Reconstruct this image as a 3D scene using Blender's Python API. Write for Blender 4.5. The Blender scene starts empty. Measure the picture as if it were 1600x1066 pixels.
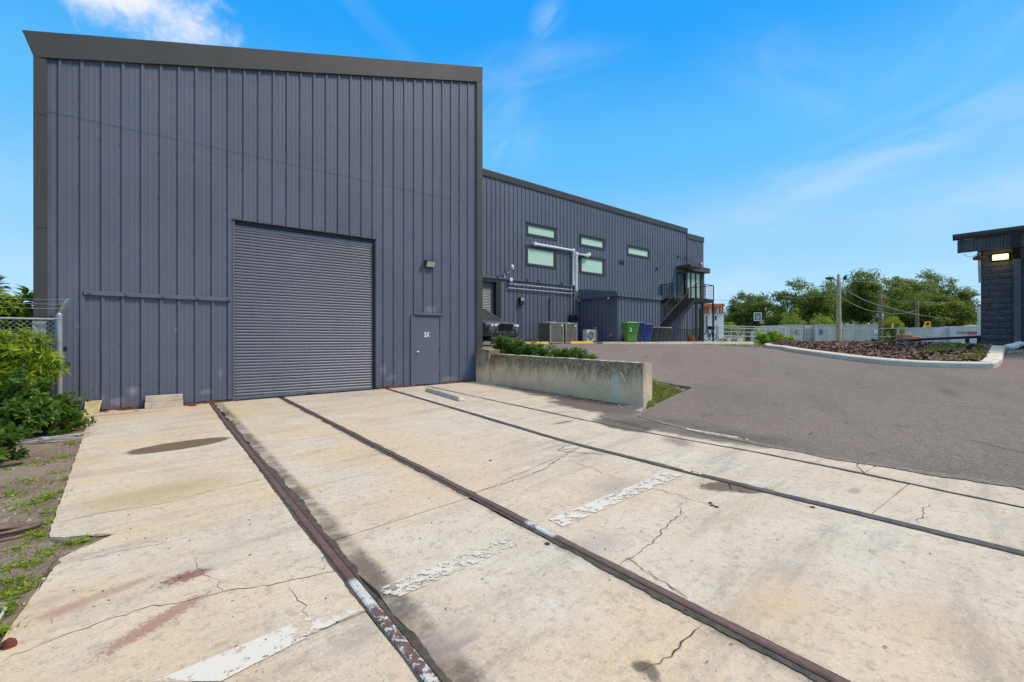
import bpy, bmesh, math, random
import numpy as np
from mathutils import Vector, Matrix
R = random.Random(7)
NR = np.random.RandomState(11)
SC = bpy.context.scene
COL = SC.collection
rad = math.radians

# ------------------------------------------------------------------ camera, sky, sun, exposure
E = 1.60                      # eye height of the photographer
F = 716.0                     # focal length in photo pixels (1600 wide)
YAW = 37.92
cam_d = bpy.data.cameras.new('camera'); cam_d.sensor_width = 36.0; cam_d.lens = F / 1600 * 36
cam_d.clip_start = 0.05; cam_d.clip_end = 6000
cam = bpy.data.objects.new('camera', cam_d); COL.objects.link(cam)
cam.location = (0, 0, E); cam.rotation_euler = (rad(90), 0, rad(-YAW))
SC.camera = cam
CF = (math.sin(rad(YAW)), math.cos(rad(YAW)))     # forward
CR = (math.cos(rad(YAW)), -math.sin(rad(YAW)))    # right

SUN_DIR = Vector((0.52, -0.62, 0.98)).normalized()   # towards the sun
sun_el = math.asin(SUN_DIR.z)
sun_az = math.atan2(SUN_DIR.x, SUN_DIR.y)
SUN_STRENGTH = 2.1
SKY_STRENGTH = 0.12
EXPOSURE = 0.68
sd = bpy.data.lights.new('sun', 'SUN'); sd.energy = SUN_STRENGTH; sd.angle = rad(14); sd.color = (1, 0.86, 0.68)
so = bpy.data.objects.new('sun', sd); COL.objects.link(so)
so.rotation_euler = SUN_DIR.to_track_quat('Z', 'Y').to_euler(); so.location = (20, -20, 40)

SC.view_settings.view_transform = 'Standard'
SC.view_settings.look = 'None'
SC.view_settings.exposure = EXPOSURE
SC.view_settings.gamma = 1
SC.view_settings.use_curve_mapping = False
SC.cycles.max_bounces = 6; SC.cycles.transparent_max_bounces = 10
SC.cycles.use_denoising = True


class G:
    """tiny node helper"""
    def __init__(s, nt): s.nt = nt
    def new(s, t, **kw):
        n = s.nt.nodes.new(t)
        for k, v in kw.items(): setattr(n, k, v)
        return n
    def put(s, sock, v):
        if hasattr(v, 'is_linked') or isinstance(v, bpy.types.NodeSocket): s.nt.links.new(v, sock)
        elif v is not None:
            if isinstance(v, (tuple, list)) and len(v) == 3 and len(sock.default_value) == 4: v = (*v, 1)
            sock.default_value = v
    def pos(s): return s.new('ShaderNodeNewGeometry').outputs['Position']
    def gen(s): return s.new('ShaderNodeTexCoord').outputs['Generated']
    def island(s): return s.new('ShaderNodeNewGeometry').outputs['Random Per Island']
    def noise(s, vec, scale, detail=4, rough=.55, dist=0):
        n = s.new('ShaderNodeTexNoise'); s.put(n.inputs['Vector'], vec); n.inputs['Scale'].default_value = scale
        n.inputs['Detail'].default_value = detail; n.inputs['Roughness'].default_value = rough; n.inputs['Distortion'].default_value = dist
        return n.outputs['Fac']
    def vor(s, vec, scale, feature='F1', out='Distance', rnd=1):
        n = s.new('ShaderNodeTexVoronoi', feature=feature); s.put(n.inputs['Vector'], vec); n.inputs['Scale'].default_value = scale
        n.inputs['Randomness'].default_value = rnd
        return n.outputs[out]
    def m(s, op, a, b=0.0, clamp=False):
        n = s.new('ShaderNodeMath', operation=op, use_clamp=clamp); s.put(n.inputs[0], a); s.put(n.inputs[1], b); return n.outputs[0]
    def vm(s, op, a, b, out=0):
        n = s.new('ShaderNodeVectorMath', operation=op); s.put(n.inputs[0], a); s.put(n.inputs[1], b); return n.outputs[out]
    def mr(s, v, a, b, c=0.0, d=1.0, smooth=True):
        n = s.new('ShaderNodeMapRange', interpolation_type='SMOOTHSTEP' if smooth else 'LINEAR')
        s.put(n.inputs['Value'], v)
        for k, x in zip(('From Min', 'From Max', 'To Min', 'To Max'), (a, b, c, d)): s.put(n.inputs[k], x)
        return n.outputs[0]
    def mix(s, f, a, b, mode='MIX'):
        n = s.new('ShaderNodeMix', data_type='RGBA', blend_type=mode); s.put(n.inputs[0], f); s.put(n.inputs[6], a); s.put(n.inputs[7], b)
        return n.outputs[2]
    def map(s, vec, loc=(0, 0, 0), rot=(0, 0, 0), sc=(1, 1, 1), tp='TEXTURE'):
        n = s.new('ShaderNodeMapping', vector_type=tp); s.put(n.inputs[0], vec)
        n.inputs[1].default_value = loc; n.inputs[2].default_value = rot; n.inputs[3].default_value = sc
        return n.outputs[0]
    def sep(s, vec): return s.new('ShaderNodeSeparateXYZ'), vec
    def xyz(s, vec):
        n = s.new('ShaderNodeSeparateXYZ'); s.put(n.inputs[0], vec); return n.outputs
    def bump(s, h, strength=.3, dist=.01):
        n = s.new('ShaderNodeBump'); s.put(n.inputs['Height'], h); n.inputs['Strength'].default_value = strength; n.inputs['Distance'].default_value = dist
        return n.outputs[0]
    def blob(s, vec, c, rx, ry, rot=0, nz=None, amp=.5, hard=.35):
        """0..1 mask of an irregular ellipse lying on the ground"""
        v = s.map(vec, (c[0], c[1], 0), (0, 0, rot), (rx, ry, 1e5))
        l = s.vm('LENGTH', v, (0, 0, 0), out=1)
        if nz is not None: l = s.m('ADD', l, s.m('MULTIPLY', s.m('SUBTRACT', nz, .5), amp * 2))
        return s.mr(l, 1.0, 1.0 - hard)


# --- world: physical sky, thin cirrus and a few clouds
w = bpy.data.worlds.new('World'); SC.world = w; w.use_nodes = True
nt = w.node_tree; nt.nodes.clear(); g = G(nt)
sky = g.new('ShaderNodeTexSky', sky_type='NISHITA', sun_disc=False)
sky.sun_elevation = sun_el; sky.sun_rotation = sun_az; sky.altitude = 0
sky.air_density = 1.0; sky.dust_density = .35; sky.ozone_density = 2.2
K = SKY_STRENGTH * 2 ** EXPOSURE
dirv = g.gen(); cx = g.xyz(dirv)
rp = g.new('ShaderNodeValToRGB'); rp.color_ramp.interpolation = 'EASE'
stops = [(0.0, (.50, .76, 1.0)), (.09, (.42, .73, 1.0)), (.19, (.31, .66, 1.0)), (.36, (.115, .535, 1.0)), (.56, (.008, .375, 1.0)), (1.0, (.01, .27, .9))]
while len(rp.color_ramp.elements) < len(stops): rp.color_ramp.elements.new(.5)
for e_, (p_, c_) in zip(rp.color_ramp.elements, stops): e_.position = p_; e_.color = (*c_, 1)
g.put(rp.inputs[0], cx[2])
def lum(v): n = g.new('ShaderNodeVectorMath', operation='SCALE'); g.put(n.inputs[0], v); n.inputs[3].default_value = 1 / K; return n.outputs[0]
col = g.mix(.08, lum(rp.outputs[0]), sky.outputs[0])
den = g.m('ADD', g.m('MAXIMUM', cx[2], 0.0), .18)
pl = g.new('ShaderNodeCombineXYZ'); g.put(pl.inputs[0], g.m('DIVIDE', cx[0], den)); g.put(pl.inputs[1], g.m('DIVIDE', cx[1], den))
cir = g.noise(g.map(pl.outputs[0], rot=(0, 0, .5), sc=(2.6, .9, 1)), 1.1, 7, .58, .9)
fine = g.noise(dirv, 9, 8, .6, .25)
broad = g.noise(dirv, 3.2, 4, .5, .2)
CLOUD = tuple(x / K for x in (.93, .95, 1.0))
CIRR = tuple(x / K for x in (.66, .82, .98))
col = g.mix(g.m('MULTIPLY', g.mr(cir, .48, .9), .5), col, CIRR)
# bright broken cloud overhead, added out of view to whiten and soften the light
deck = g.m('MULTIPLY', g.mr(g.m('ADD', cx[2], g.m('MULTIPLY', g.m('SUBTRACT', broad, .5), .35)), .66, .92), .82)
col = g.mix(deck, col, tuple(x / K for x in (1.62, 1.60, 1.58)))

def pix_dir(px, py):
    a, b = (px - 800) / F, (533 - py) / F
    return Vector((CR[0] * a + CF[0], CR[1] * a + CF[1], b)).normalized()

wv = g.noise(dirv, 26, 7, .62, .6)
def puff(px, py, wpx, hpx, strength, tone, amp=.8, hard=.8, tilt=0.0, wisp=0.0):
    global col
    c = pix_dir(px, py); t1 = Vector((0, 0, 1)).cross(c).normalized(); t2 = c.cross(t1)
    t1, t2 = -t1, t2
    ca, sa = math.cos(tilt), math.sin(tilt); e1 = t1 * ca + t2 * sa; e2 = t2 * ca - t1 * sa
    k = F / (c.dot(Vector((CF[0], CF[1], 0))))
    u0 = g.vm('DOT_PRODUCT', dirv, tuple(e1), out=1); v0 = g.vm('DOT_PRODUCT', dirv, tuple(e2), out=1)
    u = g.m('DIVIDE', u0, wpx / k); v = g.m('DIVIDE', v0, hpx / k)
    l = g.m('SQRT', g.m('ADD', g.m('MULTIPLY', u, u), g.m('MULTIPLY', v, v)))
    if wisp:                                        # streaks drawn out along the wind
        cv = g.new('ShaderNodeCombineXYZ'); g.put(cv.inputs[0], g.m('MULTIPLY', u0, 4.5)); g.put(cv.inputs[1], g.m('MULTIPLY', v0, 15.0)); cv.inputs[2].default_value = px * .013
        n_ = g.noise(cv.outputs[0], 1.0, 7, .58, .7)
        dens = g.m('MULTIPLY', g.mr(l, 1.15, 0.0), g.mr(n_, .30, .85))
        dens = g.m('MULTIPLY', dens, g.mr(broad, .25, .6, .4, 1.0))
    else:
        l = g.m('ADD', l, g.m('MULTIPLY', g.m('SUBTRACT', fine, .5), amp * 2)); l = g.m('ADD', l, g.m('MULTIPLY', g.m('SUBTRACT', wv, .5), amp * .9))
        dens = g.mr(l, 1.0, 1.0 - hard)
    front = g.mr(g.vm('DOT_PRODUCT', dirv, tuple(c), out=1), 0.1, .3)
    col = g.mix(g.m('MULTIPLY', g.m('MULTIPLY', dens, strength), front), col, tone)
puff(185, -8, 155, 70, 1.0, CLOUD, .85, .85)
puff(857, 30, 40, 30, 1.0, CIRR, wisp=1, tilt=.7)
puff(850, 110, 170, 60, .42, CIRR, wisp=1, tilt=.12)
puff(780, 205, 70, 90, .5, CIRR, wisp=1, tilt=.9)
puff(1380, 240, 270, 62, .7, CIRR, wisp=1, tilt=.22)
puff(1530, 310, 260, 55, .7, CIRR, wisp=1, tilt=.10)
puff(1170, 330, 150, 60, .7, CIRR, wisp=1, tilt=.15)
puff(1250, 110, 200, 70, .35, CIRR, wisp=1, tilt=-.6)
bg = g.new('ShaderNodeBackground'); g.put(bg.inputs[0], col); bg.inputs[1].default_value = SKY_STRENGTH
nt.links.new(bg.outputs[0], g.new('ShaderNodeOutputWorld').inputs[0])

# ------------------------------------------------------------------ measuring helpers
def ray(px, py):
    a, b = (px - 800) / F, (533 - py) / F
    return CR[0] * a + CF[0], CR[1] * a + CF[1], b
def atD(px, py, d):
    x, y, z = ray(px, py); return Vector((x * d, y * d, E + z * d))
def atY(px, py, Y):
    x, y, z = ray(px, py); return atD(px, py, Y / y)
def atX(px, py, X):
    x, y, z = ray(px, py); return atD(px, py, X / x)
def conc(X, Y): return E - 1.567 + .015 * X + .0145 * Y
def onC(px, py):
    x, y, z = ray(px, py); d = 1.567 / (.015 * x + .0145 * y - z); return atD(px, py, d)
LP = np.array([  # lot heights measured from the photograph: X, Y, height relative to the eye
    (6.8, .4, -1.46), (6.7, 4, -1.41), (7, -4, -1.5), (7, -9, -1.55), (7.2, 5.3, -1.36), (8, 5, -1.29), (10.1, 5.95, -1.10), (9.6, 7, -.93),
    (9.5, 9, -.62), (9.5, 12, -.38), (9, 16, -.25), (12, 16, -.22), (16, 18.9, -.16), (20, 17, -.15), (26, 15.5, -.19), (25, 13, -.24),
    (35, 17, -.36), (20.9, 8.3, -.36), (15.8, 3.8, -.74), (16.8, 1.63, -.69), (21.9, 2.3, -.28), (12, 3, -1.04), (12, 0, -1.1), (12, -5, -1.15),
    (22, -8, -.4), (30, -6, -.3), (30, 5, -.28), (40, 10, -.3), (60, 10, -.3), (60, 40, -.25), (30, 30, -.15), (40, 30, -.2), (10, 22, -.2), (20, 22, -.12),
    (45, -20, -.4), (14, 11, -.42), (13, 7.5, -.82), (60, -10, -.35)])
def _phi(r): return np.where(r > 1e-9, r * r * np.log(np.maximum(r, 1e-9)), 0)
_n = len(LP); _K = _phi(np.hypot(LP[:, None, 0] - LP[None, :, 0], LP[:, None, 1] - LP[None, :, 1])) + np.eye(_n) * .05
_A = np.zeros((_n + 3, _n + 3)); _A[:_n, :_n] = _K; _A[:_n, _n] = 1; _A[:_n, _n + 1:] = LP[:, :2]; _A[_n, :_n] = 1; _A[_n + 1:, :_n] = LP[:, :2].T
_W = np.linalg.solve(_A, np.concatenate([LP[:, 2], [0, 0, 0]]))
def lotv(X, Y):
    X = np.asarray(X, float); Y = np.asarray(Y, float)
    s = _W[_n] + _W[_n + 1] * X + _W[_n + 2] * Y
    for i in range(_n): s = s + _W[i] * _phi(np.hypot(X - LP[i, 0], Y - LP[i, 1]))
    t = np.clip((np.hypot(X - 25, Y - 8) - 32) / 15, 0, 1)
    return E + s * (1 - t) + (-.30) * t
def lot(X, Y): return float(lotv(X, Y))
def onL(px, py):
    x, y, z = ray(px, py); d = np.arange(2, 70, .02)
    dz = E + z * d - lotv(x * d, y * d); k = int(np.argmax(dz < 0)) if (dz < 0).any() else len(d) - 1
    return atD(px, py, float(d[k]))

# ------------------------------------------------------------------ mesh helpers
OFF = {}
def _reg(o, parent=None):
    COL.objects.link(o)
    if parent is not None: o.parent = parent
def thing(name, label, cat, loc=(0, 0, 0), group=None):
    o = bpy.data.objects.new(name, None); o.empty_display_size = .2; COL.objects.link(o)
    o.location = loc; o['label'] = label; o['category'] = cat
    if group: o['group'] = group
    OFF[o.name] = Vector(loc); return o
def tag(o, label, cat, group=None):
    o['label'] = label; o['category'] = cat
    if group: o['group'] = group
    return o
def struct(o, kind='structure'): o['kind'] = kind; return o
def holder(name):
    o = bpy.data.objects.new(name, None); COL.objects.link(o); o['kind'] = 'structure'; OFF[o.name] = Vector((0, 0, 0)); return o
def copy_tree(o, parent=None):
    c = o.copy(); COL.objects.link(c)
    if parent is not None: c.parent = parent
    for ch in [x for x in o.children]: copy_tree(ch, c)
    return c
class MB:
    def __init__(s): s.v = []; s.f = []; s.mi = []
    def add(s, vs, fs, mi=0):
        b = len(s.v); s.v += [tuple(v) for v in vs]; s.f += [tuple(b + i for i in f) for f in fs]; s.mi += [mi] * len(fs); return s
    def quad(s, a, b, c, d, mi=0): return s.add([a, b, c, d], [(0, 1, 2, 3)], mi)
    def hexa(s, p, mi=0):   # p: 4 bottom ccw, 4 top ccw
        return s.add(p, [(3, 2, 1, 0), (4, 5, 6, 7), (0, 1, 5, 4), (1, 2, 6, 5), (2, 3, 7, 6), (3, 0, 4, 7)], mi)
    def box(s, x0, x1, y0, y1, z0, z1, mi=0):
        return s.hexa([(x0, y0, z0), (x1, y0, z0), (x1, y1, z0), (x0, y1, z0), (x0, y0, z1), (x1, y0, z1), (x1, y1, z1), (x0, y1, z1)], mi)
    def obox(s, c, sx, sy, sz, rot=None, mi=0):
        M = rot if rot is not None else Matrix.Identity(3); c = Vector(c)
        q = [(-1, -1, -1), (1, -1, -1), (1, 1, -1), (-1, 1, -1), (-1, -1, 1), (1, -1, 1), (1, 1, 1), (-1, 1, 1)]
        return s.hexa([c + M @ Vector((a * sx / 2, b * sy / 2, d * sz / 2)) for a, b, d in q], mi)
    def bar(s, p0, p1, wd, ht, mi=0, up=(0, 0, 1)):
        p0 = Vector(p0); p1 = Vector(p1); t = (p1 - p0).normalized(); u = Vector(up)
        if abs(t.dot(u)) > .99: u = Vector((0, 1, 0))
        a = t.cross(u).normalized() * wd / 2; b = a.cross(t).normalized() * ht / 2
        return s.hexa([p0 - a - b, p0 + a - b, p1 + a - b, p1 - a - b, p0 - a + b, p0 + a + b, p1 + a + b, p1 - a + b], mi)
    def tube(s, pts, r, n=8, mi=0, cap=True):
        pts = [Vector(p) for p in pts]; k = len(pts); rs = r if isinstance(r, (list, tuple)) else [r] * k
        base = len(s.v); pa = None
        for i, p in enumerate(pts):
            t = (pts[min(i + 1, k - 1)] - pts[max(i - 1, 0)]).normalized()
            if pa is None: pa = t.orthogonal().normalized()
            a = (pa - t * pa.dot(t))
            a = a.normalized() if a.length > 1e-6 else t.orthogonal().normalized()
            pa = a; b = t.cross(a)
            for j in range(n):
                an = 2 * math.pi * j / n; s.v.append(tuple(p + (a * math.cos(an) + b * math.sin(an)) * rs[i]))
        for i in range(k - 1):
            for j in range(n):
                q = base + i * n; s.f.append((q + j, q + (j + 1) % n, q + n + (j + 1) % n, q + n + j)); s.mi.append(mi)
        if cap:
            s.f.append(tuple(base + j for j in range(n))[::-1]); s.f.append(tuple(base + (k - 1) * n + j for j in range(n))); s.mi += [mi, mi]
        return s
    def lathe(s, prof, c=(0, 0, 0), n=20, axis='z', mi=0):
        base = len(s.v); c = Vector(c)
        for r, h in prof:
            for j in range(n):
                a = 2 * math.pi * j / n; x, y = r * math.cos(a), r * math.sin(a)
                p = {'z': (x, y, h), 'x': (h, x, y), 'y': (y, h, x)}[axis]
                s.v.append(tuple(c + Vector(p)))
        for i in range(len(prof) - 1):
            for j in range(n):
                q = base + i * n; s.f.append((q + j, q + (j + 1) % n, q + n + (j + 1) % n, q + n + j)); s.mi.append(mi)
        if prof[0][0] > 1e-5: s.f.append(tuple(base + j for j in range(n))[::-1]); s.mi.append(mi)
        if prof[-1][0] > 1e-5: s.f.append(tuple(base + (len(prof) - 1) * n + j for j in range(n))); s.mi.append(mi)
        return s
    def loft(s, rings, closed=True, cap=True, mi=0):
        base = len(s.v); n = len(rings[0])
        for r in rings: s.v += [tuple(p) for p in r]
        for i in range(len(rings) - 1):
            for j in range(n if closed else n - 1):
                q = base + i * n; s.f.append((q + j, q + (j + 1) % n, q + n + (j + 1) % n, q + n + j)); s.mi.append(mi)
        if cap: s.f.append(tuple(base + j for j in range(n))[::-1]); s.f.append(tuple(base + (len(rings) - 1) * n + j for j in range(n))); s.mi += [mi, mi]
        return s
    def build(s, name, mats, parent=None, smooth=False, bevel=0, seg=1, fix=True, sub=0):
        off = OFF.get(parent.name, Vector((0, 0, 0))) if parent is not None else Vector((0, 0, 0))
        me = bpy.data.meshes.new(name)
        vs = s.v if off.length < 1e-9 else [(v[0] - off.x, v[1] - off.y, v[2] - off.z) for v in s.v]
        me.from_pydata(vs, [], s.f)
        if not isinstance(mats, (list, tuple)): mats = [mats]
        for m in mats: me.materials.append(m)
        if any(s.mi): me.polygons.foreach_set('material_index', s.mi)
        if fix:
            bm = bmesh.new(); bm.from_mesh(me); bmesh.ops.recalc_face_normals(bm, faces=bm.faces)
            if bevel: bmesh.ops.bevel(bm, geom=[e for e in bm.edges if len(e.link_faces) == 2 and e.calc_face_angle(0) > .5], offset=bevel, segments=seg, affect='EDGES', profile=.5)
            bm.to_mesh(me); bm.free()
        if smooth: me.shade_smooth()
        o = bpy.data.objects.new(name, me); _reg(o, parent)
        if sub:
            md = o.modifiers.new('sub', 'SUBSURF'); md.levels = sub; md.render_levels = sub
        OFF[o.name] = off
        return o
def np_quads(name, V, mat, parent=None, loc=None):
    """V: (n,4,3) world-space quads, each an island"""
    off = np.array(OFF.get(parent.name, (0, 0, 0)) if parent is not None else (0, 0, 0))
    V = V - off; n = len(V)
    me = bpy.data.meshes.new(name); me.vertices.add(n * 4); me.vertices.foreach_set('co', V.reshape(-1).astype(np.float32))
    me.loops.add(n * 4); me.loops.foreach_set('vertex_index', np.arange(n * 4, dtype=np.int32))
    me.polygons.add(n); me.polygons.foreach_set('loop_start', np.arange(0, n * 4, 4, dtype=np.int32))
    me.update(calc_edges=True); me.materials.append(mat)
    o = bpy.data.objects.new(name, me); _reg(o, parent); OFF[o.name] = Vector(off); return o
def leaf_quads(P, D, L, Wd, up, bend=.25):
    """diamond leaves at points P, along D, lengths L, widths Wd; up = rough normals"""
    D = D / np.linalg.norm(D, axis=1, keepdims=True)
    S = np.cross(D, up); S /= np.maximum(np.linalg.norm(S, axis=1, keepdims=True), 1e-6)
    Nn = np.cross(S, D)
    L = L[:, None]; Wd = Wd[:, None]
    mid = P + D * L * .45 + Nn * L * bend * .4
    return np.stack([P, mid + S * Wd * .5, P + D * L, mid - S * Wd * .5], 1)

# ------------------------------------------------------------------ materials
def new_mat(name):
    m = bpy.data.materials.new(name); m.use_nodes = True; nt = m.node_tree
    b = nt.nodes['Principled BSDF']; return m, G(nt), b
def simple(name, c, rough=.6, var=.12, scale=2.5, bump=0, bscale=60, metal=0, spec=.5, c2=None, streak=False):
    m, g, b = new_mat(name); p = g.pos()
    if streak: p2 = g.map(p, sc=(1, 1, 6))
    else: p2 = p
    n = g.noise(p2, scale, 6, .6)
    c2 = c2 or tuple(max(0, x * (1 - var * 2.2)) for x in c)
    g.put(b.inputs['Base Color'], g.mix(g.mr(n, .3, .75), c, c2))
    g.put(b.inputs['Roughness'], g.mr(n, .2, .8, rough - .07, min(1, rough + .1)))
    b.inputs['Metallic'].default_value = metal; b.inputs['Specular IOR Level'].default_value = spec
    if bump: g.put(b.inputs['Normal'], g.bump(g.noise(p, bscale, 5, .6), bump, .01))
    return m
def emis(name, c, s):
    m, g, b = new_mat(name); b.inputs['Base Color'].default_value = (*c, 1); b.inputs['Emission Color'].default_value = (*c, 1); b.inputs['Emission Strength'].default_value = s; return m
def leafmat(name, c1, c2, c3=None, trans=.35, rough=.45):
    m, g, b = new_mat(name); r = g.island(); p = g.pos()
    n = g.noise(p, .55, 3)
    c = g.mix(r, c1, c2)
    if c3: c = g.mix(g.m('MULTIPLY', g.mr(n, .5, .66), .8), c, c3)
    g.put(b.inputs['Base Color'], c); b.inputs['Roughness'].default_value = rough; b.inputs['Specular IOR Level'].default_value = .3
    t = g.new('ShaderNodeBsdfTranslucent'); g.put(t.inputs[0], g.mix(.5, c, (.25, .32, .03), 'ADD'))
    mx = g.new('ShaderNodeMixShader'); mx.inputs[0].default_value = trans
    nt = m.node_tree; nt.links.new(b.outputs[0], mx.inputs[1]); nt.links.new(t.outputs[0], mx.inputs[2])
    nt.links.new(mx.outputs[0], nt.nodes['Material Output'].inputs[0]); return m

def cladding_mat(name, c, scuffs=()):
    m, g, b = new_mat(name); p = g.pos()
    x = g.xyz(p)
    broad = g.noise(p, .45, 4, .6)
    st = g.noise(g.map(p, sc=(1, 1, 9)), 5.5, 6, .65)       # rain streaks
    col = g.mix(g.mr(broad, .3, .7), c, tuple(k * .86 for k in c))
    col = g.mix(g.m('MULTIPLY', g.mr(st, .52, .85), .28), col, (.18, .19, .22))
    sc = g.noise(p, 3.3, 7, .7)                              # chalky scuffs
    low = g.mr(x[2], 1.3, .2)
    col = g.mix(g.m('MULTIPLY', g.m('MULTIPLY', g.mr(sc, .6, .78), low), .4), col, (.22, .225, .26))
    sp = g.noise(p, 24, 3, .6)
    col = g.mix(g.m('MULTIPLY', g.m('MULTIPLY', g.mr(sp, .66, .72), g.mr(sc, .45, .6)), .25), col, (.27, .27, .29))
    base = g.mr(g.m('ADD', x[2], g.m('MULTIPLY', sc, .35)), .62, .3)
    col = g.mix(g.m('MULTIPLY', base, .35), col, (.13, .105, .08))
    for (q, rx, rz, k) in scuffs:
        v = g.map(p, q, (0, 0, 0), (rx, 1e4, rz)); l = g.m('ADD', g.vm('LENGTH', v, (0, 0, 0), out=1), g.m('MULTIPLY', g.m('SUBTRACT', g.noise(p, 9, 6, .7), .5), 1.6))
        col = g.mix(g.m('MULTIPLY', g.mr(l, 1.0, .2), k), col, (.27, .275, .30))
    g.put(b.inputs['Base Color'], col); g.put(b.inputs['Roughness'], g.mr(sc, .3, .7, .38, .6))
    b.inputs['Specular IOR Level'].default_value = .4
    g.put(b.inputs['Normal'], g.bump(g.noise(g.map(p, sc=(1, 1, 2.2)), 1.6, 4), .32, .03))
    return m
M = {}
_s = lambda px, py: tuple(atY(px, py, 12.15))
M['clad'] = cladding_mat('slate_blue_metal', (.112, .122, .166), ((_s(207, 612), .12, .14, .7), (_s(183, 627), .14, .12, .6), (_s(160, 622), .06, .1, .4), (_s(322, 612), .16, .10, .45), (_s(599, 578), .14, .22, .45), (_s(672, 484), .28, .14, .5), (_s(612, 590), .2, .12, .35), (_s(700, 592), .3, .14, .4), (_s(275, 515), .04, .05, .6), (_s(122, 510), .04, .05, .5), (_s(345, 585), .05, .2, .35)))
M['clad_far'] = cladding_mat('slate_blue_metal_far', (.115, .125, .169))
M['trim'] = simple('dark_grey_trim', (.062, .058, .054), .5, .1, 1.2, spec=.4, streak=True)
M['black'] = simple('black_metal', (.018, .018, .02), .5, .1)
M['steel'] = simple('painted_dark_steel', (.022, .024, .028), .6, .15, 4, spec=.25)
M['galv'] = simple('galvanised_steel', (.48, .49, .50), .42, .15, 8, metal=.6)
M['galv_dull'] = simple('dull_galvanised', (.42, .44, .46), .55, .2, 5, metal=.2)
M['white'] = simple('white_paint', (.74, .74, .73), .45, .08, 3)
M['white_pvc'] = simple('white_plastic_pipe', (.78, .78, .77), .35, .05, 3)
M['yellow'] = simple('yellow_paint', (.78, .47, .02), .5, .1, 6, bump=.1)
M['rubber'] = simple('black_rubber', (.016, .016, .016), .75, .1)
M['green_pl'] = simple('green_plastic', (.095, .30, .045), .42, .08, 3)
M['blue_pl'] = simple('blue_plastic', (.020, .030, .125), .42, .1, 3)
M['bluer_pl'] = simple('bright_blue_plastic', (.016, .048, .20), .4, .1, 3)
M['lid_grey'] = simple('worn_grey_lid', (.10, .098, .095), .5, .1, 3)
M['black_pl'] = simple('charcoal_plastic', (.035, .033, .033), .5, .1, 3)
M['bark'] = simple('bark', (.12, .085, .06), .9, .3, 6, bump=.6, bscale=18)
M['polewood'] = simple('weathered_pole_wood', (.44, .385, .25), .85, .2, 5, bump=.4, bscale=30, streak=True, c2=(.28, .26, .16))
M['polebrown'] = simple('brown_pole_wood', (.24, .155, .10), .85, .2, 5, bump=.4, bscale=30, streak=True)
M['timber'] = simple('pale_timber', (.55, .47, .37), .8, .15, 7, bump=.3, bscale=25, c2=(.40, .33, .25))
M['ply'] = simple('yellowed_board', (.56, .43, .22), .7, .2, 5, bump=.2)
M['rust'] = simple('rust', (.20, .075, .03), .85, .3, 14, bump=.5, bscale=50, c2=(.075, .035, .022))
M['crackfill'] = simple('crack_dirt', (.055, .044, .034), .95, .3, 20)
M['joint'] = simple('joint_dirt', (.095, .075, .06), .95, .3, 15, bump=.8, bscale=60, c2=(.04, .034, .028))
M['moss'] = simple('moss', (.10, .11, .02), .95, .3, 20, bump=.6, bscale=80)
M['conc_lt'] = simple('light_concrete', (.50, .475, .43), .85, .15, 5, bump=.25, bscale=60)
M['kerb'] = simple('kerb_concrete', (.64, .59, .48), .85, .15, 4, bump=.25, bscale=50, c2=(.50, .45, .36))
M['glassdark'] = simple('dark_glass', (.012, .015, .017), .06, .05, spec=.8)
M['grn_pane'] = None
def glass_pane(name, c):
    m, g, b = new_mat(name); p = g.pos(); n = g.noise(p, .8, 3)
    g.put(b.inputs['Base Color'], g.mix(n, c, tuple(k * .8 for k in c))); b.inputs['Roughness'].default_value = .05; b.inputs['Specular IOR Level'].default_value = .8; return m
M['grn_pane'] = glass_pane('green_frosted_pane', (.55, .74, .56))
M['grn_pane2'] = glass_pane('pale_green_glass', (.36, .46, .40))
M['carpaint'] = simple('dark_graphite_car_paint', (.13, .133, .14), .28, .05, spec=.7, metal=.55)
M['chrome'] = simple('bright_metal', (.6, .6, .6), .2, .05, metal=1)
M['lens'] = simple('headlamp_glass', (.55, .58, .6), .12, .1, 20, spec=.8)
M['orange'] = simple('orange_paint', (.62, .20, .05), .6, .15, 4, c2=(.42, .11, .03))
M['terracotta'] = simple('terracotta', (.36, .10, .05), .7, .1)
M['machine'] = simple('faded_orange_machine', (.36, .17, .10), .7, .25, 4)
M['tarp'] = simple('yellow_tarp', (.62, .36, .03), .6, .2, 6)
M['red'] = simple('faded_red_print', (.42, .08, .07), .6, .1)
M['navy'] = simple('navy_print', (.12, .15, .26), .6, .1)
M['grey_cont'] = simple('grey_container_paint', (.56, .54, .50), .65, .15, 1.5, c2=(.44, .42, .39), streak=True)
M['grey_cont2'] = simple('darker_grey_container_paint', (.40, .39, .37), .65, .15, 1.5, c2=(.30, .29, .27), streak=True)
M['trailer'] = simple('white_trailer_paint', (.64, .63, .63), .5, .1, 1.5, streak=True)
M['cream'] = simple('cream_paint', (.62, .60, .52), .6, .1)
M['roofgrey'] = simple('grey_roof', (.40, .39, .36), .8, .1)
M['hose'] = simple('faded_hose', (.20, .12, .09), .6, .2, 10)
M['cable'] = simple('old_white_cable', (.46, .45, .40), .7, .2, 12)
M['wire'] = simple('grey_wire', (.22, .24, .27), .6, .1)
M['brickrust'] = simple('rust_flake', (.16, .045, .025), .9, .3, 20, bump=.5)
M['grass_blade'] = leafmat('grass_blade', (.10, .17, .015), (.19, .23, .03), None, .35)
M['grass_dry'] = leafmat('grass_dry', (.17, .19, .03), (.28, .25, .07), None, .3)
M['oak'] = leafmat('oak_leaf', (.070, .115, .016), (.130, .185, .026), (.18, .215, .034), .34)
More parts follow.
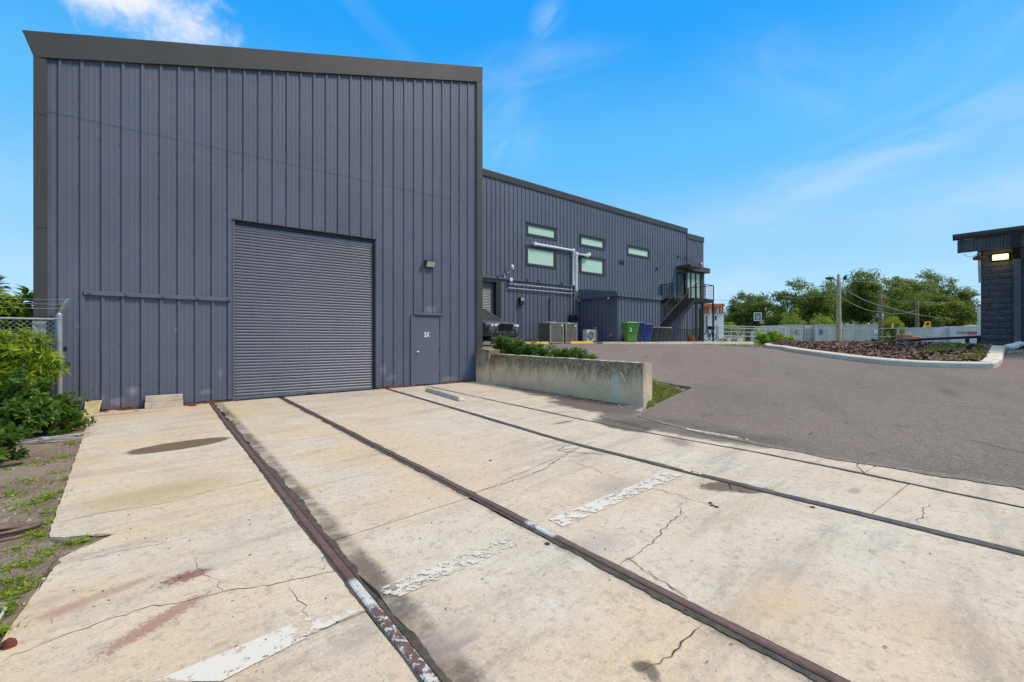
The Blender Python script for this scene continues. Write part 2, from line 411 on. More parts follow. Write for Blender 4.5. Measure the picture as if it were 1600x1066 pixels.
M['oak2'] = leafmat('oak_leaf_olive', (.090, .130, .016), (.155, .20, .026), (.20, .225, .036), .34)
M['limegreen'] = leafmat('lime_leaf', (.14, .22, .025), (.23, .31, .04), (.27, .32, .05), .38)
M['bush'] = leafmat('dark_bush_leaf', (.045, .105, .013), (.105, .195, .026), (.15, .23, .03), .3, .35)
M['weed'] = leafmat('bright_weed_leaf', (.20, .31, .02), (.33, .43, .035), (.38, .42, .07), .45)
M['hedge'] = leafmat('hedge_leaf', (.12, .26, .012), (.24, .40, .02), (.28, .40, .03), .4)
M['palm'] = leafmat('palm_frond', (.09, .10, .02), (.16, .13, .04), None, .25)
M['dryweed'] = leafmat('dry_weed', (.25, .24, .08), (.34, .31, .12), None, .35)

# ------------------------------------------------------------------ concrete, asphalt, dirt
def conc_mat():
    m, g, b = new_mat('old_rail_yard_concrete'); p = g.pos(); x = g.xyz(p)
    low = g.noise(p, .55, 5, .6, .4); mid = g.noise(p, 2.6, 6, .65, .3); fi = g.noise(p, 16, 6, .7); vf = g.noise(p, 70, 4, .7)
    col = g.mix(g.mr(mid, .3, .7), (.57, .508, .40), (.50, .438, .34))
    tint = g.m('MULTIPLY', g.mr(low, .36, .60), g.mr(x[0], 4.6, 1.5, .40, 1.0))
    col = g.mix(g.m('MULTIPLY', tint, .75), col, (.58, .42, .25))                 # ochre rust wash
    st = g.noise(g.map(p, rot=(0, 0, .12), sc=(3.2, .45, 1)), 1.6, 6, .65, .3)
    col = g.mix(g.m('MULTIPLY', g.mr(st, .48, .72), .62), col, (.28, .25, .20))  # grey traffic smears along the bay
    pale = g.noise(p, 5.5, 6, .72)
    col = g.mix(g.m('MULTIPLY', g.mr(pale, .56, .72), .45), col, (.60, .565, .48))
    grey = g.noise(p, 1.35, 8, .72, .5)
    col = g.mix(g.m('MULTIPLY', g.mr(grey, .52, .74), .55), col, (.29, .265, .225))
    pit = g.vor(p, 48); pc = g.xyz(g.vor(p, 48, out='Color'))
    col = g.mix(g.m('MULTIPLY', g.mr(pit, .26, .12), g.m('MULTIPLY', g.mr(pc[0], .6, .9), .8)), col, (.19, .155, .115))
    shell = g.vor(g.map(p, loc=(3, 1, 0)), 55); sc_ = g.xyz(g.vor(g.map(p, loc=(3, 1, 0)), 55, out='Color'))
    col = g.mix(g.m('MULTIPLY', g.mr(shell, .42, .18), g.m('MULTIPLY', g.mr(sc_[1], .5, .9), .30)), col, (.70, .655, .56))
    col = g.mix(g.m('MULTIPLY', g.mr(fi, .50, .68), .55), col, (.27, .235, .18)); f5 = g.noise(p, 38, 5, .75); col = g.mix(g.m('MULTIPLY', g.mr(f5, .55, .70), .5), col, (.21, .18, .14)); col = g.mix(g.m('MULTIPLY', g.mr(f5, .45, .32), .45), col, (.66, .62, .53))
    col = g.mix(g.m('MULTIPLY', g.mr(vf, .52, .72), .35), col, (.27, .235, .19))
    # dark grime along the flangeways
    dx = g.m('ADD', g.m('ABSOLUTE', g.m('SUBTRACT', x[0], 1.10)), g.m('MULTIPLY', g.m('SUBTRACT', f5, .5), .16))
    col = g.mix(g.m('MULTIPLY', g.m('MULTIPLY', g.mr(dx, .125, .04), g.mr(mid, .35, .6, .35, 1.0)), .8), col, (.075, .06, .048))
    dx = g.m('ADD', g.m('ABSOLUTE', g.m('SUBTRACT', x[0], 2.37)), g.m('MULTIPLY', g.m('SUBTRACT', fi, .5), .16))
    col = g.mix(g.m('MULTIPLY', g.m('MULTIPLY', g.mr(dx, .11, .03), g.mr(mid, .4, .65, .2, 1.0)), .75), col, (.075, .06, .048))
    def bl(px, py, rx, ry, rot, c, s, amp=.5, hard=.5, nz=mid):
        nonlocal col
        q = onC(px, py); k = g.m('MULTIPLY', g.blob(p, (q.x, q.y), rx, ry, rot, nz, amp, hard), s); col = g.mix(k, col, c)
    # long-standing oil / water stains, seen one by one in the photograph
    bl(282, 696, .66, .30, .16, (.125, .082, .043), .94, .22, .18)
    bl(250, 770, 1.0, .5, .1, (.36, .26, .12), .55, .6, .9)
    bl(120, 720, .5, .35, .1, (.42, .30, .15), .45, .6, .9)
    bl(250, 970, .38, .075, .62, (.27, .12, .095), .7, 1.5, .5, f5)
    bl(290, 902, .17, .085, .1, (.2, .075, .06), .85, 1.5, .5, f5)
    bl(160, 930, .42, .07, .35, (.32, .18, .14), .55, 1.6, .6, f5)
    bl(100, 955, .14, .09, .2, (.36, .20, .15), .55, .7, .8, fi)
    bl(60, 945, .4, .12, .1, (.34, .23, .15), .35, .7, .9)
    bl(1000, 1040, .06, .05, .3, (.075, .06, .05), .85, .7, .6, fi)
    bl(1018, 1050, .05, .09, -.6, (.085, .07, .055), .8, .7, .6, fi)
    bl(700, 1000, .3, .25, .3, (.33, .27, .24), .45, .7, .9)
    bl(720, 1005, .2, .05, .0, (.20, .17, .15), .5, .7, .8, fi)
    bl(1130, 760, .30, .16, -.5, (.13, .085, .055), .92, .7, .35, fi)
    bl(1175, 766, .24, .10, -.5, (.12, .085, .06), .9, .7, .35, fi)
    bl(910, 710, .35, .12, 0, (.26, .23, .19), .5, .7, .8)
    bl(960, 760, .55, .4, 0, (.29, .265, .225), .55, .7, .9)
    bl(930, 850, .4, .25, .1, (.30, .27, .235), .45, .7, .9)
    bl(880, 660, .34, .085, .05, (.14, .11, .085), .8, .6, .5)
    bl(870, 645, .9, .25, -.2, (.30, .25, .2), .45, .7, .9)
    bl(1060, 690, .5, .25, .9, (.17, .14, .12), .7, .7, .7)
    for (x_, y_, rx_, ry_, ro_, c_, s_) in ((8.05, 8.4, .82, 2.9, -.08, (.13, .095, .066), .88), (7.5, 6.7, .95, 1.5, -.2, (.10, .08, .065), .93), (6.85, 5.2, .65, 1.0, -.5, (.115, .097, .08), .88), (6.62, 3.9, .50, 1.7, .1, (.115, .095, .076), .85), (6.15, 4.9, .35, .8, -.2, (.07, .06, .052), .85)):
        col = g.mix(g.m('MULTIPLY', g.blob(p, (x_, y_), rx_, ry_, ro_, mid, .5, .35), s_), col, c_)
    bl(1120, 683, .16, .9, .1, (.13, .11, .09), .8, .5, .5)
    bl(1330, 735, .12, .9, .0, (.33, .29, .24), .5, .7, .8)
    bl(1335, 767, .16, .07, .1, (.24, .21, .18), .55, .5, .6)
    bl(1450, 960, .5, .3, .2, (.52, .37, .24), .4, .7, .9)
    bl(1210, 940, .6, .28, .1, (.56, .38, .22), .5, .7, .9)
    bl(690, 745, .3, .5, .1, (.36, .33, .28), .45, .7, .9)
    bl(150, 650, 1.3, .16, 0, (.30, .20, .12), .6, .7, .6)
    g.put(b.inputs['Base Color'], col); g.put(b.inputs['Roughness'], g.mr(mid, .2, .8, .78, .95)); b.inputs['Specular IOR Level'].default_value = .3
    h = g.m('ADD', g.m('MULTIPLY', fi, .6), g.m('ADD', g.m('MULTIPLY', vf, .35), g.m('MULTIPLY', pit, .25)))
    g.put(b.inputs['Normal'], g.bump(h, .5, .012)); return m
M['conc'] = conc_mat()

def asphalt_mat():
    m, g, b = new_mat('asphalt'); p = g.pos()
    low = g.noise(p, .25, 5, .6, .5); mid = g.noise(p, 1.5, 6, .65); ag = g.vor(p, 48, out='Color'); agd = g.vor(p, 48); vf = g.noise(p, 60, 4, .75)
    col = g.mix(g.mr(low, .3, .7), (.208, .168, .136), (.172, .139, .112))
    col = g.mix(g.m('MULTIPLY', g.mr(mid, .52, .75), .35), col, (.085, .076, .072))
    col = g.mix(g.m('MULTIPLY', g.mr(g.xyz(ag)[0], .3, 1.0), .55), col, (.30, .258, .225))
    col = g.mix(g.m('MULTIPLY', g.mr(vf, .48, .68), .75), col, (.075, .063, .054))
    lane = g.noise(g.map(p, rot=(0, 0, .55), sc=(7, .8, 1)), .8, 5, .6, .2)
    col = g.mix(g.m('MULTIPLY', g.mr(lane, .5, .75), .22), col, (.085, .077, .073))
    col = g.mix(g.m('MULTIPLY', g.mr(lane, .45, .25), .28), col, (.22, .19, .17))
    for (px, py, rx, ry, ro, s) in ((1480, 612, 1.0, .18, .3, .45), (1230, 585, .5, .14, .3, .3), (1010, 557, .9, .12, .5, .45), (975, 548, .8, .1, .5, .4)):
        q = onL(px, py); col = g.mix(g.m('MULTIPLY', g.blob(p, (q.x, q.y), rx, ry, ro, vf, 1.2, 1.0), s), col, (.07, .06, .053))
    cr = g.vor(g.vm('ADD', p, g.vm('SCALE', g.new('ShaderNodeTexNoise').outputs['Color'], (0, 0, 0))), .42, 'DISTANCE_TO_EDGE')
    col = g.mix(g.m('MULTIPLY', g.m('MULTIPLY', g.mr(cr, .012, .003), g.mr(mid, .5, .62)), .6), col, (.06, .052, .047))
    for (px, py, rx, ry) in ((1030, 553, .5, .12), (985, 549, .4, .1)):
        q = onL(px, py); col = g.mix(g.m('MULTIPLY', g.blob(p, (q.x, q.y), rx, ry, .4, vf, .8, .9), .5), col, (.30, .27, .24))
    gr = g.noise(p, 9, 6, .75); col = g.mix(g.m('MULTIPLY', g.mr(gr, .5, .7), .45), col, (.085, .072, .062)); xx = g.xyz(p)
    ew = g.m('MULTIPLY', g.mr(g.m('ADD', xx[0], g.m('MULTIPLY', g.m('SUBTRACT', mid, .5), 1.6)), 7.5, 6.7), g.mr(xx[1], 1.6, 3.4)); col = g.mix(g.m('MULTIPLY', ew, .55), col, (.075, .064, .056))
    g.put(b.inputs['Base Color'], col); b.inputs['Roughness'].default_value = .9; b.inputs['Specular IOR Level'].default_value = .25
    g.put(b.inputs['Normal'], g.bump(g.m('ADD', agd, vf), .7, .012)); return m
M['asphalt'] = asphalt_mat()

def dirt_mat():
    m, g, b = new_mat('gravelly_dirt'); p = g.pos()
    n = g.noise(p, 1.3, 6, .65, .3); f = g.noise(p, 18, 6, .7); v = g.vor(p, 28); vc = g.vor(p, 28, out='Color')
    col = g.mix(g.mr(n, .35, .65), (.19, .128, .085), (.27, .205, .145))
    col = g.mix(g.m('MULTIPLY', g.mr(f, .45, .75), .6), col, (.065, .05, .038))
    col = g.mix(g.m('MULTIPLY', g.mr(v, .3, .1), g.m('MULTIPLY', g.mr(g.xyz(vc)[0], .55, .9), .8)), col, (.36, .33, .29))
    col = g.mix(g.m('MULTIPLY', g.mr(g.noise(p, 3.1, 5, .7), .55, .72), .55), col, (.115, .13, .03))
    g.put(b.inputs['Base Color'], col); b.inputs['Roughness'].default_value = .95
    g.put(b.inputs['Normal'], g.bump(g.m('ADD', f, g.m('MULTIPLY', v, .6)), .9, .03)); return m
M['dirt'] = dirt_mat()

def turf_mat():
    m, g, b = new_mat('thin_turf'); p = g.pos()
    n = g.noise(p, .5, 6, .65, .3); f = g.noise(p, 9, 6, .75)
    col = g.mix(g.mr(n, .35, .62), (.16, .17, .045), (.23, .20, .09))
    col = g.mix(g.m('MULTIPLY', g.mr(f, .45, .7), .6), col, (.08, .10, .018))
    col = g.mix(g.m('MULTIPLY', g.mr(g.noise(p, 2.3, 5, .7), .58, .72), .6), col, (.27, .23, .17))
    g.put(b.inputs['Base Color'], col); b.inputs['Roughness'].default_value = .95
    g.put(b.inputs['Normal'], g.bump(f, .9, .04)); return m
M['turf'] = turf_mat()

def mulch_mat():
    m, g, b = new_mat('mulch'); p = g.pos(); r = g.island(); f = g.noise(p, 12, 5, .7)
    col = g.mix(r, (.15, .082, .055), (.31, .20, .145)); col = g.mix(g.mr(r, .93, .97), col, (.42, .34, .27))
    g.put(b.inputs['Base Color'], g.mix(g.mr(f, .4, .8), col, (.045, .025, .018))); b.inputs['Roughness'].default_value = .95; return m
M['mulch'] = mulch_mat()
def pebble_mat():
    m, g, b = new_mat('pebbles'); r = g.island(); col = g.mix(r, (.17, .12, .085), (.46, .40, .33)); g.put(b.inputs['Base Color'], col); b.inputs['Roughness'].default_value = .9; return m
M['pebble'] = pebble_mat()
def rail_mat():
    m, g, b = new_mat('rusty_rail_steel'); p = g.pos(); n = g.noise(p, 9, 6, .7); s = g.noise(g.map(p, sc=(1, 14, 1)), 26, 4, .6); x = g.xyz(p)
    col = g.mix(g.mr(n, .35, .7), (.175, .105, .08), (.10, .064, .052)); col = g.mix(g.m('MULTIPLY', g.mr(s, .55, .75), .5), col, (.24, .15, .11))
    # old white paint where the stripe crosses and along the near end of the first rail
    nn = g.noise(p, 22, 5, .7)
    near = g.m('MULTIPLY', g.mr(x[1], 2.72, 2.62), g.mr(x[0], 1.6, 1.5))
    band = g.m('MULTIPLY', g.mr(x[1], 2.52, 2.58), g.mr(x[1], 2.92, 2.84))
    worn = g.m('MULTIPLY', g.m('MULTIPLY', near, g.mr(nn, .5, .56)), .9)
    k = g.m('MAXIMUM', worn, g.m('MULTIPLY', g.m('MULTIPLY', band, g.mr(nn, .38, .44)), .95))
    col = g.mix(k, col, (.62, .60, .55))
    g.put(b.inputs['Base Color'], col); g.put(b.inputs['Roughness'], g.mr(n, .3, .7, .45, .75)); b.inputs['Metallic'].default_value = .25
    g.put(b.inputs['Normal'], g.bump(n, .35, .01)); return m
M['rail'] = rail_mat()
M['rail_dark'] = simple('dark_rail_steel', (.075, .062, .058), .55, .25, 9, bump=.3, metal=.3, c2=(.14, .12, .11))
def worn_paint(name, c=(.70, .69, .66), lo=.47, hi=.53, sc=9):
    m, g, b = new_mat(name); p = g.pos(); n = g.noise(p, sc, 11, .74, .3); n2 = g.noise(p, 1.1, 3)
    b.inputs['Base Color'].default_value = (*c, 1); b.inputs['Roughness'].default_value = .75
    k = g.mr(g.m('ADD', n, g.m('MULTIPLY', g.m('SUBTRACT', n2, .5), .5)), lo, hi)
    tr = g.new('ShaderNodeBsdfTransparent'); mx = g.new('ShaderNodeMixShader'); L = m.node_tree.links
    L.new(k, mx.inputs[0]); L.new(tr.outputs[0], mx.inputs[1]); L.new(b.outputs[0], mx.inputs[2]); L.new(mx.outputs[0], m.node_tree.nodes['Material Output'].inputs[0]); return m
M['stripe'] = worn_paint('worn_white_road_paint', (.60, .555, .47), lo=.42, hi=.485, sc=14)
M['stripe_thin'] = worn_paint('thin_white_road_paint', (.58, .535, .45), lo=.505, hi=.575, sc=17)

# ------------------------------------------------------------------ terrain
DIRT_Y = 12.0
def strip_h(Y): return E + float(np.interp(Y, [5.6, 5.95, 6.4, 7.2, 8.5, 12, 14], [-1.33, -1.26, -1.05, -.80, -.60, -.42, -.36]))
def terrain_h(X, Y):
    if X < 8.2:
        if Y < 12.3 or X < -1.9:
            far = min(1, max(0, (math.hypot(X, Y - 6) - 14) / 25))
            z = conc(max(X, -2.5), min(max(Y, -6), 14)) if X < 6.9 or Y > 5.1 else lot(X, Y)
            z = z - (.10 if X > -.35 else .035)
            return z * (1 - far) + (E - 1.5) * far - .02
        return conc(X, 12) - .12
    if X < 9.5 and 5.4 < Y < 12.2: return strip_h(Y)
    if X < 10.2 and 5.3 < Y < 7.2:
        return strip_h(Y) * .5 + (lot(X, Y) - .08) * .5
    return lot(X, Y) - .06
xs = np.unique(np.round(np.concatenate([np.arange(-12, 12, .4), [8.19, 8.21, -.36, -.34], np.arange(12, 46, 1), np.geomspace(46, 2500, 14), -np.geomspace(12, 2500, 16)]), 3))
ys = np.unique(np.round(np.concatenate([np.arange(-8, 14, .4), np.arange(14, 50, 1), np.geomspace(50, 2500, 14), -np.geomspace(8, 2500, 14)]), 3))
mb = MB()
for X in xs:
    for Y in ys: mb.v.append((X, Y, terrain_h(X, Y)))
ny = len(ys)
for i in range(len(xs) - 1):
    for j in range(ny - 1): mb.f.append((i * ny + j, (i + 1) * ny + j, (i + 1) * ny + j + 1, i * ny + j + 1)); mb.mi.append(0)
ground = struct(mb.build('ground', M['turf'], smooth=True, fix=False))

# bare dirt beside and below the concrete apron
def hn(x, y, s=1.0): return math.sin(x * 3.1 * s + 1.3) * math.sin(y * 2.7 * s + .4) * .5 + math.sin(x * 7.3 * s + y * 5.1 * s) * .3
mb = MB(); gx = np.arange(-9, 8.2, .2); gy = np.arange(-6, 12.3, .2)
for X in gx:
    for Y in gy:
        z = conc(X, Y) - (.075 if X > -.12 else (.010 if -.66 < X and 4.2 < Y < 5.1 else .024 + .012 * hn(X, Y)))
        if X < -3.5: z -= .0
        mb.v.append((X, Y, z))
ny = len(gy)
for i in range(len(gx) - 1):
    for j in range(ny - 1):
        if gx[i] > 6.7 and gy[j] < 5.0: continue
        mb.f.append((i * ny + j, (i + 1) * ny + j, (i + 1) * ny + j + 1, i * ny + j + 1)); mb.mi.append(0)
struct(mb.build('dirt_ground', M['dirt'], smooth=True, fix=False))
def dirt_z(X, Y): return conc(X, Y) - .024 + .012 * hn(X, Y)

# ------------------------------------------------------------------ concrete apron: slabs between the rails
def pl(tab):
    a = np.array(sorted(tab, key=lambda t: t[0]), float); return lambda Y: float(np.interp(Y, a[:, 0], a[:, 1]))
rail1 = lambda Y: .98
rail2 = lambda Y: 2.405
rail3 = pl([(-6, 4.95), (.33, 4.80), (2.9, 4.67), (4.7, 4.60), (7.3, 4.76), (12, 5.03)])
rail4 = pl([(-6, 5.9), (.41, 6.02), (1.88, 6.10), (2.64, 6.11), (4.7, 5.96), (5.8, 5.97), (10.7, 6.14), (12.1, 6.18)])
lefte = pl([(-6, -.55), (2.3, -.62), (3.38, -.62), (4.3, -.53), (4.55, -.40), (4.75, -.22), (4.9, -.62), (5, -.65), (10.3, -.90), (10.6, -.93), (12.08, -1.5)])
asph = pl([(-9, 7.3), (.47, 6.88), (2.02, 6.58), (3.05, 6.64), (4, 6.75), (5.2, 7.05), (5.33, 7.12), (5.75, 7.95), (12.1, 8.06)])
apron = holder('concrete_apron')
def yl(p0, p1):     # a joint through two photo points, as Y(X)
    a, b = onC(*p0), onC(*p1); k = (b.y - a.y) / (b.x - a.x); return lambda X: a.y + k * (X - a.x)
cst = lambda y: (lambda X: y)
j_strip0 = [cst(-6), yl((310, 1063), (560, 960)), yl((80, 819), (408, 750)), cst(8.7), cst(12.13)]
j_strip1 = [cst(-6), yl((525, 843), (725, 780)), yl((395, 700), (527, 678)), cst(12.13)]
j_strip2 = [cst(-6), yl((740, 772), (905, 699)), cst(12.13)]
j_strip3 = [cst(-6), cst(1.2), yl((842, 675), (900, 659)), cst(12.13)]
j_strip4 = [cst(-6), cst(1.6), cst(5.15), cst(12.13)]
def slab(xl, xr, yb, yt, name='slab', ragged_l=0, ragged_r=0):
    """a slab between edge curves xl(Y), xr(Y) and joints yb(X), yt(X)"""
    mb = MB(); n = 34; k = 7; rows = []
    tilt = R.uniform(-.003, .003)
    for i in range(n + 1):
        t = i / n; row = []
        for j in range(k + 1):
            s = j / k
            xa = .5; 
            X0 = xl(yb(1) + (yt(1) - yb(1)) * t); X1 = xr(yb(1) + (yt(1) - yb(1)) * t)
            X = X0 + (X1 - X0) * s; Y = yb(X) + (yt(X) - yb(X)) * t
            if j == 0: X = xl(Y) + R.uniform(-1, 1) * (.004 + ragged_l)
            if j == k: X = xr(Y) + R.uniform(-1, 1) * (.004 + ragged_r)
            Y += (.006 if i == 0 else -.006 if i == n else 0) + (R.uniform(-.004, .004) if i in (0, n) else 0)
            row.append((X, Y, conc(X, Y) + tilt))
        rows.append(row)
    for r in rows: mb.v += r
    w_ = k + 1
    for i in range(n):
        for j in range(k): mb.f.append((i * w_ + j, i * w_ + j + 1, (i + 1) * w_ + j + 1, (i + 1) * w_ + j))
    per = [j for j in range(w_)] + [i * w_ + k for i in range(1, n + 1)] + [n * w_ + j for j in range(k - 1, -1, -1)] + [i * w_ for i in range(n - 1, 0, -1)]
    b0 = len(mb.v); mb.v += [(mb.v[q][0], mb.v[q][1], mb.v[q][2] - .15) for q in per]
    for a in range(len(per)): c = (a + 1) % len(per); mb.f.append((per[c], per[a], b0 + a, b0 + c))
    mb.mi = [0] * len(mb.f)
    return mb.build(name, M['conc'], apron, fix=False)
sl_list = []
for (xl, xr, js, rl, rr) in ((lefte, lambda Y: rail1(Y) - .045, j_strip0, .003, .006), (lambda Y: rail1(Y) + .062, lambda Y: rail2(Y) - .07, j_strip1, .02, .01),
                             (lambda Y: rail2(Y) + .045, lambda Y: rail3(Y) - .045, j_strip2, .006, .008), (lambda Y: rail3(Y) + .06, lambda Y: rail4(Y) - .02, j_strip3, .006, .006),
                             (lambda Y: rail4(Y) + .025, lambda Y: asph(Y), j_strip4, .01, .012)):
    for a, b_ in zip(js[:-1], js[1:]): sl_list.append(slab(xl, xr, a, b_, 'slab', rl, rr))
# broken corner pieces at the ragged left edge
for pts in (((88, 873), (135, 850), (150, 853), (140, 862), (100, 880)), ((62, 905), (90, 893), (94, 903), (70, 925), (58, 928))):
    q = [onC(*p) for p in pts]; mb = MB(); n = len(q)
    mb.v = [(p.x, p.y, p.z + R.uniform(-.012, .004)) for p in q] + [(p.x, p.y, p.z - .12) for p in q]
    mb.f = [tuple(range(n)), tuple(range(2 * n - 1, n - 1, -1))] + [(i, (i + 1) % n, n + (i + 1) % n, n + i) for i in range(n)]; mb.mi = [0] * len(mb.f)
    mb.build('broken_corner', M['conc'], apron, bevel=.008)
# cracks (dark, recessed-looking dirt lines of uneven width)
def crack(pts, w0, mat='crackfill', jit=.018, step=.04, lift=.0035):
    q = [onC(*p) if len(p) == 2 else Vector(p) for p in pts]; P = []
    for a, b_ in zip(q[:-1], q[1:]):
        n = max(2, int((b_ - a).length / step)); P += [a.lerp(b_, i / n) for i in range(n)]
    P.append(q[-1]); mb = MB(); L = len(P); Rr = []
    for i, p in enumerate(P):
        t = (P[min(i + 1, L - 1)] - P[max(i - 1, 0)]).normalized(); nn = Vector((-t.y, t.x, 0)); c = p + nn * R.gauss(0, jit * .5)
        tp = min(1, i / 4, (L - 1 - i) / 4) if L > 8 else 1
        wd = w0 * .62 * (.3 + R.random() * 1.0) * (.25 + .75 * tp) * .5
        z = conc(c.x, c.y) + lift
        a, b_ = c + nn * wd, c - nn * wd; Rr.append(((a.x, a.y, z), (b_.x, b_.y, z)))
    for i in range(L - 1): mb.add([Rr[i][0], Rr[i][1], Rr[i + 1][1], Rr[i + 1][0]], [(0, 1, 2, 3)])
    return mb.build('crack', M[mat], apron, fix=False)
for pts, w0 in (
    ([(0, 1035), (60, 1010), (150, 975), (225, 950), (290, 940), (345, 925), (420, 915), (500, 897), (548, 888)], .011),
    ([(80, 819), (150, 803), (240, 790), (330, 768), (408, 750)], .010), ([(100, 882), (200, 860), (300, 840)], .006),
    ([(740, 770), (800, 752), (850, 733), (880, 713), (905, 700), (930, 690)], .013), ([(905, 700), (870, 705), (880, 698), (900, 694)], .018), ([(870, 705), (953, 711)], .02),
    ([(1018, 762), (1062, 775), (1097, 786), (1115, 792)], .015), ([(1064, 786), (1062, 805), (1036, 827), (1018, 849), (992, 867), (966, 882)], .010),
    ([(981, 871), (1010, 893), (1027, 906)], .008), ([(1010, 890), (1027, 906), (1050, 918), (1075, 936)], .016), ([(1097, 974), (1071, 998), (1045, 1024), (1018, 1039), (1005, 1063)], .012),
    ([(892, 720), (931, 735), (975, 751)], .009), ([(304, 873), (316, 899), (342, 909), (344, 928)], .006), ([(446, 916), (475, 949), (480, 975)], .007),
    ([(1451, 788), (1440, 805), (1432, 819)], .010), ([(1337, 719), (1345, 735), (1358, 745)], .02), ([(94, 870), (80, 885), (73, 902), (58, 926)], .022), ([(60, 842), (100, 845), (125, 852)], .02),
    ([(1110, 750), (1160, 757), (1200, 770)], .02), ([(1130, 748), (1145, 765), (1190, 773)], .016), ([(1200, 772), (1260, 792), (1270, 795)], .007),
    ([(360, 700), (450, 690), (530, 677)], .005), ([(650, 905), (600, 930)], .004)): crack(pts, w0)
for px, py in ((1113, 790), (1119, 792), (1110, 786), (1270, 793), (855, 850), (766, 720)):   # little spalls
    q = onC(px, py); mb = MB(); k = 7
    mb.add([(q.x + math.cos(i * 6.283 / k) * R.uniform(.015, .03), q.y + math.sin(i * 6.283 / k) * R.uniform(.015, .03), conc(q.x, q.y) + .004) for i in range(k)], [tuple(range(k))]); mb.build('spall', M['crackfill'], apron, fix=False)

# rails
def rail(fx, y0, y1, w_, lift, name, mat):
    mb = MB(); ysr = np.arange(y0, y1 + .01, .25); rings = []
    for Y in ysr:
        X = fx(Y); z = conc(X, Y) + lift; h = w_ / 2
        rings.append([(X - h, Y, z - .09), (X - h, Y, z - .008), (X - h + .010, Y, z), (X + h - .010, Y, z), (X + h, Y, z - .008), (X + h, Y, z - .09)])
    mb.loft(rings); return mb.build(name, mat, None, fix=True)
tag(rail(rail1, -5.8, 12.1, .060, .010, 'rail', M['rail']), 'rusty embedded rail with patchy white paint, first from the dirt edge', 'rail', 'embedded rails in the apron')
tag(rail(rail2, -5.8, 12.1, .058, .014, 'rail', M['rail']), 'rusty brown embedded rail, second from the dirt edge, ending at the roller door', 'rail', 'embedded rails in the apron')
tag(rail(rail3, -5.8, 12.1, .062, .008, 'rail', M['rail_dark']), 'dark grey embedded rail, third from the dirt edge, beside the long white line', 'rail', 'embedded rails in the apron')
tag(rail(rail4, -5.8, 12.1, .030, .002, 'rail', M['rail_dark']), 'thin dark embedded rail nearest the asphalt, mossy beside it', 'rail', 'embedded rails in the apron')
# packed dirt beside the rails, ragged on its outer side
def packed(fx, side, wlo, whi, y0, y1, mat, name, lift=.0025, inner=.034):
    mb = MB(); ysr = np.arange(y0, y1, .02); prev = None; ph = R.uniform(0, 9); wk = 1
    for Y in ysr:
        X = fx(Y); a = .5 + .28 * math.sin(Y * 1.3 + ph) + .14 * math.sin(Y * 5.3 + ph * 2) + .10 * math.sin(Y * 13.7 + ph * 3); wk = .6 * wk + .4 * R.uniform(.6, 1.25)
        wd = (wlo + (whi - wlo) * max(0, a)) * wk
        z = conc(X, Y) + lift; cur = ((X + side * inner, Y, z), (X + side * (inner + wd), Y, z))
        if prev: mb.quad(prev[0], prev[1], cur[1], cur[0])
        prev = cur
    return struct(mb.build(name, mat, apron, fix=False), 'stuff')
packed(rail1, 1, .015, .085, -1, 9.5, M['joint'], 'packed_dirt'); packed(rail1, -1, .004, .03, -1, 12, M['joint'], 'packed_dirt')
packed(rail2, -1, .025, .06, -1, 12, M['joint'], 'packed_dirt'); packed(rail2, 1, .003, .015, -1, 12, M['crackfill'], 'packed_dirt')
packed(rail3, -1, .01, .03, -3, 12, M['crackfill'], 'packed_dirt'); packed(rail3, 1, .015, .04, -3, 12, M['joint'], 'packed_dirt')
packed(rail4, 1, .01, .05, -3, 12, M['joint'], 'packed_dirt', inner=.015)
packed(rail4, 1, .002, .045, -3, 2.4, M['moss'], 'packed_moss', lift=.006, inner=.012)

# white paint: one worn stripe right across the bays, one long line by the third rail
def paint(name, q, mat, lift=.0045):
    mb = MB(); n = 12
    for i in range(n):
        a = Vector(q[0]).lerp(Vector(q[3]), i / n); b_ = Vector(q[1]).lerp(Vector(q[2]), i / n); a2 = Vector(q[0]).lerp(Vector(q[3]), (i + 1) / n); b2 = Vector(q[1]).lerp(Vector(q[2]), (i + 1) / n)
        mb.quad(*[(p.x, p.y, conc(p.x, p.y) + lift) for p in (a, a2, b2, b_)])
    return struct(mb.build(name, mat, None, fix=False))
def P2(px, py): q = onC(px, py); return (q.x, q.y, 0)
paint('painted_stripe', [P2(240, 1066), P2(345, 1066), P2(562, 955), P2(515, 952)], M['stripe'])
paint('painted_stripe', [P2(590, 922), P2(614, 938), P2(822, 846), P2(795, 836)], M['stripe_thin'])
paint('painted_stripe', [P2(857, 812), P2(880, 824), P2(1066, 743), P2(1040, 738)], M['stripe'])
mb = MB(); prev = None
for Y in np.arange(6.3, 11.9, .2):
    X = rail3(Y) + .065; z = conc(X, Y) + .0055; cur = ((X, Y, z), (X + .11 * min(1, (Y - 6.2)), Y, z))
    if prev: mb.quad(prev[0], prev[1], cur[1], cur[0])
    prev = cur
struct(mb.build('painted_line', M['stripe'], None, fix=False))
mb = MB(); Xa = rail3(2.75); za = conc(Xa, 2.75) + .0125; mb.quad((Xa - .022, 2.66, za - .001), (Xa + .022, 2.66, za - .001), (Xa + .022, 2.88, za + .002), (Xa - .022, 2.88, za + .002))
struct(mb.build('painted_patch', M['stripe'], None, fix=False))

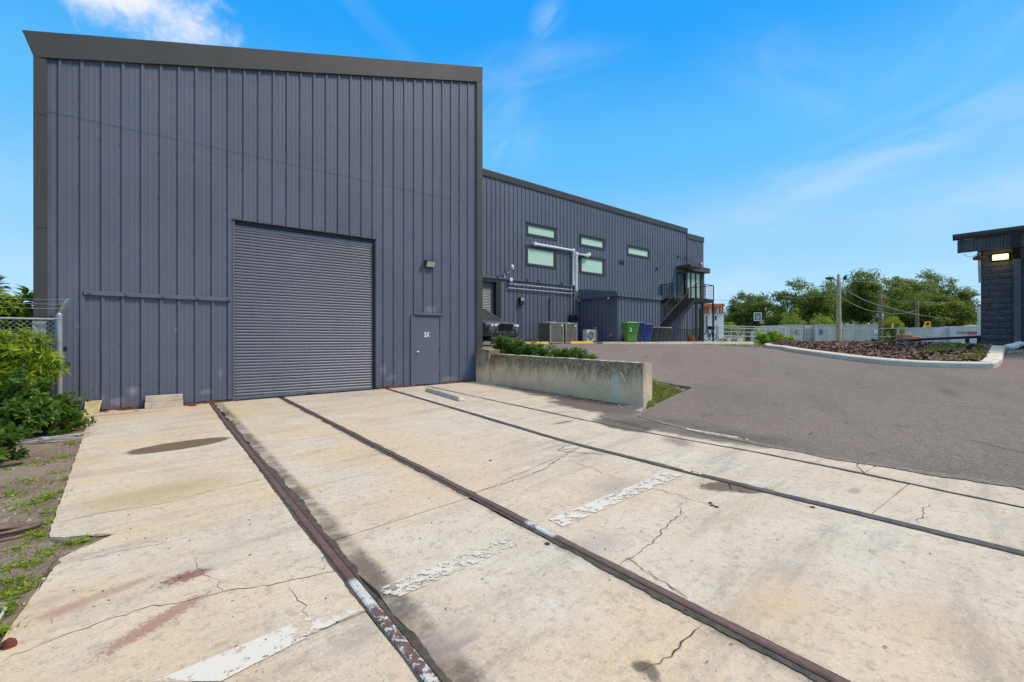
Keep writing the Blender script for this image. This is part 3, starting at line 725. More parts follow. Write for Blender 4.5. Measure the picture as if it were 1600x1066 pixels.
# ------------------------------------------------------------------ asphalt lot
def xl_lot(Y): return float(np.interp(Y, [-9, .47, 2.02, 3.05, 4, 5.2, 5.3, 5.62, 5.95, 6.5, 7, 9, 12.1, 22], [7.24, 6.83, 6.54, 6.60, 6.71, 7.02, 7.16, 8.7, 10.1, 9.82, 9.6, 9.42, 9.3, 9.3]))
def xr_lot(Y): return float(np.interp(Y, [-9, 2.4, 2.6, 8.3, 17.4, 22], [21.85, 21.85, 23, 23, 36, 36]))
yr = np.unique(np.round(np.concatenate([np.arange(-9, 5.2, .4), np.arange(5.2, 7.2, .06), np.arange(7.2, 20.4, .4)]), 3))
mb = MB(); kx = 34
for Y in yr:
    a, b_ = xl_lot(Y), xr_lot(Y)
    for j in range(kx + 1):
        X = a + (b_ - a) * (j / kx) ** 1.4
        if j == 0: X += R.uniform(-.045, .03)
        z = lot(X, Y)
        if X < 8 and Y < 5.4: z = max(z, conc(X, Y) + .006)
        mb.v.append((X, Y, z))
for i in range(len(yr) - 1):
    for j in range(kx): q = i * (kx + 1) + j; mb.f.append((q, q + 1, q + kx + 2, q + kx + 1))
n0 = len(mb.v)
for i in range(len(yr)): v = mb.v[i * (kx + 1)]; mb.v.append((v[0] - .01, v[1], v[2] - .14))
for i in range(len(yr) - 1): mb.f.append((i * (kx + 1), (i + 1) * (kx + 1), n0 + i + 1, n0 + i))
mb.mi = [0] * len(mb.f)
struct(mb.build('asphalt_lot', M['asphalt'], None, fix=False, smooth=False))
q0, q1 = onL(1071, 672), onL(1168, 689.5)
mb = MB(); prev = None
for i in range(12):
    p = q0.lerp(q1, i / 11); z = max(lot(p.x, p.y), conc(p.x, p.y)) + .011
    cur = ((p.x, p.y, z), (p.x + .085, p.y + .03, max(lot(p.x + .085, p.y + .03), conc(p.x, p.y)) + .011))
    if prev: mb.quad(prev[0], prev[1], cur[1], cur[0])
    prev = cur
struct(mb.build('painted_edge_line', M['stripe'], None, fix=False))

# concrete walk by the annex
mb = MB(); zt = E - .045
ptsw = [(21.2, 15.95), (24.0, 15.55), (28, 15.6), (33, 16.2), (36.6, 16.9), (39, 17.6), (39, 20.35), (25.65, 20.35), (25.65, 17.35), (21.2, 17.35), (19.5, 17.3), (19.2, 16.6)]
n = len(ptsw); mb.v = [(x, y, zt) for x, y in ptsw] + [(x, y, zt - .3) for x, y in ptsw]
mb.f = [tuple(range(n))] + [(i, (i + 1) % n, n + (i + 1) % n, n + i) for i in range(n)]; mb.mi = [0] * len(mb.f)
struct(mb.build('pavement', M['kerb'], None))
WALK = zt

M['grit'] = simple('edge_grit', (.24, .20, .155), .95, .3, 14, bump=.8, bscale=50, c2=(.11, .09, .075))
mb = MB(); prev = None; wk = 1
for Y in np.arange(-5, 5.25, .02):
    X = xl_lot(Y); wk = .7 * wk + .3 * R.uniform(.2, 1.8); a_ = .5 + .3 * math.sin(Y * 2.1) + .2 * math.sin(Y * 7.3)
    l_, r_ = X - .02 - .09 * wk * a_, X + .015 + .05 * R.random(); cur = ((l_, Y, conc(l_, Y) + .0065), (r_, Y, max(lot(r_, Y), conc(r_, Y) + .006) + .006))
    if prev: mb.quad(prev[0], prev[1], cur[1], cur[0])
    prev = cur
struct(mb.build('edge_grit', M['grit'], None, fix=False), 'stuff')

# ------------------------------------------------------------------ ribbed metal cladding
PITCH = .3048
def cladding(parent, O, t, nrm, L, zb, zt, openings=(), phase=0, splits=(), mat=None, minor=True, per=3, name='wall_panel', rib_h=.037):
    """panels of `per` ribs; O start point (x,y), t direction, nrm outward; zb/zt functions of s"""
    def prof():
        bp = []; k0 = math.floor(-phase / PITCH) - 1
        for k in range(k0, k0 + int(L / PITCH) + 4):
            c = phase + k * PITCH
            bp += [(c - .042, 0), (c - .017, rib_h), (c + .017, rib_h), (c + .042, 0)]
            if minor:
                for q in (.36, .64):
                    m_ = c + PITCH * q; bp += [(m_ - .016, 0), (m_ - .007, .005), (m_ + .007, .005), (m_ + .016, 0)]
        return sorted(bp)
    B = prof(); bs = np.array([b_[0] for b_ in B]); bo = np.array([b_[1] for b_ in B])
    off = lambda s: float(np.interp(s, bs, bo))
    edges = [0.0]; e = phase - PITCH * .5
    while e <= 0.02: e += PITCH * per
    while e < L - .02: edges.append(e); e += PITCH * per
    edges.append(L); out = []
    cuts = sorted({x for o in openings for x in (o[0], o[1])})
    for a, b_ in zip(edges[:-1], edges[1:]):
        S = sorted({a, b_} | {s for s in bs if a < s < b_} | {c for c in cuts if a < c < b_})
        lev = [None] + list(splits) + [None]
        for li in range(len(lev) - 1):
            mbs = {}; lift = .005 * li
            for s0, s1 in zip(S[:-1], S[1:]):
                if s1 - s0 < 1e-5: continue
                sm = (s0 + s1) / 2; ivs = []
                lo = [zb(s0), zb(s1)] if lev[li] is None else [lev[li] - .015] * 2
                hi = [zt(s0), zt(s1)] if lev[li + 1] is None else [lev[li + 1]] * 2
                segs = [(lo, hi)]
                for o in openings:
                    if o[0] - 1e-6 <= sm <= o[1] + 1e-6:
                        ns = []
                        for l_, h_ in segs:
                            if o[3] <= l_[0] or o[2] >= h_[0]: ns.append((l_, h_)); continue
                            if o[2] > l_[0]: ns.append((l_, [o[2]] * 2))
                            if o[3] < h_[0]: ns.append(([o[3]] * 2, h_))
                        segs = ns
                for gi, (l_, h_) in enumerate(segs):
                    key = gi if any(o[0] <= a + .01 and o[1] >= b_ - .01 for o in openings) else 0
                    mb = mbs.setdefault(key, MB())
                    if h_[0] - l_[0] < .005: continue
                    P = []
                    for s, z in ((s0, l_[0]), (s1, l_[1]), (s1, h_[1]), (s0, h_[0])):
                        d = off(s) + .004 + lift; P.append((O[0] + t[0] * s + nrm[0] * d, O[1] + t[1] * s + nrm[1] * d, z))
                    mb.quad(*P)
            out += [q_.build(name, mat, parent, fix=False) for q_ in mbs.values() if q_.f]
    return out

# ------------------------------------------------------------------ front warehouse bay
YF = 12.15
FX0, FX1 = atY(55, 300, YF).x, atY(751.5, 300, YF).x
def wall_foot(X): return conc(X, YF)
zl_b, zr_b = atY(55, 92, YF).z, atY(751, 129.5, YF).z          # underside of the rake trim
zl_t, zr_t = atY(35, 50, YF).z, atY(751, 106.5, YF).z
XL_T = atY(35, 50, YF - .05).x
rake_b = lambda X: zl_b + (zr_b - zl_b) * (X - FX0) / (FX1 - FX0)
rake_t = lambda X: zl_t + (zr_t - zl_t) * (X - XL_T) / (FX1 - XL_T)
YB = 20.4                                                       # far wing's front wall
ware = thing('warehouse_bay', 'tall slate blue ribbed metal warehouse bay with dark sloping roof trim and roller door', 'building', ((FX0 + FX1) / 2, YF, wall_foot(3)))
rib_phase = atY(128, 300, YF).x + .0 - FX0
DX0, DX1 = atY(363, 400, YF).x, atY(587, 400, YF).x; DZ1 = atY(363, 343, YF).z
MX0, MX1 = atY(645, 500, YF).x, atY(689, 500, YF).x; MZ1 = atY(645, 491, YF).z
zsplit = atY(400, 244.5, YF).z
cladding(ware, (FX0, YF), (1, 0), (0, -1), FX1 - FX0, lambda s: wall_foot(FX0 + s) + .05, lambda s: rake_b(FX0 + s) + .06,
         [(DX0 - FX0, DX1 - FX0, -9, DZ1), (MX0 - FX0, MX1 - FX0, -9, MZ1)], rib_phase, (zsplit,), M['clad'])
# inner core so that the walls have depth, with a pocket for the doors
mb = MB(); d0 = .10
def corebox(x0, x1, z0f, z1f, y0=YF + .012, y1=YF + d0):
    mb.hexa([(x0, y0, z0f(x0)), (x1, y0, z0f(x1)), (x1, y1, z0f(x1)), (x0, y1, z0f(x0)), (x0, y0, z1f(x0)), (x1, y0, z1f(x1)), (x1, y1, z1f(x1)), (x0, y1, z1f(x0))])
low = lambda x: wall_foot(x) - .1
corebox(FX0, DX0, low, rake_b); corebox(DX0, DX1, lambda x: DZ1, rake_b); corebox(DX1, MX0, low, rake_b); corebox(MX0, MX1, lambda x: MZ1, rake_b); corebox(MX1, FX1, low, rake_b)
mb.hexa([(FX0, YF + d0, E - 1.7), (FX0 + .1, YF + d0, E - 1.7), (FX0 + .1, YB + 6, E - 1.7), (FX0, YB + 6, E - 1.7), (FX0, YF + d0, rake_b(FX0)), (FX0 + .1, YF + d0, rake_b(FX0)), (FX0 + .1, YB + 6, rake_b(FX0)), (FX0, YB + 6, rake_b(FX0))])
mb.hexa([(FX1 - .1, YF + d0, E - 1.7), (FX1, YF + d0, E - 1.7), (FX1, YB + 6, E - 1.7), (FX1 - .1, YB + 6, E - 1.7), (FX1 - .1, YF + d0, rake_b(FX1)), (FX1, YF + d0, rake_b(FX1)), (FX1, YB + 6, rake_b(FX1)), (FX1 - .1, YB + 6, rake_b(FX1))])
mb.build('wall_core', M['clad'], ware)
cladding(ware, (FX1, YF + .02), (0, 1), (1, 0), YB - YF - .05, lambda s: E - 1.4, lambda s: rake_b(FX1) + .05, (), .15, (), M['clad'], minor=False, name='wall_panel')
cladding(ware, (FX0, YF + .02), (0, 1), (-1, 0), YB - YF + 5, lambda s: E - 1.6, lambda s: rake_b(FX0) + .05, (), .15, (), M['clad'], minor=False, name='wall_panel')
# roof sheet
mb = MB(); y0, y1 = YF - .02, YB + 6
mb.hexa([(XL_T + .05, y0, rake_t(XL_T) - .10), (FX1 + .02, y0, rake_t(FX1) - .10), (FX1 + .02, y1, rake_t(FX1) - .10), (XL_T + .05, y1, rake_t(XL_T) - .10),
         (XL_T + .05, y0, rake_t(XL_T) - .04), (FX1 + .02, y0, rake_t(FX1) - .04), (FX1 + .02, y1, rake_t(FX1) - .04), (XL_T + .05, y1, rake_t(XL_T) - .04)])
mb.build('roof', M['trim'], ware)
# rake trim in three lengths, each lapping the next
cutx = [XL_T, atY(330, 90, YF).x, atY(632, 110, YF).x, FX1]
for i in range(3):
    a, b_ = cutx[i], cutx[i + 1]; mb = MB(); la = a if i else FX0 - .01
    yo = YF - .088 - .002 * (i % 2); yi = YF - .012 if i else YF + .1
    xa_t, xa_b = (XL_T, FX0 - .01) if i == 0 else (a - .02, a - .02)
    n = 7; rg = []
    for j in range(n + 1):
        s = j / n; xt = xa_t + (b_ - xa_t) * s; xb = xa_b + (b_ - xa_b) * s
        wv = .004 * math.sin(j * 2.1 + i)
        rg.append([(xb, yo + wv + .006, rake_b(xb)), (xt, yo + wv - .008, rake_t(xt) - .012), (xt, yo + wv + .012, rake_t(xt)), (xt, YF + .2, rake_t(xt)), (xb, YF + .2, rake_b(xb) + .03), (xb, yo + .012, rake_b(xb) - .006)])
    mb.loft(rg); mb.build('rake_trim', M['trim'], ware)
# corner trims
tx = atY(74, 300, YF).x
for (a, b_, nm) in ((FX0 - .015, tx, 'corner_trim'), (atY(743, 300, YF).x, FX1 + .012, 'corner_trim')):
    zs = [wall_foot(a) + (.0 if a < 0 else .55), E + 2.1, E + 4.2, min(rake_b(a), rake_b(b_)) + .02]
    if a > 0: zs = [wall_foot(a) + .02, E + 2.3, E + 5.0, rake_b(a) + .02]
    for k in range(len(zs) - 1):
        mb = MB(); mb.box(a, b_, YF - .074 - .002 * k, YF + .09, zs[k], zs[k + 1] - .004)
        mb.build(nm, M['trim'], ware, bevel=.004)
# lighter sheet wrapped round the left corner near the ground
mb = MB(); mb.box(FX0 - .025, tx - .005, YF - .09, YF + .05, wall_foot(FX0) + .02, atY(60, 502, YF).z); mb.build('corner_guard', simple('pale_blue_sheet', (.34, .37, .42), .45, .1, 2, metal=.2), ware)
# rusty foot of the wall
mb = MB(); X = FX0
while X < FX1 - .05:
    w_ = R.uniform(.10, .22); x1 = min(X + w_, FX1)
    if not (DX0 - .03 < (X + x1) / 2 < DX1 + .02 or MX0 - .02 < (X + x1) / 2 < MX1 + .02):
        h = R.uniform(.02, .07); mb.box(X, x1 - .004, YF - .03 - R.uniform(0, .03), YF + .005, wall_foot(X) - .01, wall_foot(X) + h)
    X = x1
struct(mb.build('rusted_base_strip', M['rust'], ware), 'stuff')
# fasteners in rows on the girts
mb = MB(); zz = [E - .9, E - .1, E + .85, E + 1.9, E + 3.0, E + 3.95, E + 4.7, E + 5.6, E + 6.5, E + 7.4]
for z in zz:
    k = 0
    while True:
        X = atY(128, 300, YF).x + (k - 1) * PITCH; k += 1
        if X > FX1 - .2: break
        for dx in (-.05,):
            x = X + dx
            if x < tx or z > rake_b(x) - .1 or (DX0 - .05 < x < DX1 + .05 and z < DZ1 + .05) or (MX0 - .08 < x < MX1 + .08 and z < MZ1 + .1): continue
            mb.lathe([(.010, 0), (.010, -.006), (.0, -.009)], (x, YF - .008, z + R.uniform(-.01, .01)), 5, 'y')
struct(mb.build('fasteners', M['black'], ware, fix=False), 'stuff')
# sliding-door track / horizontal bar left of the roller door
bx0, bx1 = atY(131, 460, YF).x, atY(362, 467, YF).x; bz = atY(131, 457.5, YF).z
mb = MB(); mb.box(bx0, bx1, YF - .075, YF - .036, bz - .045, bz + .04)
tr = mb.build('door_track', M['clad'], ware, bevel=.004)
for f in (.04, .26, .50, .74, .97):
    x = bx0 + (bx1 - bx0) * f; mb = MB(); mb.box(x - .03, x + .03, YF - .088, YF - .076, bz - .03, bz + .025); mb.lathe([(.012, 0), (.012, -.012), (0, -.014)], (x, YF - .088, bz), 6, 'y'); mb.build('track_bracket', M['clad'], tr)
# thin vertical closure trims of an old blocked opening
for x in (bx0 - .005, DX0 - .06):
    mb = MB(); mb.box(x - .02, x + .02, YF - .045, YF - .002, wall_foot(x) + .06, bz - .05 if x < 0 else DZ1 + .02); mb.build('closure_trim', M['clad'], ware)
# holes and dents at the foot of the wall, seen by the fence
for (px, py, a, b_) in ((102, 545, .035, .05), (104, 571, .07, .06)):
    q = atY(px, py, YF - .012); mb = MB(); k = 9
    mb.add([(q.x + math.cos(i * 6.283 / k) * a * R.uniform(.7, 1.1), YF - .0095, q.z + math.sin(i * 6.283 / k) * b_ * R.uniform(.6, 1.1)) for i in range(k)], [tuple(range(k))]); mb.build('torn_hole', M['black'], ware)

# roller door: ribbed curtain, guides, bottom bar, head
def roller_mat(name, c, wear):
    m, g, b = new_mat(name); p = g.pos(); x = g.xyz(p)
    n = g.noise(g.map(p, sc=(2.2, 1, .5)), 1.3, 6, .7, .3); f = g.noise(p, 40, 4, .7); st = g.noise(g.map(p, sc=(1, 1, 9)), 6, 5, .6)
    hi = g.mr(x[2], E + 1.2, E + 2.6)
    col = g.mix(g.m('MULTIPLY', g.mr(st, .5, .8), .3), c, tuple(k * .6 for k in c))
    wr = g.m('MULTIPLY', g.m('MULTIPLY', g.mr(n, .52, .74), hi), g.mr(f, .3, .7, .85, 1.0))
    col = g.mix(g.m('MULTIPLY', wr, wear), col, (.30, .30, .30))
    low = g.mr(x[2], .75, .3); col = g.mix(g.m('MULTIPLY', g.m('MULTIPLY', low, g.mr(g.noise(p, 4, 6, .7), .4, .7)), .5), col, (.19, .19, .19))
    g.put(b.inputs['Base Color'], col); b.inputs['Roughness'].default_value = .42; b.inputs['Specular IOR Level'].default_value = .5; b.inputs['Metallic'].default_value = .1; return m
M['roller'] = roller_mat('roller_door_paint', (.118, .124, .155), .5)
M['roller_far'] = roller_mat('grey_roller_door', (.18, .18, .185), .2)
def roller_door(parent, x0, x1, zb0, zb1, z1, yc, pitch, mat, name='roller_door'):
    """curtain hanging at plane yc; bottom edge follows the floor"""
    mb = MB(); yo = yc; n = 6; zlow = min(zb0, zb1); k = int((z1 - zlow) / pitch) + 1; rows = []
    for i in range(k):
        for (f, d) in ((0, .006), (.10, -.008), (.32, -.018), (.60, -.020), (.84, -.014), (.94, .006)):
            z = z1 - (i + f) * pitch
            rows.append((z, d))
    R_ = []
    for z, d in rows:
        r = []
        for j in range(n + 1):
            x = x0 + (x1 - x0) * j / n; zmin = zb0 + (zb1 - zb0) * j / n + .06
            r.append((x, yo + d + .004 * math.sin(j * 1.7 + z * .8), max(z, zmin)))
        R_.append(r)
    mb.loft(R_[::-1], closed=False, cap=False)
    cur = mb.build('door_curtain', mat, parent, fix=False)
    mb = MB(); mb.hexa([(x0, yo - .03, zb0 + .012), (x1, yo - .03, zb1 + .012), (x1, yo + .02, zb1 + .012), (x0, yo + .02, zb0 + .012), (x0, yo - .03, zb0 + .085), (x1, yo - .03, zb1 + .085), (x1, yo + .02, zb1 + .085), (x0, yo + .02, zb0 + .085)])
    mb.build('bottom_bar', mat, cur, bevel=.006); return cur
rd = roller_door(ware, DX0 + .03, DX1 - .03, wall_foot(DX0), wall_foot(DX1), DZ1 - .20, YF + .075, .070, M['roller'])
for x in (DX0, DX1 - .045):
    mb = MB(); mb.box(x, x + .045, YF - .015, YF + .10, wall_foot(x) - .01, DZ1 - .003); mb.build('door_guide', M['clad'] if x < 3 else M['steel'], ware, bevel=.004)
mb = MB(); mb.box(DX0 + .046, DX1 - .046, YF + .03, YF + .10, DZ1 - .09, DZ1 - .004); mb.build('head_gap_shade', M['black'], ware)  # black box stands in for the shade in the gap above the curtain
mb = MB(); mb.box(DX0 + .046, DX1 - .046, YF + .05, YF + .09, DZ1 - .20, DZ1 - .101); mb.build('top_plate', M['roller'], ware)
mb = MB(); mb.box(DX0 - .004, DX1 + .004, YF - .04, YF - .0, DZ1 - .012, DZ1 + .010); mb.build('head_flashing', M['black'], ware, bevel=.003)
mb = MB(); mb.box(DX0, DX1, YF + .05, YF + .095, wall_foot(DX0) - .12, wall_foot(DX0) - .0); mb.build('threshold', M['crackfill'], ware)
q = atY(485, 614, YF); mb = MB(); mb.box(q.x - .07, q.x + .07, YF - .02, YF + .04, wall_foot(q.x) + .005, wall_foot(q.x) + .05); mb.tube([(q.x - .05, YF - .02, wall_foot(q.x) + .03), (q.x, YF - .05, wall_foot(q.x) + .02), (q.x + .06, YF - .02, wall_foot(q.x) + .03)], .01, 6); mb.build('door_latch', M['black'], ware)
for i in range(9):       # frayed bits of the brush seal at the head
    x = DX0 + R.uniform(.1, DX1 - DX0 - .2); mb = MB(); mb.box(x, x + R.uniform(.02, .08), YF - .02, YF - .004, DZ1 - R.uniform(.03, .06), DZ1 - .01); mb.build('seal_scrap', M['black'], ware)

# man door
zf = wall_foot((MX0 + MX1) / 2) + .01
mb = MB(); mb.box(MX0, MX0 + .055, YF - .05, YF + .06, zf, MZ1); mb.box(MX1 - .055, MX1, YF - .05, YF + .06, zf, MZ1); mb.box(MX0 + .056, MX1 - .056, YF - .05, YF + .06, MZ1 - .055, MZ1)
mb.build('door_frame', M['clad'], ware, bevel=.004)
mb = MB(); mb.box(MX0 - .0, MX1 + .06, YF - .085, YF - .052, MZ1 - .012, MZ1 + .05); mb.build('drip_cap', M['clad'], ware, bevel=.003)
mb = MB(); mb.box(MX0 - .075, MX0 - .004, YF - .05, YF + .0, zf, MZ1 - .04); mb.box(MX1 + .004, MX1 + .06, YF - .045, YF, zf, MZ1 - .04); mb.build('door_side_trim', M['clad'], ware)
mb = MB(); mb.box(MX0 + .058, MX1 - .058, YF - .028, YF + .018, zf + .02, MZ1 - .06)
door = mb.build('door', M['clad'], ware, bevel=.003)
mb = MB(); mb.box(MX0 + .075, MX1 - .07, YF - .031, YF - .0285, zf + .05, zf + .36); mb.build('kick_plate', M['clad'], door)
hq = atY(650, 550, YF); hx = MX0 + .125
mb = MB(); mb.lathe([(.033, 0), (.033, -.012), (.012, -.014), (.012, -.05), (.028, -.055), (.033, -.07), (.024, -.086), (0, -.09)], (hx, YF - .028, hq.z), 14, 'y'); mb.build('handle', M['chrome'], door, smooth=True)
for f in (.13, .5, .88):
    z = zf + (MZ1 - zf) * f; mb = MB(); mb.tube([(MX1 - .058, YF - .038, z - .055), (MX1 - .058, YF - .038, z + .055)], .010, 8); mb.build('hinge', M['steel'], door)
def text_obj(body, size, loc, rotz, mat, parent=None, name='lettering', extrude=.002, sx=1.0, bold=.0, align='CENTER'):
    cu = bpy.data.curves.new(name, 'FONT'); cu.body = body; cu.size = size; cu.extrude = extrude; cu.align_x = align; cu.align_y = 'CENTER'; cu.offset = bold
    ob = bpy.data.objects.new(name, cu); COL.objects.link(ob)
    dg = bpy.context.evaluated_depsgraph_get(); me = bpy.data.meshes.new_from_object(ob.evaluated_get(dg)); bpy.data.objects.remove(ob); me.name = name
    me.transform(Matrix.Translation(Vector(loc)) @ Matrix.Rotation(rotz, 4, 'Z') @ Matrix.Rotation(rad(90), 4, 'X') @ Matrix.Diagonal((sx, 1, 1, 1)))
    off = OFF.get(parent.name, Vector((0, 0, 0))) if parent is not None else Vector((0, 0, 0)); me.transform(Matrix.Translation(-off))
    me.materials.append(mat); o = bpy.data.objects.new(name, me); _reg(o, parent); OFF[o.name] = off; return o
sg = atY(666.2, 523.5, YF)
text_obj('SX', .20, (sg.x, YF - .0310, sg.z), 0, M['white'], door, 'unit_number', sx=.72, bold=.006)
# wall pack lamp
lq = atY(669, 413, YF); t = thing('wall_lamp', 'small dark wall lamp with pale lens on the blue ribs above the plain steel door', 'lamp', (lq.x, YF, lq.z))
mb = MB(); x0, x1 = lq.x - .16, lq.x + .16
mb.loft([[(x, YF - .03, lq.z - .10), (x, YF - .12, lq.z - .10), (x, YF - .20, lq.z + .045), (x, YF - .20, lq.z + .085), (x, YF - .03, lq.z + .10)] for x in (x0, x1)]); mb.build('housing', M['black_pl'], t, bevel=.006)
mb = MB(); mb.quad((x0 + .04, YF - .125, lq.z - .093), (x1 - .02, YF - .125, lq.z - .093), (x1 - .02, YF - .203, lq.z + .05), (x0 + .04, YF - .203, lq.z + .05)); mb.build('lens', simple('frosted_lens', (.66, .62, .54), .3, .05), t)

# ------------------------------------------------------------------ retaining wall
def ret_mat():
    m, g, b = new_mat('weathered_wall_concrete'); p = g.pos(); x = g.xyz(p)
    n = g.noise(p, 2.2, 6, .68, .3); f = g.noise(p, 14, 6, .7); st = g.noise(g.map(p, sc=(1, 1, 4)), 6.5, 8, .7, .3); vf = g.noise(p, 60, 3, .6)
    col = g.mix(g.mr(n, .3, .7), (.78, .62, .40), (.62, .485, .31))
    h = g.m('ADD', x[2], g.m('MULTIPLY', g.m('SUBTRACT', st, .5), .95))
    top = g.mr(h, .60, 1.08)
    ng = g.m('MULTIPLY', top, g.mr(f, .25, .62, .45, 1.0))
    col = g.mix(g.m('MULTIPLY', ng, .9), col, (.085, .074, .045))       # algae running down from the top
    col = g.mix(g.m('MULTIPLY', g.mr(st, .60, .80), .35), col, (.16, .14, .095))
    col = g.mix(g.m('MULTIPLY', g.mr(vf, .55, .75), .3), col, (.16, .15, .12))
    for (px, py, ry, rz, c, s) in ((780, 557, .45, .05, (.24, .075, .05), .75), (960, 603, .16, .34, (.60, .60, .58), .7), (758, 560, .22, .3, (.45, .40, .31), .5), (800, 580, .2, .12, (.42, .39, .33), .5)):
        q = atX(px, py, 8.05)
        v = g.map(p, (q.x, q.y, q.z), (0, 0, 0), (1e4, ry, rz)); l = g.m('ADD', g.vm('LENGTH', v, (0, 0, 0), out=1), g.m('MULTIPLY', g.m('SUBTRACT', f, .5), 1.3))
        col = g.mix(g.m('MULTIPLY', g.mr(l, 1, .4), s), col, c)
    endk = g.mr(x[1], 5.885, 5.875)
    col = g.mix(g.m('MULTIPLY', endk, g.mr(n, .3, .6, .3, .75)), col, (.56, .47, .36))
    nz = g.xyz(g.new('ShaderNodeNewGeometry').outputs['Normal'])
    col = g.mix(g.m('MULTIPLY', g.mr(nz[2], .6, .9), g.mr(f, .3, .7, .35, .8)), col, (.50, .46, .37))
    g.put(b.inputs['Base Color'], col); b.inputs['Roughness'].default_value = .92; b.inputs['Specular IOR Level'].default_value = .25
    g.put(b.inputs['Normal'], g.bump(g.m('ADD', f, g.m('MULTIPLY', n, 1.5)), .55, .025)); return m
M['ret'] = ret_mat()
rw = thing('retaining_wall', 'low stained concrete retaining wall with dark algae streaks running out from the warehouse corner', 'wall', (8.2, 9, conc(8.2, 9)))
WT0 = atX(766, 553, 8.05).z; WT1 = atX(1003, 567.5, 8.05).z
def wall_block(x0, x1, y0, y1, zt0, zt1, name):
    mb = MB(); ny_, nz_ = max(2, int((y1 - y0) / .12)), 6; rg = []
    for i in range(ny_ + 1):
        Y = y0 + (y1 - y0) * i / ny_; zt = zt0 + (zt1 - zt0) * i / ny_ + R.uniform(-.008, .008); zb = conc(x0, Y) - .12
        a = [(x0 + R.uniform(-.004, .004), Y, zb + (zt - zb) * j / nz_) for j in range(nz_)]
        c = [(x0 + .012 + R.uniform(0, .012), Y, zt), (x1 - .012 - R.uniform(0, .012), Y, zt + R.uniform(-.006, .004))]
        d = [(x1 + R.uniform(-.004, .004), Y, zt - (zt - zb) * j / nz_) for j in range(1, nz_ + 1)]
        rg.append(a + c + d)
    mb.loft(rg); return mb.build(name, M['ret'], rw, fix=True)
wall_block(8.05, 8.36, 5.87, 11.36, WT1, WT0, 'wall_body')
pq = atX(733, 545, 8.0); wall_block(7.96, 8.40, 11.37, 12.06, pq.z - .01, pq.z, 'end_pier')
mb = MB(); q = atX(975, 590, 8.04); mb.tube([(8.046, q.y + .10, q.z + .10), (8.044, q.y + .02, q.z + .02), (8.046, q.y - .03, q.z - .10)], .011, 5); mb.build('scrape_mark', M['white'], rw)

# stacked timbers and board at the foot of the wall
q0, q1 = atY(226, 640, YF - .16), atY(286, 635, YF - .16)
zb = wall_foot((q0.x + q1.x) / 2)
for k, (z0, z1, dx, lab) in enumerate(((zb - .005, zb + .135, 0, 'lower of two pale timber offcuts stacked against the blue wall'), (zb + .139, zb + .262, .01, 'upper pale timber offcut lying on another one by the blue wall'))):
    mb = MB(); mb.box(q0.x + dx, q1.x - dx, YF - .21 + .01 * k, YF - .075, z0, z1); tag(mb.build('timber_offcut', M['timber'], None, bevel=.006), lab, 'timber', 'timber offcuts by the wall')
q = atY(147, 640, YF - .1); mb = MB(); zb = conc(q.x, YF - .2) - .02
mb.hexa([(q.x - .14, YF - .30, zb), (q.x + .05, YF - .33, zb), (q.x + .08, YF - .30, zb), (q.x - .12, YF - .27, zb), (q.x - .13, YF - .09, zb + .26), (q.x + .09, YF - .12, zb + .27), (q.x + .12, YF - .09, zb + .27), (q.x - .11, YF - .06, zb + .26)])
tag(mb.build('board', M['ply'], None, bevel=.004), 'short yellowed board leaning on the blue wall at the edge of the slab', 'board')
# precast wheel stop lying on the slab
a, b_ = onC(668, 611), onC(722, 627); mb = MB(); t = (b_ - a).normalized(); nn = Vector((-t.y, t.x, 0)); rg = []
for s, h in ((0, .03), (.03, .09), (.5, .10), (.97, .09), (1, .03)):
    p = a.lerp(b_, s); rg.append([p - nn * .085, p - nn * .055 + Vector((0, 0, h)), p + nn * .055 + Vector((0, 0, h)), p + nn * .085])
mb.loft(rg); tag(mb.build('wheel_stop', M['conc_lt'], None, bevel=.008), 'pale concrete wheel stop lying on the slab in front of the plain steel door', 'wheel stop')

# ------------------------------------------------------------------ two-storey far wing
wing_x0, wing_x1 = FX1 + .005, atY(1073, 400, YB).x
tow_x1 = atY(1099, 400, YB).x
ztL = atY(756, 272.5, YB).z; ztR = atY(1072, 364.5, YB).z      # underside of the eaves trim
zTL = atY(756, 262.5, YB).z; zTR = atY(1072, 357, YB).z
eave_b = lambda X: ztL + (ztR - ztL) * (X - wing_x0) / (wing_x1 - wing_x0)
eave_t = lambda X: zTL + (zTR - zTL) * (X - wing_x0) / (wing_x1 - wing_x0)
wing = thing('office_wing', 'long two storey slate blue metal wing with green windows behind the bins', 'building', ((wing_x0 + wing_x1) / 2, YB, E))
WF = E - .25
def rect(x0, y0, x1, y1): a, b_ = atY(x0, y0, YB), atY(x1, y1, YB); return a.x, b_.x, min(a.z, b_.z), max(a.z, b_.z)
def wrect(xl, ytl, xr, ybl):     # uses the left edge for height
    return atY(xl, 400, YB).x, atY(xr, 400, YB).x, atY(xl, ybl, YB).z, atY(xl, ytl, YB).z
WINS = [wrect(822.3, 348.3, 869.5, 367.2), wrect(822, 384, 868.6, 414), wrect(906, 367.3, 944.5, 383.8), wrect(906.3, 399.8, 944.4, 426.2), wrect(979.8, 383.6, 1014.5, 398.2)]
rdo = (atY(740, 500, YB).x, atY(782.5, 500, YB).x, WF - 1, atY(770, 437, YB).z)
opens = [(a - wing_x0, b_ - wing_x0, c, d) for a, b_, c, d in WINS] + [(rdo[0] - wing_x0, rdo[1] - wing_x0, rdo[2], rdo[3])]
DRX0, DRX1 = atY(1058, 450, YB).x, atY(1070.5, 450, YB).x
dz0 = atY(1064, 465, YB).z - .12; dz1 = atY(1064, 427, YB).z
opens.append((DRX0 - wing_x0, DRX1 - wing_x0, dz0, dz1))
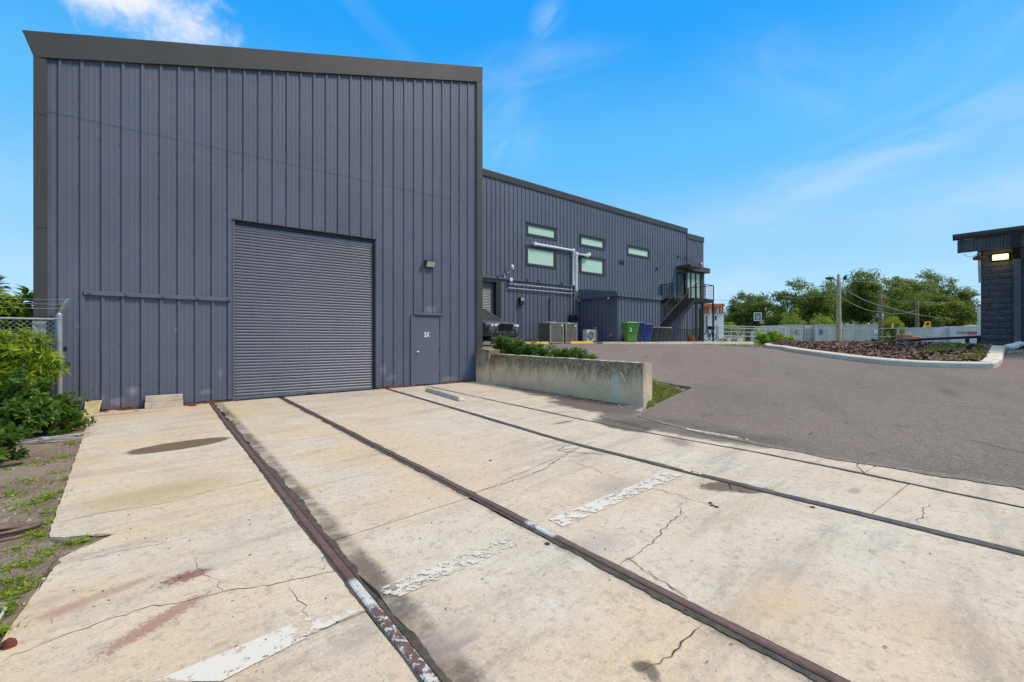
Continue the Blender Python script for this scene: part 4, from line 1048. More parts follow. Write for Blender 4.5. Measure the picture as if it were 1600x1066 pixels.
cladding(wing, (wing_x0, YB), (1, 0), (0, -1), wing_x1 - wing_x0, lambda s: WF - .1, lambda s: eave_b(wing_x0 + s) + .05, opens, (atY(760.8, 300, YB).x - wing_x0) % PITCH, (), M['clad_far'], minor=False)
mb = MB()
def core2(x0, x1, z0, z1f): mb.hexa([(x0, YB + .012, z0), (x1, YB + .012, z0), (x1, YB + .3, z0), (x0, YB + .3, z0), (x0, YB + .012, z1f(x0)), (x1, YB + .012, z1f(x1)), (x1, YB + .3, z1f(x1)), (x0, YB + .3, z1f(x0))])
allx = sorted({wing_x0, wing_x1} | {x for o in opens for x in (o[0] + wing_x0, o[1] + wing_x0) if wing_x0 < x < wing_x1})
for a, b_ in zip(allx[:-1], allx[1:]):
    mid = (a + b_) / 2; hs_ = sorted([(o[2], o[3]) for o in opens if o[0] + wing_x0 <= mid <= o[1] + wing_x0]); z = WF - .4
    for l_, h_ in hs_:
        if l_ > z: core2(a, b_, z, lambda x, l_=l_: l_)
        z = h_
    core2(a, b_, z, eave_b)
mb.box(wing_x0, tow_x1, YB + .5, YB + 12, WF - .3, eave_b(wing_x1) - .3)
mb.build('wall_core', M['clad_far'], wing)
mb = MB(); rg = []
for i in range(9):
    x = wing_x0 - .05 + (wing_x1 - wing_x0 + .05) * i / 8; rg.append([(x, YB - .075, eave_b(x)), (x, YB - .10, eave_t(x) - .03), (x, YB - .08, eave_t(x)), (x, YB + .4, eave_t(x) + .05), (x, YB + .4, eave_b(x)), (x, YB - .05, eave_b(x))])
mb.loft(rg); mb.build('eaves_trim', M['trim'], wing)
mb = MB(); mb.hexa([(wing_x0, YB + .3, eave_t(wing_x0) - .1), (wing_x1, YB + .3, eave_t(wing_x1) - .1), (wing_x1, YB + 12, eave_t(wing_x1) + .4), (wing_x0, YB + 12, eave_t(wing_x0) + .4), (wing_x0, YB + .3, eave_t(wing_x0)), (wing_x1, YB + .3, eave_t(wing_x1)), (wing_x1, YB + 12, eave_t(wing_x1) + .5), (wing_x0, YB + 12, eave_t(wing_x0) + .5)]); mb.build('roof', M['trim'], wing)
M['frame_dk'] = simple('dark_window_frame', (.032, .040, .036), .4, .1)
for a, b_, c, d in WINS:
    f = .11; mb = MB(); y0, y1 = YB - .05, YB + .12
    mb.box(a - .03, b_ + .03, y0, y1, d - f, d + .02); mb.box(a - .03, b_ + .03, y0, y1, c - .02, c + f); mb.box(a - .03, a + f, y0 + .001, y1, c + f + .001, d - f - .001); mb.box(b_ - f - .05, b_ + .03, y0 + .001, y1, c + f + .001, d - f - .001)
    wf = mb.build('window', M['frame_dk'], wing)
    mb = MB(); mb.box(a + f, b_ - f - .05, YB + .015, YB + .03, c + f, d - f); mb.build('pane', M['grn_pane'], wf)
    mb = MB(); mb.box(a - .05, b_ + .05, YB - .075, YB - .052, d + .0, d + .05); mb.build('head_flashing', M['frame_dk'], wf)
# wing roller door with deep dark jamb
roller_door(wing, rdo[0] + .02, rdo[1] - .34, WF, WF, rdo[3] - .1, YB + .22, .085, M['roller_far'])
mb = MB(); mb.box(rdo[1] - .34, rdo[1], YB - .03, YB + .3, WF - .05, rdo[3] - .02); mb.box(rdo[0], rdo[1], YB - .035, YB + .3, rdo[3] - .14, rdo[3]); mb.build('door_frame', M['black'], wing)
# pipe-rail across the wing above the ground floor
def onw(px, py, o=.06): return atY(px, py, YB - o)
a, b_ = onw(752, 431.5), onw(901, 444); zr = (a.z + b_.z) / 2
mb = MB(); mb.box(wing_x0 + .02, b_.x, YB - .09, YB - .04, a.z - .05, a.z + .03); gr_ = mb.build('ledger_rail', M['clad'], wing)
for px in (776, 822, 840, 876):
    x = atY(px, 430, YB).x; mb = MB(); mb.box(x - .04, x + .04, YB - .12, YB - .092, a.z - .03, a.z + .11); mb.build('bracket', M['steel'], gr_)
# vents and small fittings of the wing
v0 = rect(967.5, 406.8, 974.5, 412.2); mb = MB(); mb.box(v0[0], v0[1], YB - .07, YB - .036, v0[2], v0[3]); vb = mb.build('wall_vent', M['clad'], wing)
mb = MB()
for i in range(5): z = v0[2] + (v0[3] - v0[2]) * (i + .5) / 5; mb.box(v0[0] + .05, v0[1] - .04, YB - .085, YB - .071, z - .022, z + .018)
mb.build('vent_louvre', M['black'], vb)
q = onw(1026, 420); mb = MB(); mb.box(q.x - .07, q.x + .07, YB - .16, YB - .037, q.z - .08, q.z + .06); mb.build('junction_box', M['steel'], wing, bevel=.01)

# tower bay with stair door and tall glazing
tow = thing('stair_tower', 'end bay of the wing with tall glazing, dark door canopy and slightly lower parapet', 'building', ((wing_x1 + tow_x1) / 2, YB, E))
tz = atY(1086, 368, YB).z; tzb = atY(1086, 376, YB).z
YT = YB - .012
gx0, gx1 = atY(1071.5, 450, YB).x, atY(1094.5, 450, YB).x
gz1, gz0 = atY(1085, 425, YB).z, WALK + .02
zc0, zc1 = atY(1085, 425.5, YB).z, atY(1085, 419, YB).z
gm = atY(1085, 469, YB).z; gm0 = atY(1085, 481, YB).z
tops = [(gx0 - wing_x1, gx1 - wing_x1, gm, zc0), (gx0 + 1.0 - wing_x1, gx1 - wing_x1, gz0 - .3, gm0)]
cladding(tow, (wing_x1 + .004, YT), (1, 0), (0, -1), tow_x1 - wing_x1, lambda s: gz0 - .02, lambda s: tzb + .05, tops, .12, (), M['clad_far'], minor=False)
mb = MB(); mb.box(wing_x1 + .004, tow_x1, YT - .07, YT + .4, tzb, tz); mb.build('parapet_trim', M['trim'], tow, bevel=.01)
mb = MB(); mb.box(wing_x1 - .03, wing_x1 + .03, YT - .06, YT, WALK + 3, tz + .05); mb.build('corner_trim', M['clad'], tow)
mb = MB(); mb.box(gx1 + .02, tow_x1 + .02, YT - .06, YT + .3, gz0, zc0); mb.build('corner_pier', M['trim'], tow)
mb = MB(); mb.box(DRX1 + .1, tow_x1 + .25, YT - .45, YT - .0, zc0, zc1 + .06); mb.build('canopy_band', M['trim'], tow, bevel=.01)
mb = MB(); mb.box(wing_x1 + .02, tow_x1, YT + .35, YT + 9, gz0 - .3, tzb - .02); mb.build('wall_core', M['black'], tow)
mb = MB(); mb.box(tow_x1 - .1, tow_x1, YT + .02, YT + 9, gz0 - .3, tzb); mb.build('end_wall', M['clad_far'], tow)
nm = 4
for lev, (z0, z1, x0) in enumerate(((gm, zc0, gx0), (gz0, gm0, gx0 + 1.0))):
    mb = MB(); xs_ = np.linspace(x0, gx1, 4 if lev == 0 else 3)
    for x in xs_: mb.box(x - .05, x + .05, YT - .03, YT + .12, z0, z1)
    for z in (z0, z1 - .08): mb.box(x0 + .051, gx1 - .051, YT - .028, YT + .1, z, z + .08)
    fr = mb.build('window', M['frame_dk'], tow)
    for xa, xb in zip(xs_[:-1], xs_[1:]):
        mb = MB(); mb.box(xa + .052, xb - .052, YT + .03, YT + .045, z0 + .082, z1 - .082); mb.build('pane', M['grn_pane2'] if lev == 0 else M['glassdark'], fr)
mb = MB(); mb.box(DRX0, DRX1, YB + .06, YB + .12, dz0, dz1); dd = mb.build('door', M['trim'], wing)
mb = MB(); mb.box(DRX0 - .06, DRX0 + .03, YB - .04, YB + .2, dz0, dz1 + .05); mb.box(DRX1 - .03, DRX1 + .06, YB - .04, YB + .2, dz0, dz1 + .05); mb.box(DRX0 + .031, DRX1 - .031, YB - .04, YB + .2, dz1 - .03, dz1 + .05); mb.build('door_frame', M['steel'], wing)
mb = MB(); mb.tube([(DRX0 + .12, YB - .0, dz0 + 1.0), (DRX0 + .25, YB - .0, dz0 + 1.0)], .02, 6); mb.build('handle', M['chrome'], dd)
# little awning over the door with two tie rods
ax0, ax1 = atY(1056, 420, YB).x, atY(1071, 420, YB).x + .3; az = atY(1064, 420.5, YB).z
aw = thing('door_awning', 'small dark flat awning hung on two tie rods over the upper door', 'awning', ((ax0 + ax1) / 2, YB, az))
mb = MB(); mb.box(ax0, ax1, YB - 1.25, YB - .05, az - .02, az + .17); mb.build('awning_slab', M['trim'], aw, bevel=.01)
for x in (ax0 + .25, ax1 - .35):
    mb = MB(); mb.tube([(x, YB - 1.0, az + .16), (x, YB - .06, az + .95)], .022, 6); mb.lathe([(.09, 0), (.09, -.03), (0, -.04)], (x, YB - .04, az + .97), 8, 'y'); mb.build('tie_rod', M['black'], aw)
q = atY(1096, 412.5, YB - .1); t = thing('wall_light', 'tiny white and red spotlight near the top corner of the stair tower', 'lamp', (q.x, YB - .05, q.z))
mb = MB(); mb.lathe([(.10, 0), (.10, -.10), (.0, -.14)], (q.x, YB - .05, q.z), 10, 'y'); mb.build('lens', M['white'], t); mb = MB(); mb.box(q.x - .25, q.x - .11, YB - .14, YB - .05, q.z - .1, q.z + .06); mb.build('housing', M['terracotta'], t)

# ------------------------------------------------------------------ lean-to annex
AX0, AY0 = 21.25, 17.4; AX1 = 25.6
an = thing('lean_to_annex', 'low blue metal lean-to annex with sloping roof band, behind the wheeled bins', 'shed', ((AX0 + AX1) / 2, AY0, WALK))
azb = E + 2.62; azf = E + 2.91; azr = E + 3.30
cladding(an, (AX0 + .12, YB - .05), (0, -1), (-1, 0), YB - .05 - AY0, lambda s: WALK - .15, lambda s: azb + .05, (), .1, (), M['clad_far'], minor=False)
cladding(an, (AX0 + .12, AY0), (1, 0), (0, -1), AX1 - AX0 - .12, lambda s: WALK - .02, lambda s: azb + .02, (), .1, (), M['clad_far'], minor=False)
cladding(an, (AX1, AY0), (0, 1), (1, 0), YB - .05 - AY0, lambda s: WALK - .02, lambda s: azb + .3, (), .1, (), M['clad_far'], minor=False)
mb = MB(); mb.box(AX0 + .135, AX1 - .015, AY0 + .015, YB - .06, WALK - .1, azb); mb.build('wall_core', M['clad_far'], an)
# roof band (sloping on the side, level along the front, corrugated)
cladding(an, (AX0 - .02, YB - .05), (0, -1), (-1, 0), YB - .05 - AY0 + .1, lambda s: azb + .0, lambda s: azr + (azf - azr) * s / (YB - AY0), (), .1, (), M['clad_far'], minor=False, name='roof_band')
cladding(an, (AX0 - .02, AY0 - .10), (1, 0), (0, -1), AX1 - AX0 + .1, lambda s: azb + .06, lambda s: azf, (), .1, (), M['clad_far'], minor=False, name='roof_band', rib_h=.04)
mb = MB(); mb.hexa([(AX0 - .01, AY0 - .09, azb), (AX1 + .08, AY0 - .09, azb), (AX1 + .08, YB - .06, azb), (AX0 - .01, YB - .06, azb), (AX0 - .01, AY0 - .09, azf - .02), (AX1 + .08, AY0 - .09, azf - .02), (AX1 + .08, YB - .06, azr - .02), (AX0 - .01, YB - .06, azr - .02)]); mb.build('roof', M['clad'], an)
mb = MB(); mb.box(AX0 - .04, AX1 + .1, AY0 - .17, AY0 - .145, azb + .02, azb + .075); mb.build('gutter_lip', M['clad'], an)
q = atY(953, 467, AY0 - .2); mb = MB(); mb.lathe([(.07, .05), (.075, 0), (.05, -.06), (0, -.07)], (AX0 + .0, AY0 + .55, azb - .08), 10); tag(mb.build('dome_camera', M['white'], None, smooth=True), 'small white dome camera under the annex roof band', 'camera')
q = atY(954, 517, 17.8); mb = MB(); mb.box(AX0 + .02, AX0 + .08, 17.75, 17.9, E + .28, E + .46); mb.build('outlet_box', M['galv'], an)

# ------------------------------------------------------------------ external steel stair
st = thing('steel_staircase', 'dark steel external stair and railed landing up to the upper door', 'staircase', (29, 18.8, WALK))
SX0, SX1, SY0, SY1 = 26.75, 31.3, 18.2, 19.25
LZ = E + 3.18; NS = 17; run = (SX1 - SX0) / NS; rise = (LZ - WALK) / (NS + 1)
for y in (SY0, SY1):
    mb = MB(); mb.bar((SX0 - .1, y, WALK + .08), (SX1, y, LZ - .12), .05, .27); mb.build('stringer', M['steel'], st)
for i in range(NS):
    mb = MB(); z = WALK + rise * (i + 1); x = SX0 + run * i; mb.box(x, x + run + .02, SY0 + .03, SY1 - .03, z - .035, z); mb.box(x + run - .01, x + run, SY0 + .035, SY1 - .035, z - .01, z + rise * .65); mb.build('tread', M['steel'], st)
LX1 = 33.75; LX0 = 30.05
mb = MB(); mb.box(SX1, LX1, SY0, SY1 + .05, LZ - .27, LZ); mb.box(LX0, LX1, SY1 + .051, YB - .05, LZ - .27, LZ); mb.build('landing', M['steel'], st)
def railing(p0, p1, name='railing', infill=True, posts=True):
    p0 = Vector(p0); p1 = Vector(p1); mb = MB(); H = 1.07; up = Vector((0, 0, 1)); L = (p1 - p0).length; n = max(1, round(L / 1.3))
    mb.tube([p0 + up * H, p1 + up * H], .027, 6); r = mb.build(name, M['steel'], st)
    for i in range(n + 1):
        q = p0.lerp(p1, i / n); mb = MB(); mb.box(q.x - .025, q.x + .025, q.y - .025, q.y + .025, q.z - .2, q.z + H); mb.build('baluster_post', M['steel'], r)
    for k in range(1, 10):
        mb = MB(); z = H * k / 10; mb.tube([p0 + up * z, p1 + up * z], .009, 4); mb.build('rail_wire', M['steel'], r)
off_ = Vector((0, 0, .1))
railing(Vector((SX0, SY0, WALK + .1)), Vector((SX1, SY0, LZ)), 'stair_handrail'); railing(Vector((SX0, SY1, WALK + .1)), Vector((LX0, SY1, WALK + (LZ - WALK) * (LX0 - SX0) / (SX1 - SX0))), 'stair_handrail')
railing((SX1, SY0, LZ), (LX1, SY0, LZ)); railing((LX1, SY0, LZ), (LX1, YB - .1, LZ)); railing((LX0, SY1 + .06, LZ), (LX0, YB - .1, LZ)); railing((LX0, YB - .15, LZ), (LX0 + 1.25, YB - .15, LZ))
for (x, y) in ((SX1 + .9, SY0), (LX1 - .05, SY0), (SX1, SY0 + .0)):
    mb = MB(); mb.box(x - .055, x + .055, y - .055, y + .055, WALK, LZ - .27); mb.build('post', M['black'], st)
# black picket guard and pot under the stair
gq = thing('picket_guard', 'low black picket guard below the steel stair', 'railing', (31.6, 19.4, WALK))
mb = MB(); mb.box(30.8, 33.0, 19.36, 19.42, WALK + .9, WALK + .95); mb.box(30.8, 33.0, 19.36, 19.42, WALK + .08, WALK + .12); mb.build('rail', M['black'], gq)
for i in range(16): mb = MB(); x = 30.82 + i * .142; mb.box(x - .012, x + .012, 19.38, 19.40, WALK + .02, WALK + .9); mb.build('picket', M['black'], gq)
pt = thing('plant_pot', 'orange terracotta pot standing under the steel stair', 'pot', (31.35, 18.6, WALK))
mb = MB(); mb.lathe([(.22, 0), (.30, .42), (.34, .42), (.34, .5), (.29, .5), (.27, .42), (0, .41)], (31.35, 18.6, WALK), 16); mb.build('pot_body', M['terracotta'], pt, smooth=False)

# ------------------------------------------------------------------ pipes, conduits, fittings on the wing
def pipe(name, pts, r, mat, lab, cat, group=None, joints=True):
    t = thing(name, lab, cat, pts[0], group=group); mb = MB(); P = [Vector(p) for p in pts]
    mb.tube(P, r, 10); o = mb.build('pipe_run', mat, t, smooth=False)
    for p in P[1:-1]:
        mb = MB(); mb.obox(p, r * 2.5, r * 2.5, r * 2.5); mb.build('elbow', mat, o, bevel=r * .5)
    return t
def W(px, py, o=.14): p = atY(px, py, YB - o); return (p.x, p.y, p.z)
a = W(836, 381); b_ = W(895.5, 392.5); c = W(895.5, 446)
hz = W(865, 386.5)[2]
pipe('line_cover', [(a[0], YB - .02, hz), (a[0], YB - .14, hz), (b_[0], YB - .14, hz), (b_[0], YB - .14, c[2])], .085, M['white_pvc'], 'white pipe duct running from the left windows and down the blue wall', 'pipe', 'white ducts on the wing')
e_ = W(899.8, 397); f_ = W(918, 397.5)
pipe('line_cover', [(f_[0] + .12, YB - .02, e_[2] + .14), (f_[0] + .1, YB - .18, e_[2] + .1), (f_[0] - .05, YB - .18, e_[2]), (e_[0], YB - .18, e_[2]), (e_[0], YB - .18, W(900, 455)[2])], .085, M['white_pvc'], 'white pipe duct with short stub to the right, going down beside the longer duct', 'pipe', 'white ducts on the wing')
for k, (py0, lab) in enumerate(((443.5, 'upper of two thin pale conduits running along the lower wall'), (450, 'lower of two thin pale conduits running along the lower wall'))):
    a = W(794, py0, .10); b_ = W(895, py0, .10); pipe('conduit', [(a[0], YB - .10, a[2]), (b_[0], YB - .10, a[2])], .035, M['galv_dull'], lab, 'conduit', 'conduits on the lower wall')
for px, lab, k in ((892.8, 'left pale riser conduit dropping to the disconnect box', 0), (897.8, 'right pale riser conduit dropping to the disconnect box', 1)):
    a = W(px, 444, .1); pipe('conduit', [(a[0], YB - .1, W(px, 446, .1)[2]), (a[0], YB - .1, E + .98)], .03, M['galv'], lab, 'conduit', 'riser conduits')
for k, (pxa, pxb) in enumerate(((896, 902), (899, 905), (902, 909))):
    a = W(pxa, 456, .12); b_ = W(pxb, 470, .12)
    pipe('line_hose', [(a[0], YB - .14, a[2]), (b_[0], YB - .14, b_[2]), (b_[0] + .18, YB - .2, b_[2] - .05)], .028, M['galv_dull'], 'thin slanting pipe below the white ducts, ' + ('nearest the conduits', 'between two others', 'nearest the annex')[k], 'pipe', 'slanting pipes below the ducts')
a = W(860, 462, .1); pipe('conduit', [(a[0] + .35, YB - .03, a[2] + .06), (a[0] + .2, YB - .1, a[2]), (a[0], YB - .1, a[2] - .15), (a[0], YB - .1, E + .1)], .035, M['clad'], 'blue painted conduit with a hooked top rising behind the outdoor units', 'conduit')
q = W(814, 469, .1); mb = MB(); mb.box(q[0] - .14, q[0] + .14, YB - .22, YB - .037, q[2] - .26, q[2] + .16); bx_ = thing('meter_box', 'small grey electrical box on the blue wall left of the outdoor units', 'electrical box', q); mb.build('enclosure', M['steel'], bx_, bevel=.02); mb = MB(); mb.box(q[0] - .10, q[0] + .12, YB - .235, YB - .221, q[2] - .05, q[2] + .13); mb.build('cover', M['galv_dull'], bx_)
mb = MB(); mb.tube([(q[0], YB - .08, q[2] - .26), (q[0], YB - .08, E - .1)], .02, 6); mb.build('whip', M['clad'], bx_)
q = W(897, 497, .2); db = thing('disconnect_box', 'black disconnect box above the second outdoor unit', 'electrical box', q); mb = MB(); mb.box(q[0] - .30, q[0] + .30, YB - .25, YB - .037, q[2] - .22, q[2] + .2); mb.build('enclosure', M['black'], db, bevel=.02)
for dx in (-.15, .15): mb = MB(); mb.box(q[0] + dx - .08, q[0] + dx + .08, YB - .3, YB - .2, q[2] - .38, q[2] - .22); mb.build('gland', M['galv'], db)
# bracket camera and spotlight by the wing door
q = W(796, 421, .2); t = thing('security_camera', 'white bracket camera on the blue wall over the conduits', 'camera', q)
mb = MB(); mb.lathe([(.09, 0), (.10, .16), (.07, .26), (0, .28)], (q[0] + .12, YB - .3, q[2] - .02), 10); mb.build('camera_head', M['white'], t, smooth=True)
mb = MB(); mb.tube([(q[0] - .22, YB - .04, q[2] - .38), (q[0] - .16, YB - .2, q[2] - .25), (q[0] + .1, YB - .3, q[2] - .02)], .035, 6); mb.box(q[0] - .30, q[0] - .14, YB - .10, YB - .037, q[2] - .48, q[2] - .28); mb.build('bracket', M['galv'], t)
q = W(799, 437, .2); t = thing('flood_light', 'small white round spotlight just above the pale conduits', 'lamp', q); mb = MB(); mb.lathe([(.06, 0), (.11, -.1), (.11, -.16), (0, -.17)], (q[0], YB - .05, q[2]), 10, 'y'); mb.build('head', M['white'], t)

# ------------------------------------------------------------------ outdoor units, bins, wheel stops, car
def hvac(x, y, zb, w_, d_, h, lab):
    t = thing('condenser_unit', lab, 'air conditioner', (x, y, zb), group='tall condenser units by the wall')
    mg = simple('grey_louvre_metal', (.36, .345, .285), .5, .15, 4)
    mb = MB(); mb.box(x - w_ / 2 - .03, x + w_ / 2 + .03, y - d_ / 2 - .03, y + d_ / 2 + .03, zb, zb + .05); mb.build('base_pan', M['galv_dull'], t)
    mb = MB(); mb.box(x - w_ / 2 + .05, x + w_ / 2 - .05, y - d_ / 2 + .05, y + d_ / 2 - .05, zb + .05, zb + h - .05); mb.build('coil', M['steel'], t)
    mb = MB(); n = 26
    for i in range(n):
        z = zb + .08 + (h - .16) * i / (n - 1)
        for (x0, x1, y0, y1) in ((x - w_ / 2 + .04, x + w_ / 2 - .04, y - d_ / 2 + .005, y - d_ / 2 + .03), (x - w_ / 2 + .04, x + w_ / 2 - .04, y + d_ / 2 - .03, y + d_ / 2 - .005), (x - w_ / 2 + .005, x - w_ / 2 + .03, y - d_ / 2 + .04, y + d_ / 2 - .04), (x + w_ / 2 - .03, x + w_ / 2 - .005, y - d_ / 2 + .04, y + d_ / 2 - .04)):
            mb.box(x0, x1, y0, y1, z - .007, z + .009)
    mb.build('louvre', mg, t, fix=False)
    for sx in (-1, 1):
        for sy in (-1, 1): mb = MB(); cx_, cy_ = x + sx * (w_ / 2 - .02), y + sy * (d_ / 2 - .02); mb.box(cx_ - .03, cx_ + .03, cy_ - .03, cy_ + .03, zb + .05, zb + h - .03); mb.build('corner_post', mg, t)
    mb = MB(); mb.box(x - w_ / 2 - .01, x + w_ / 2 + .01, y - d_ / 2 - .01, y + d_ / 2 + .01, zb + h - .05, zb + h); mb.lathe([(.36, zb + h), (.36, zb + h + .02), (.30, zb + h + .05), (.1, zb + h + .06), (0, zb + h + .06)], (x, y, 0), 18); mb.build('top_cap', mg, t)
    mb = MB(); mb.box(x + w_ / 2 - .20, x + w_ / 2 - .08, y - d_ / 2 - .012, y - d_ / 2 - .004, zb + h - .19, zb + h - .11); mb.build('name_plate', M['white'], t)
hz0 = E - .11
hvac(17.75, 19.2, hz0, 1.02, 1.02, 1.14, 'tall grey louvred outdoor unit, left one, behind the gap between yellow wheel stops')
hvac(19.05, 19.35, hz0, .92, 1.02, 1.14, 'tall grey louvred outdoor unit under the black disconnect box')
t = thing('mini_split_unit', 'low white outdoor unit with round fan grille on a pale slab beside the annex', 'air conditioner', (20.4, 18.9, E))
zb = E - .02; mx, my = 20.35, 18.6
mb = MB(); mb.box(mx - .52, mx + .55, my - .3, my + .32, zb - .18, zb - .06); mb.build('pad', M['conc_lt'], t)
mb = MB(); mb.box(mx - .44, mx + .46, my - .17, my + .17, zb, zb + .68); bd = mb.build('casing', simple('off_white_casing', (.60, .585, .53), .5, .08), t, bevel=.015)
mb = MB(); mb.lathe([(.27, 0), (.27, -.015), (0, -.015)], (mx - .13, my - .17, zb + .34), 22, 'y'); fo = mb.build('fan_opening', M['steel'], t)
mb = MB()
for r_ in (.08, .14, .20, .26):
    pts = [(mx - .13 + r_ * math.cos(a * 6.283 / 20), my - .195, zb + .34 + r_ * math.sin(a * 6.283 / 20)) for a in range(21)]; mb.tube(pts, .006, 4)
for a in range(6): mb.tube([(mx - .13, my - .195, zb + .34), (mx - .13 + .27 * math.cos(a * 1.047), my - .195, zb + .34 + .27 * math.sin(a * 1.047))], .006, 4)
mb.build('fan_guard', M['white'], t)
mb = MB(); mb.box(mx + .30, mx + .455, my - .185, my - .171, zb + .08, zb + .6); mb.build('service_panel', M['galv_dull'], t)
for dx in (-.33, .35): mb = MB(); mb.box(mx + dx - .04, mx + dx + .04, my - .18, my + .18, zb - .06, zb); mb.build('foot', M['galv'], t)
mb = MB(); mb.box(mx + .48, mx + .62, my + .0, my + .12, zb + .62, zb + .86); mb.tube([(mx + .5, my + .06, zb + .7), (mx + .6, my + .1, zb + .5), (mx + .46, my + .05, zb + .3)], .022, 6); mb.build('valve_box', M['galv'], t)

def wheel_stop(px0, px1, py, y, lab):
    a, b_ = atY(px0, py, y), atY(px1, py, y); mb = MB(); rg = []; z = lot((a.x + b_.x) / 2, y) - .01
    for s, h in ((0, .06), (.03, .135), (.97, .135), (1, .06)):
        x = a.x + (b_.x - a.x) * s; rg.append([(x, y - .09, z), (x, y - .055, z + h), (x, y + .055, z + h), (x, y + .09, z)])
    mb.loft(rg); tag(mb.build('wheel_stop', M['yellow'], None, bevel=.01), lab, 'wheel stop', 'yellow wheel stops')
wheel_stop(815.5, 857, 535, 18.4, 'yellow wheel stop beside the parked dark car'); wheel_stop(890.5, 926, 535, 18.0, 'yellow wheel stop in front of the low white outdoor unit')

def cart(x, y, zb, rz, w_, d_, h, mat, lab, name='wheeled_bin', group=None, sticker=False, lidmat=None):
    t = thing(name, lab, 'bin', (x, y, zb), group=group); OFF[t.name] = Vector((0, 0, 0))
    def rr(w0, d0, z, c=.06): return [(-w0 / 2 + c, -d0 / 2, z), (w0 / 2 - c, -d0 / 2, z), (w0 / 2, -d0 / 2 + c, z), (w0 / 2, d0 / 2 - c, z), (w0 / 2 - c, d0 / 2, z), (-w0 / 2 + c, d0 / 2, z), (-w0 / 2, d0 / 2 - c, z), (-w0 / 2, -d0 / 2 + c, z)]
    hb = h * .9
    mb = MB(); mb.loft([rr(w_ * .74, d_ * .68, .05), rr(w_ * .80, d_ * .74, hb * .4), rr(w_ * .94, d_ * .92, hb * .80), rr(w_ * .95, d_ * .93, hb * .82), rr(w_ * .99, d_ * .97, hb * .84), rr(w_, d_, hb)]); mb.build('bin_body', mat, t)
    mb = MB(); mb.loft([rr(w_ * 1.05, d_ * 1.05, hb + .004), rr(w_ * 1.06, d_ * 1.06, hb + .04), rr(w_ * .98, d_ * .98, hb + .075), rr(w_ * .7, d_ * .7, h)]); mb.build('lid', lidmat or mat, t)
    mb = MB(); mb.tube([(-w_ * .4, d_ * .52, hb - .02), (-w_ * .4, d_ * .62, hb - .01), (w_ * .4, d_ * .62, hb - .01), (w_ * .4, d_ * .52, hb - .02)], .022, 6); mb.build('handle', mat, t)
    for s in (-1, 1): mb = MB(); mb.lathe([(.0, -.03), (.12, -.03), (.125, 0), (.12, .03), (0, .03)], (s * w_ * .40, d_ * .36, .125), 14, 'x'); mb.build('wheel', M['rubber'], t)
    if sticker:
        text_obj('2', .3, (-w_ * .22, -d_ * .505, hb * .66), 0, M['white'], t, 'number_sticker', bold=.01)
    t.rotation_euler = (0, 0, rz); return t
zw = WALK
cart(21.35, 16.45, zw, rad(-28), .74, .84, 1.14, M['green_pl'], 'big lime green wheeled bin with a white mark, first in the row of bins', group='bins in front of the annex', sticker=True)
cart(22.45, 16.8, zw, rad(-30), .70, .8, 1.17, M['blue_pl'], 'dark blue wheeled bin next to the green bin', group='bins in front of the annex')
cart(23.2, 16.75, zw, rad(-32), .68, .78, 1.10, M['bluer_pl'], 'brighter blue wheeled bin beside the small black bins', group='bins in front of the annex')
blk = ['small black bin next to the blue bins', 'small black bin, second after the blue bins', 'small black bin, third after the blue bins', 'small black bin at the end of the row by the stair']
for i in range(4):
    cart(23.98 + .55 * i, 16.75 + .05 * i, zw, rad(-35 + 4 * i), .46, .52, .92, M['black_pl'], blk[i], group='bins in front of the annex', lidmat=M['lid_grey'])

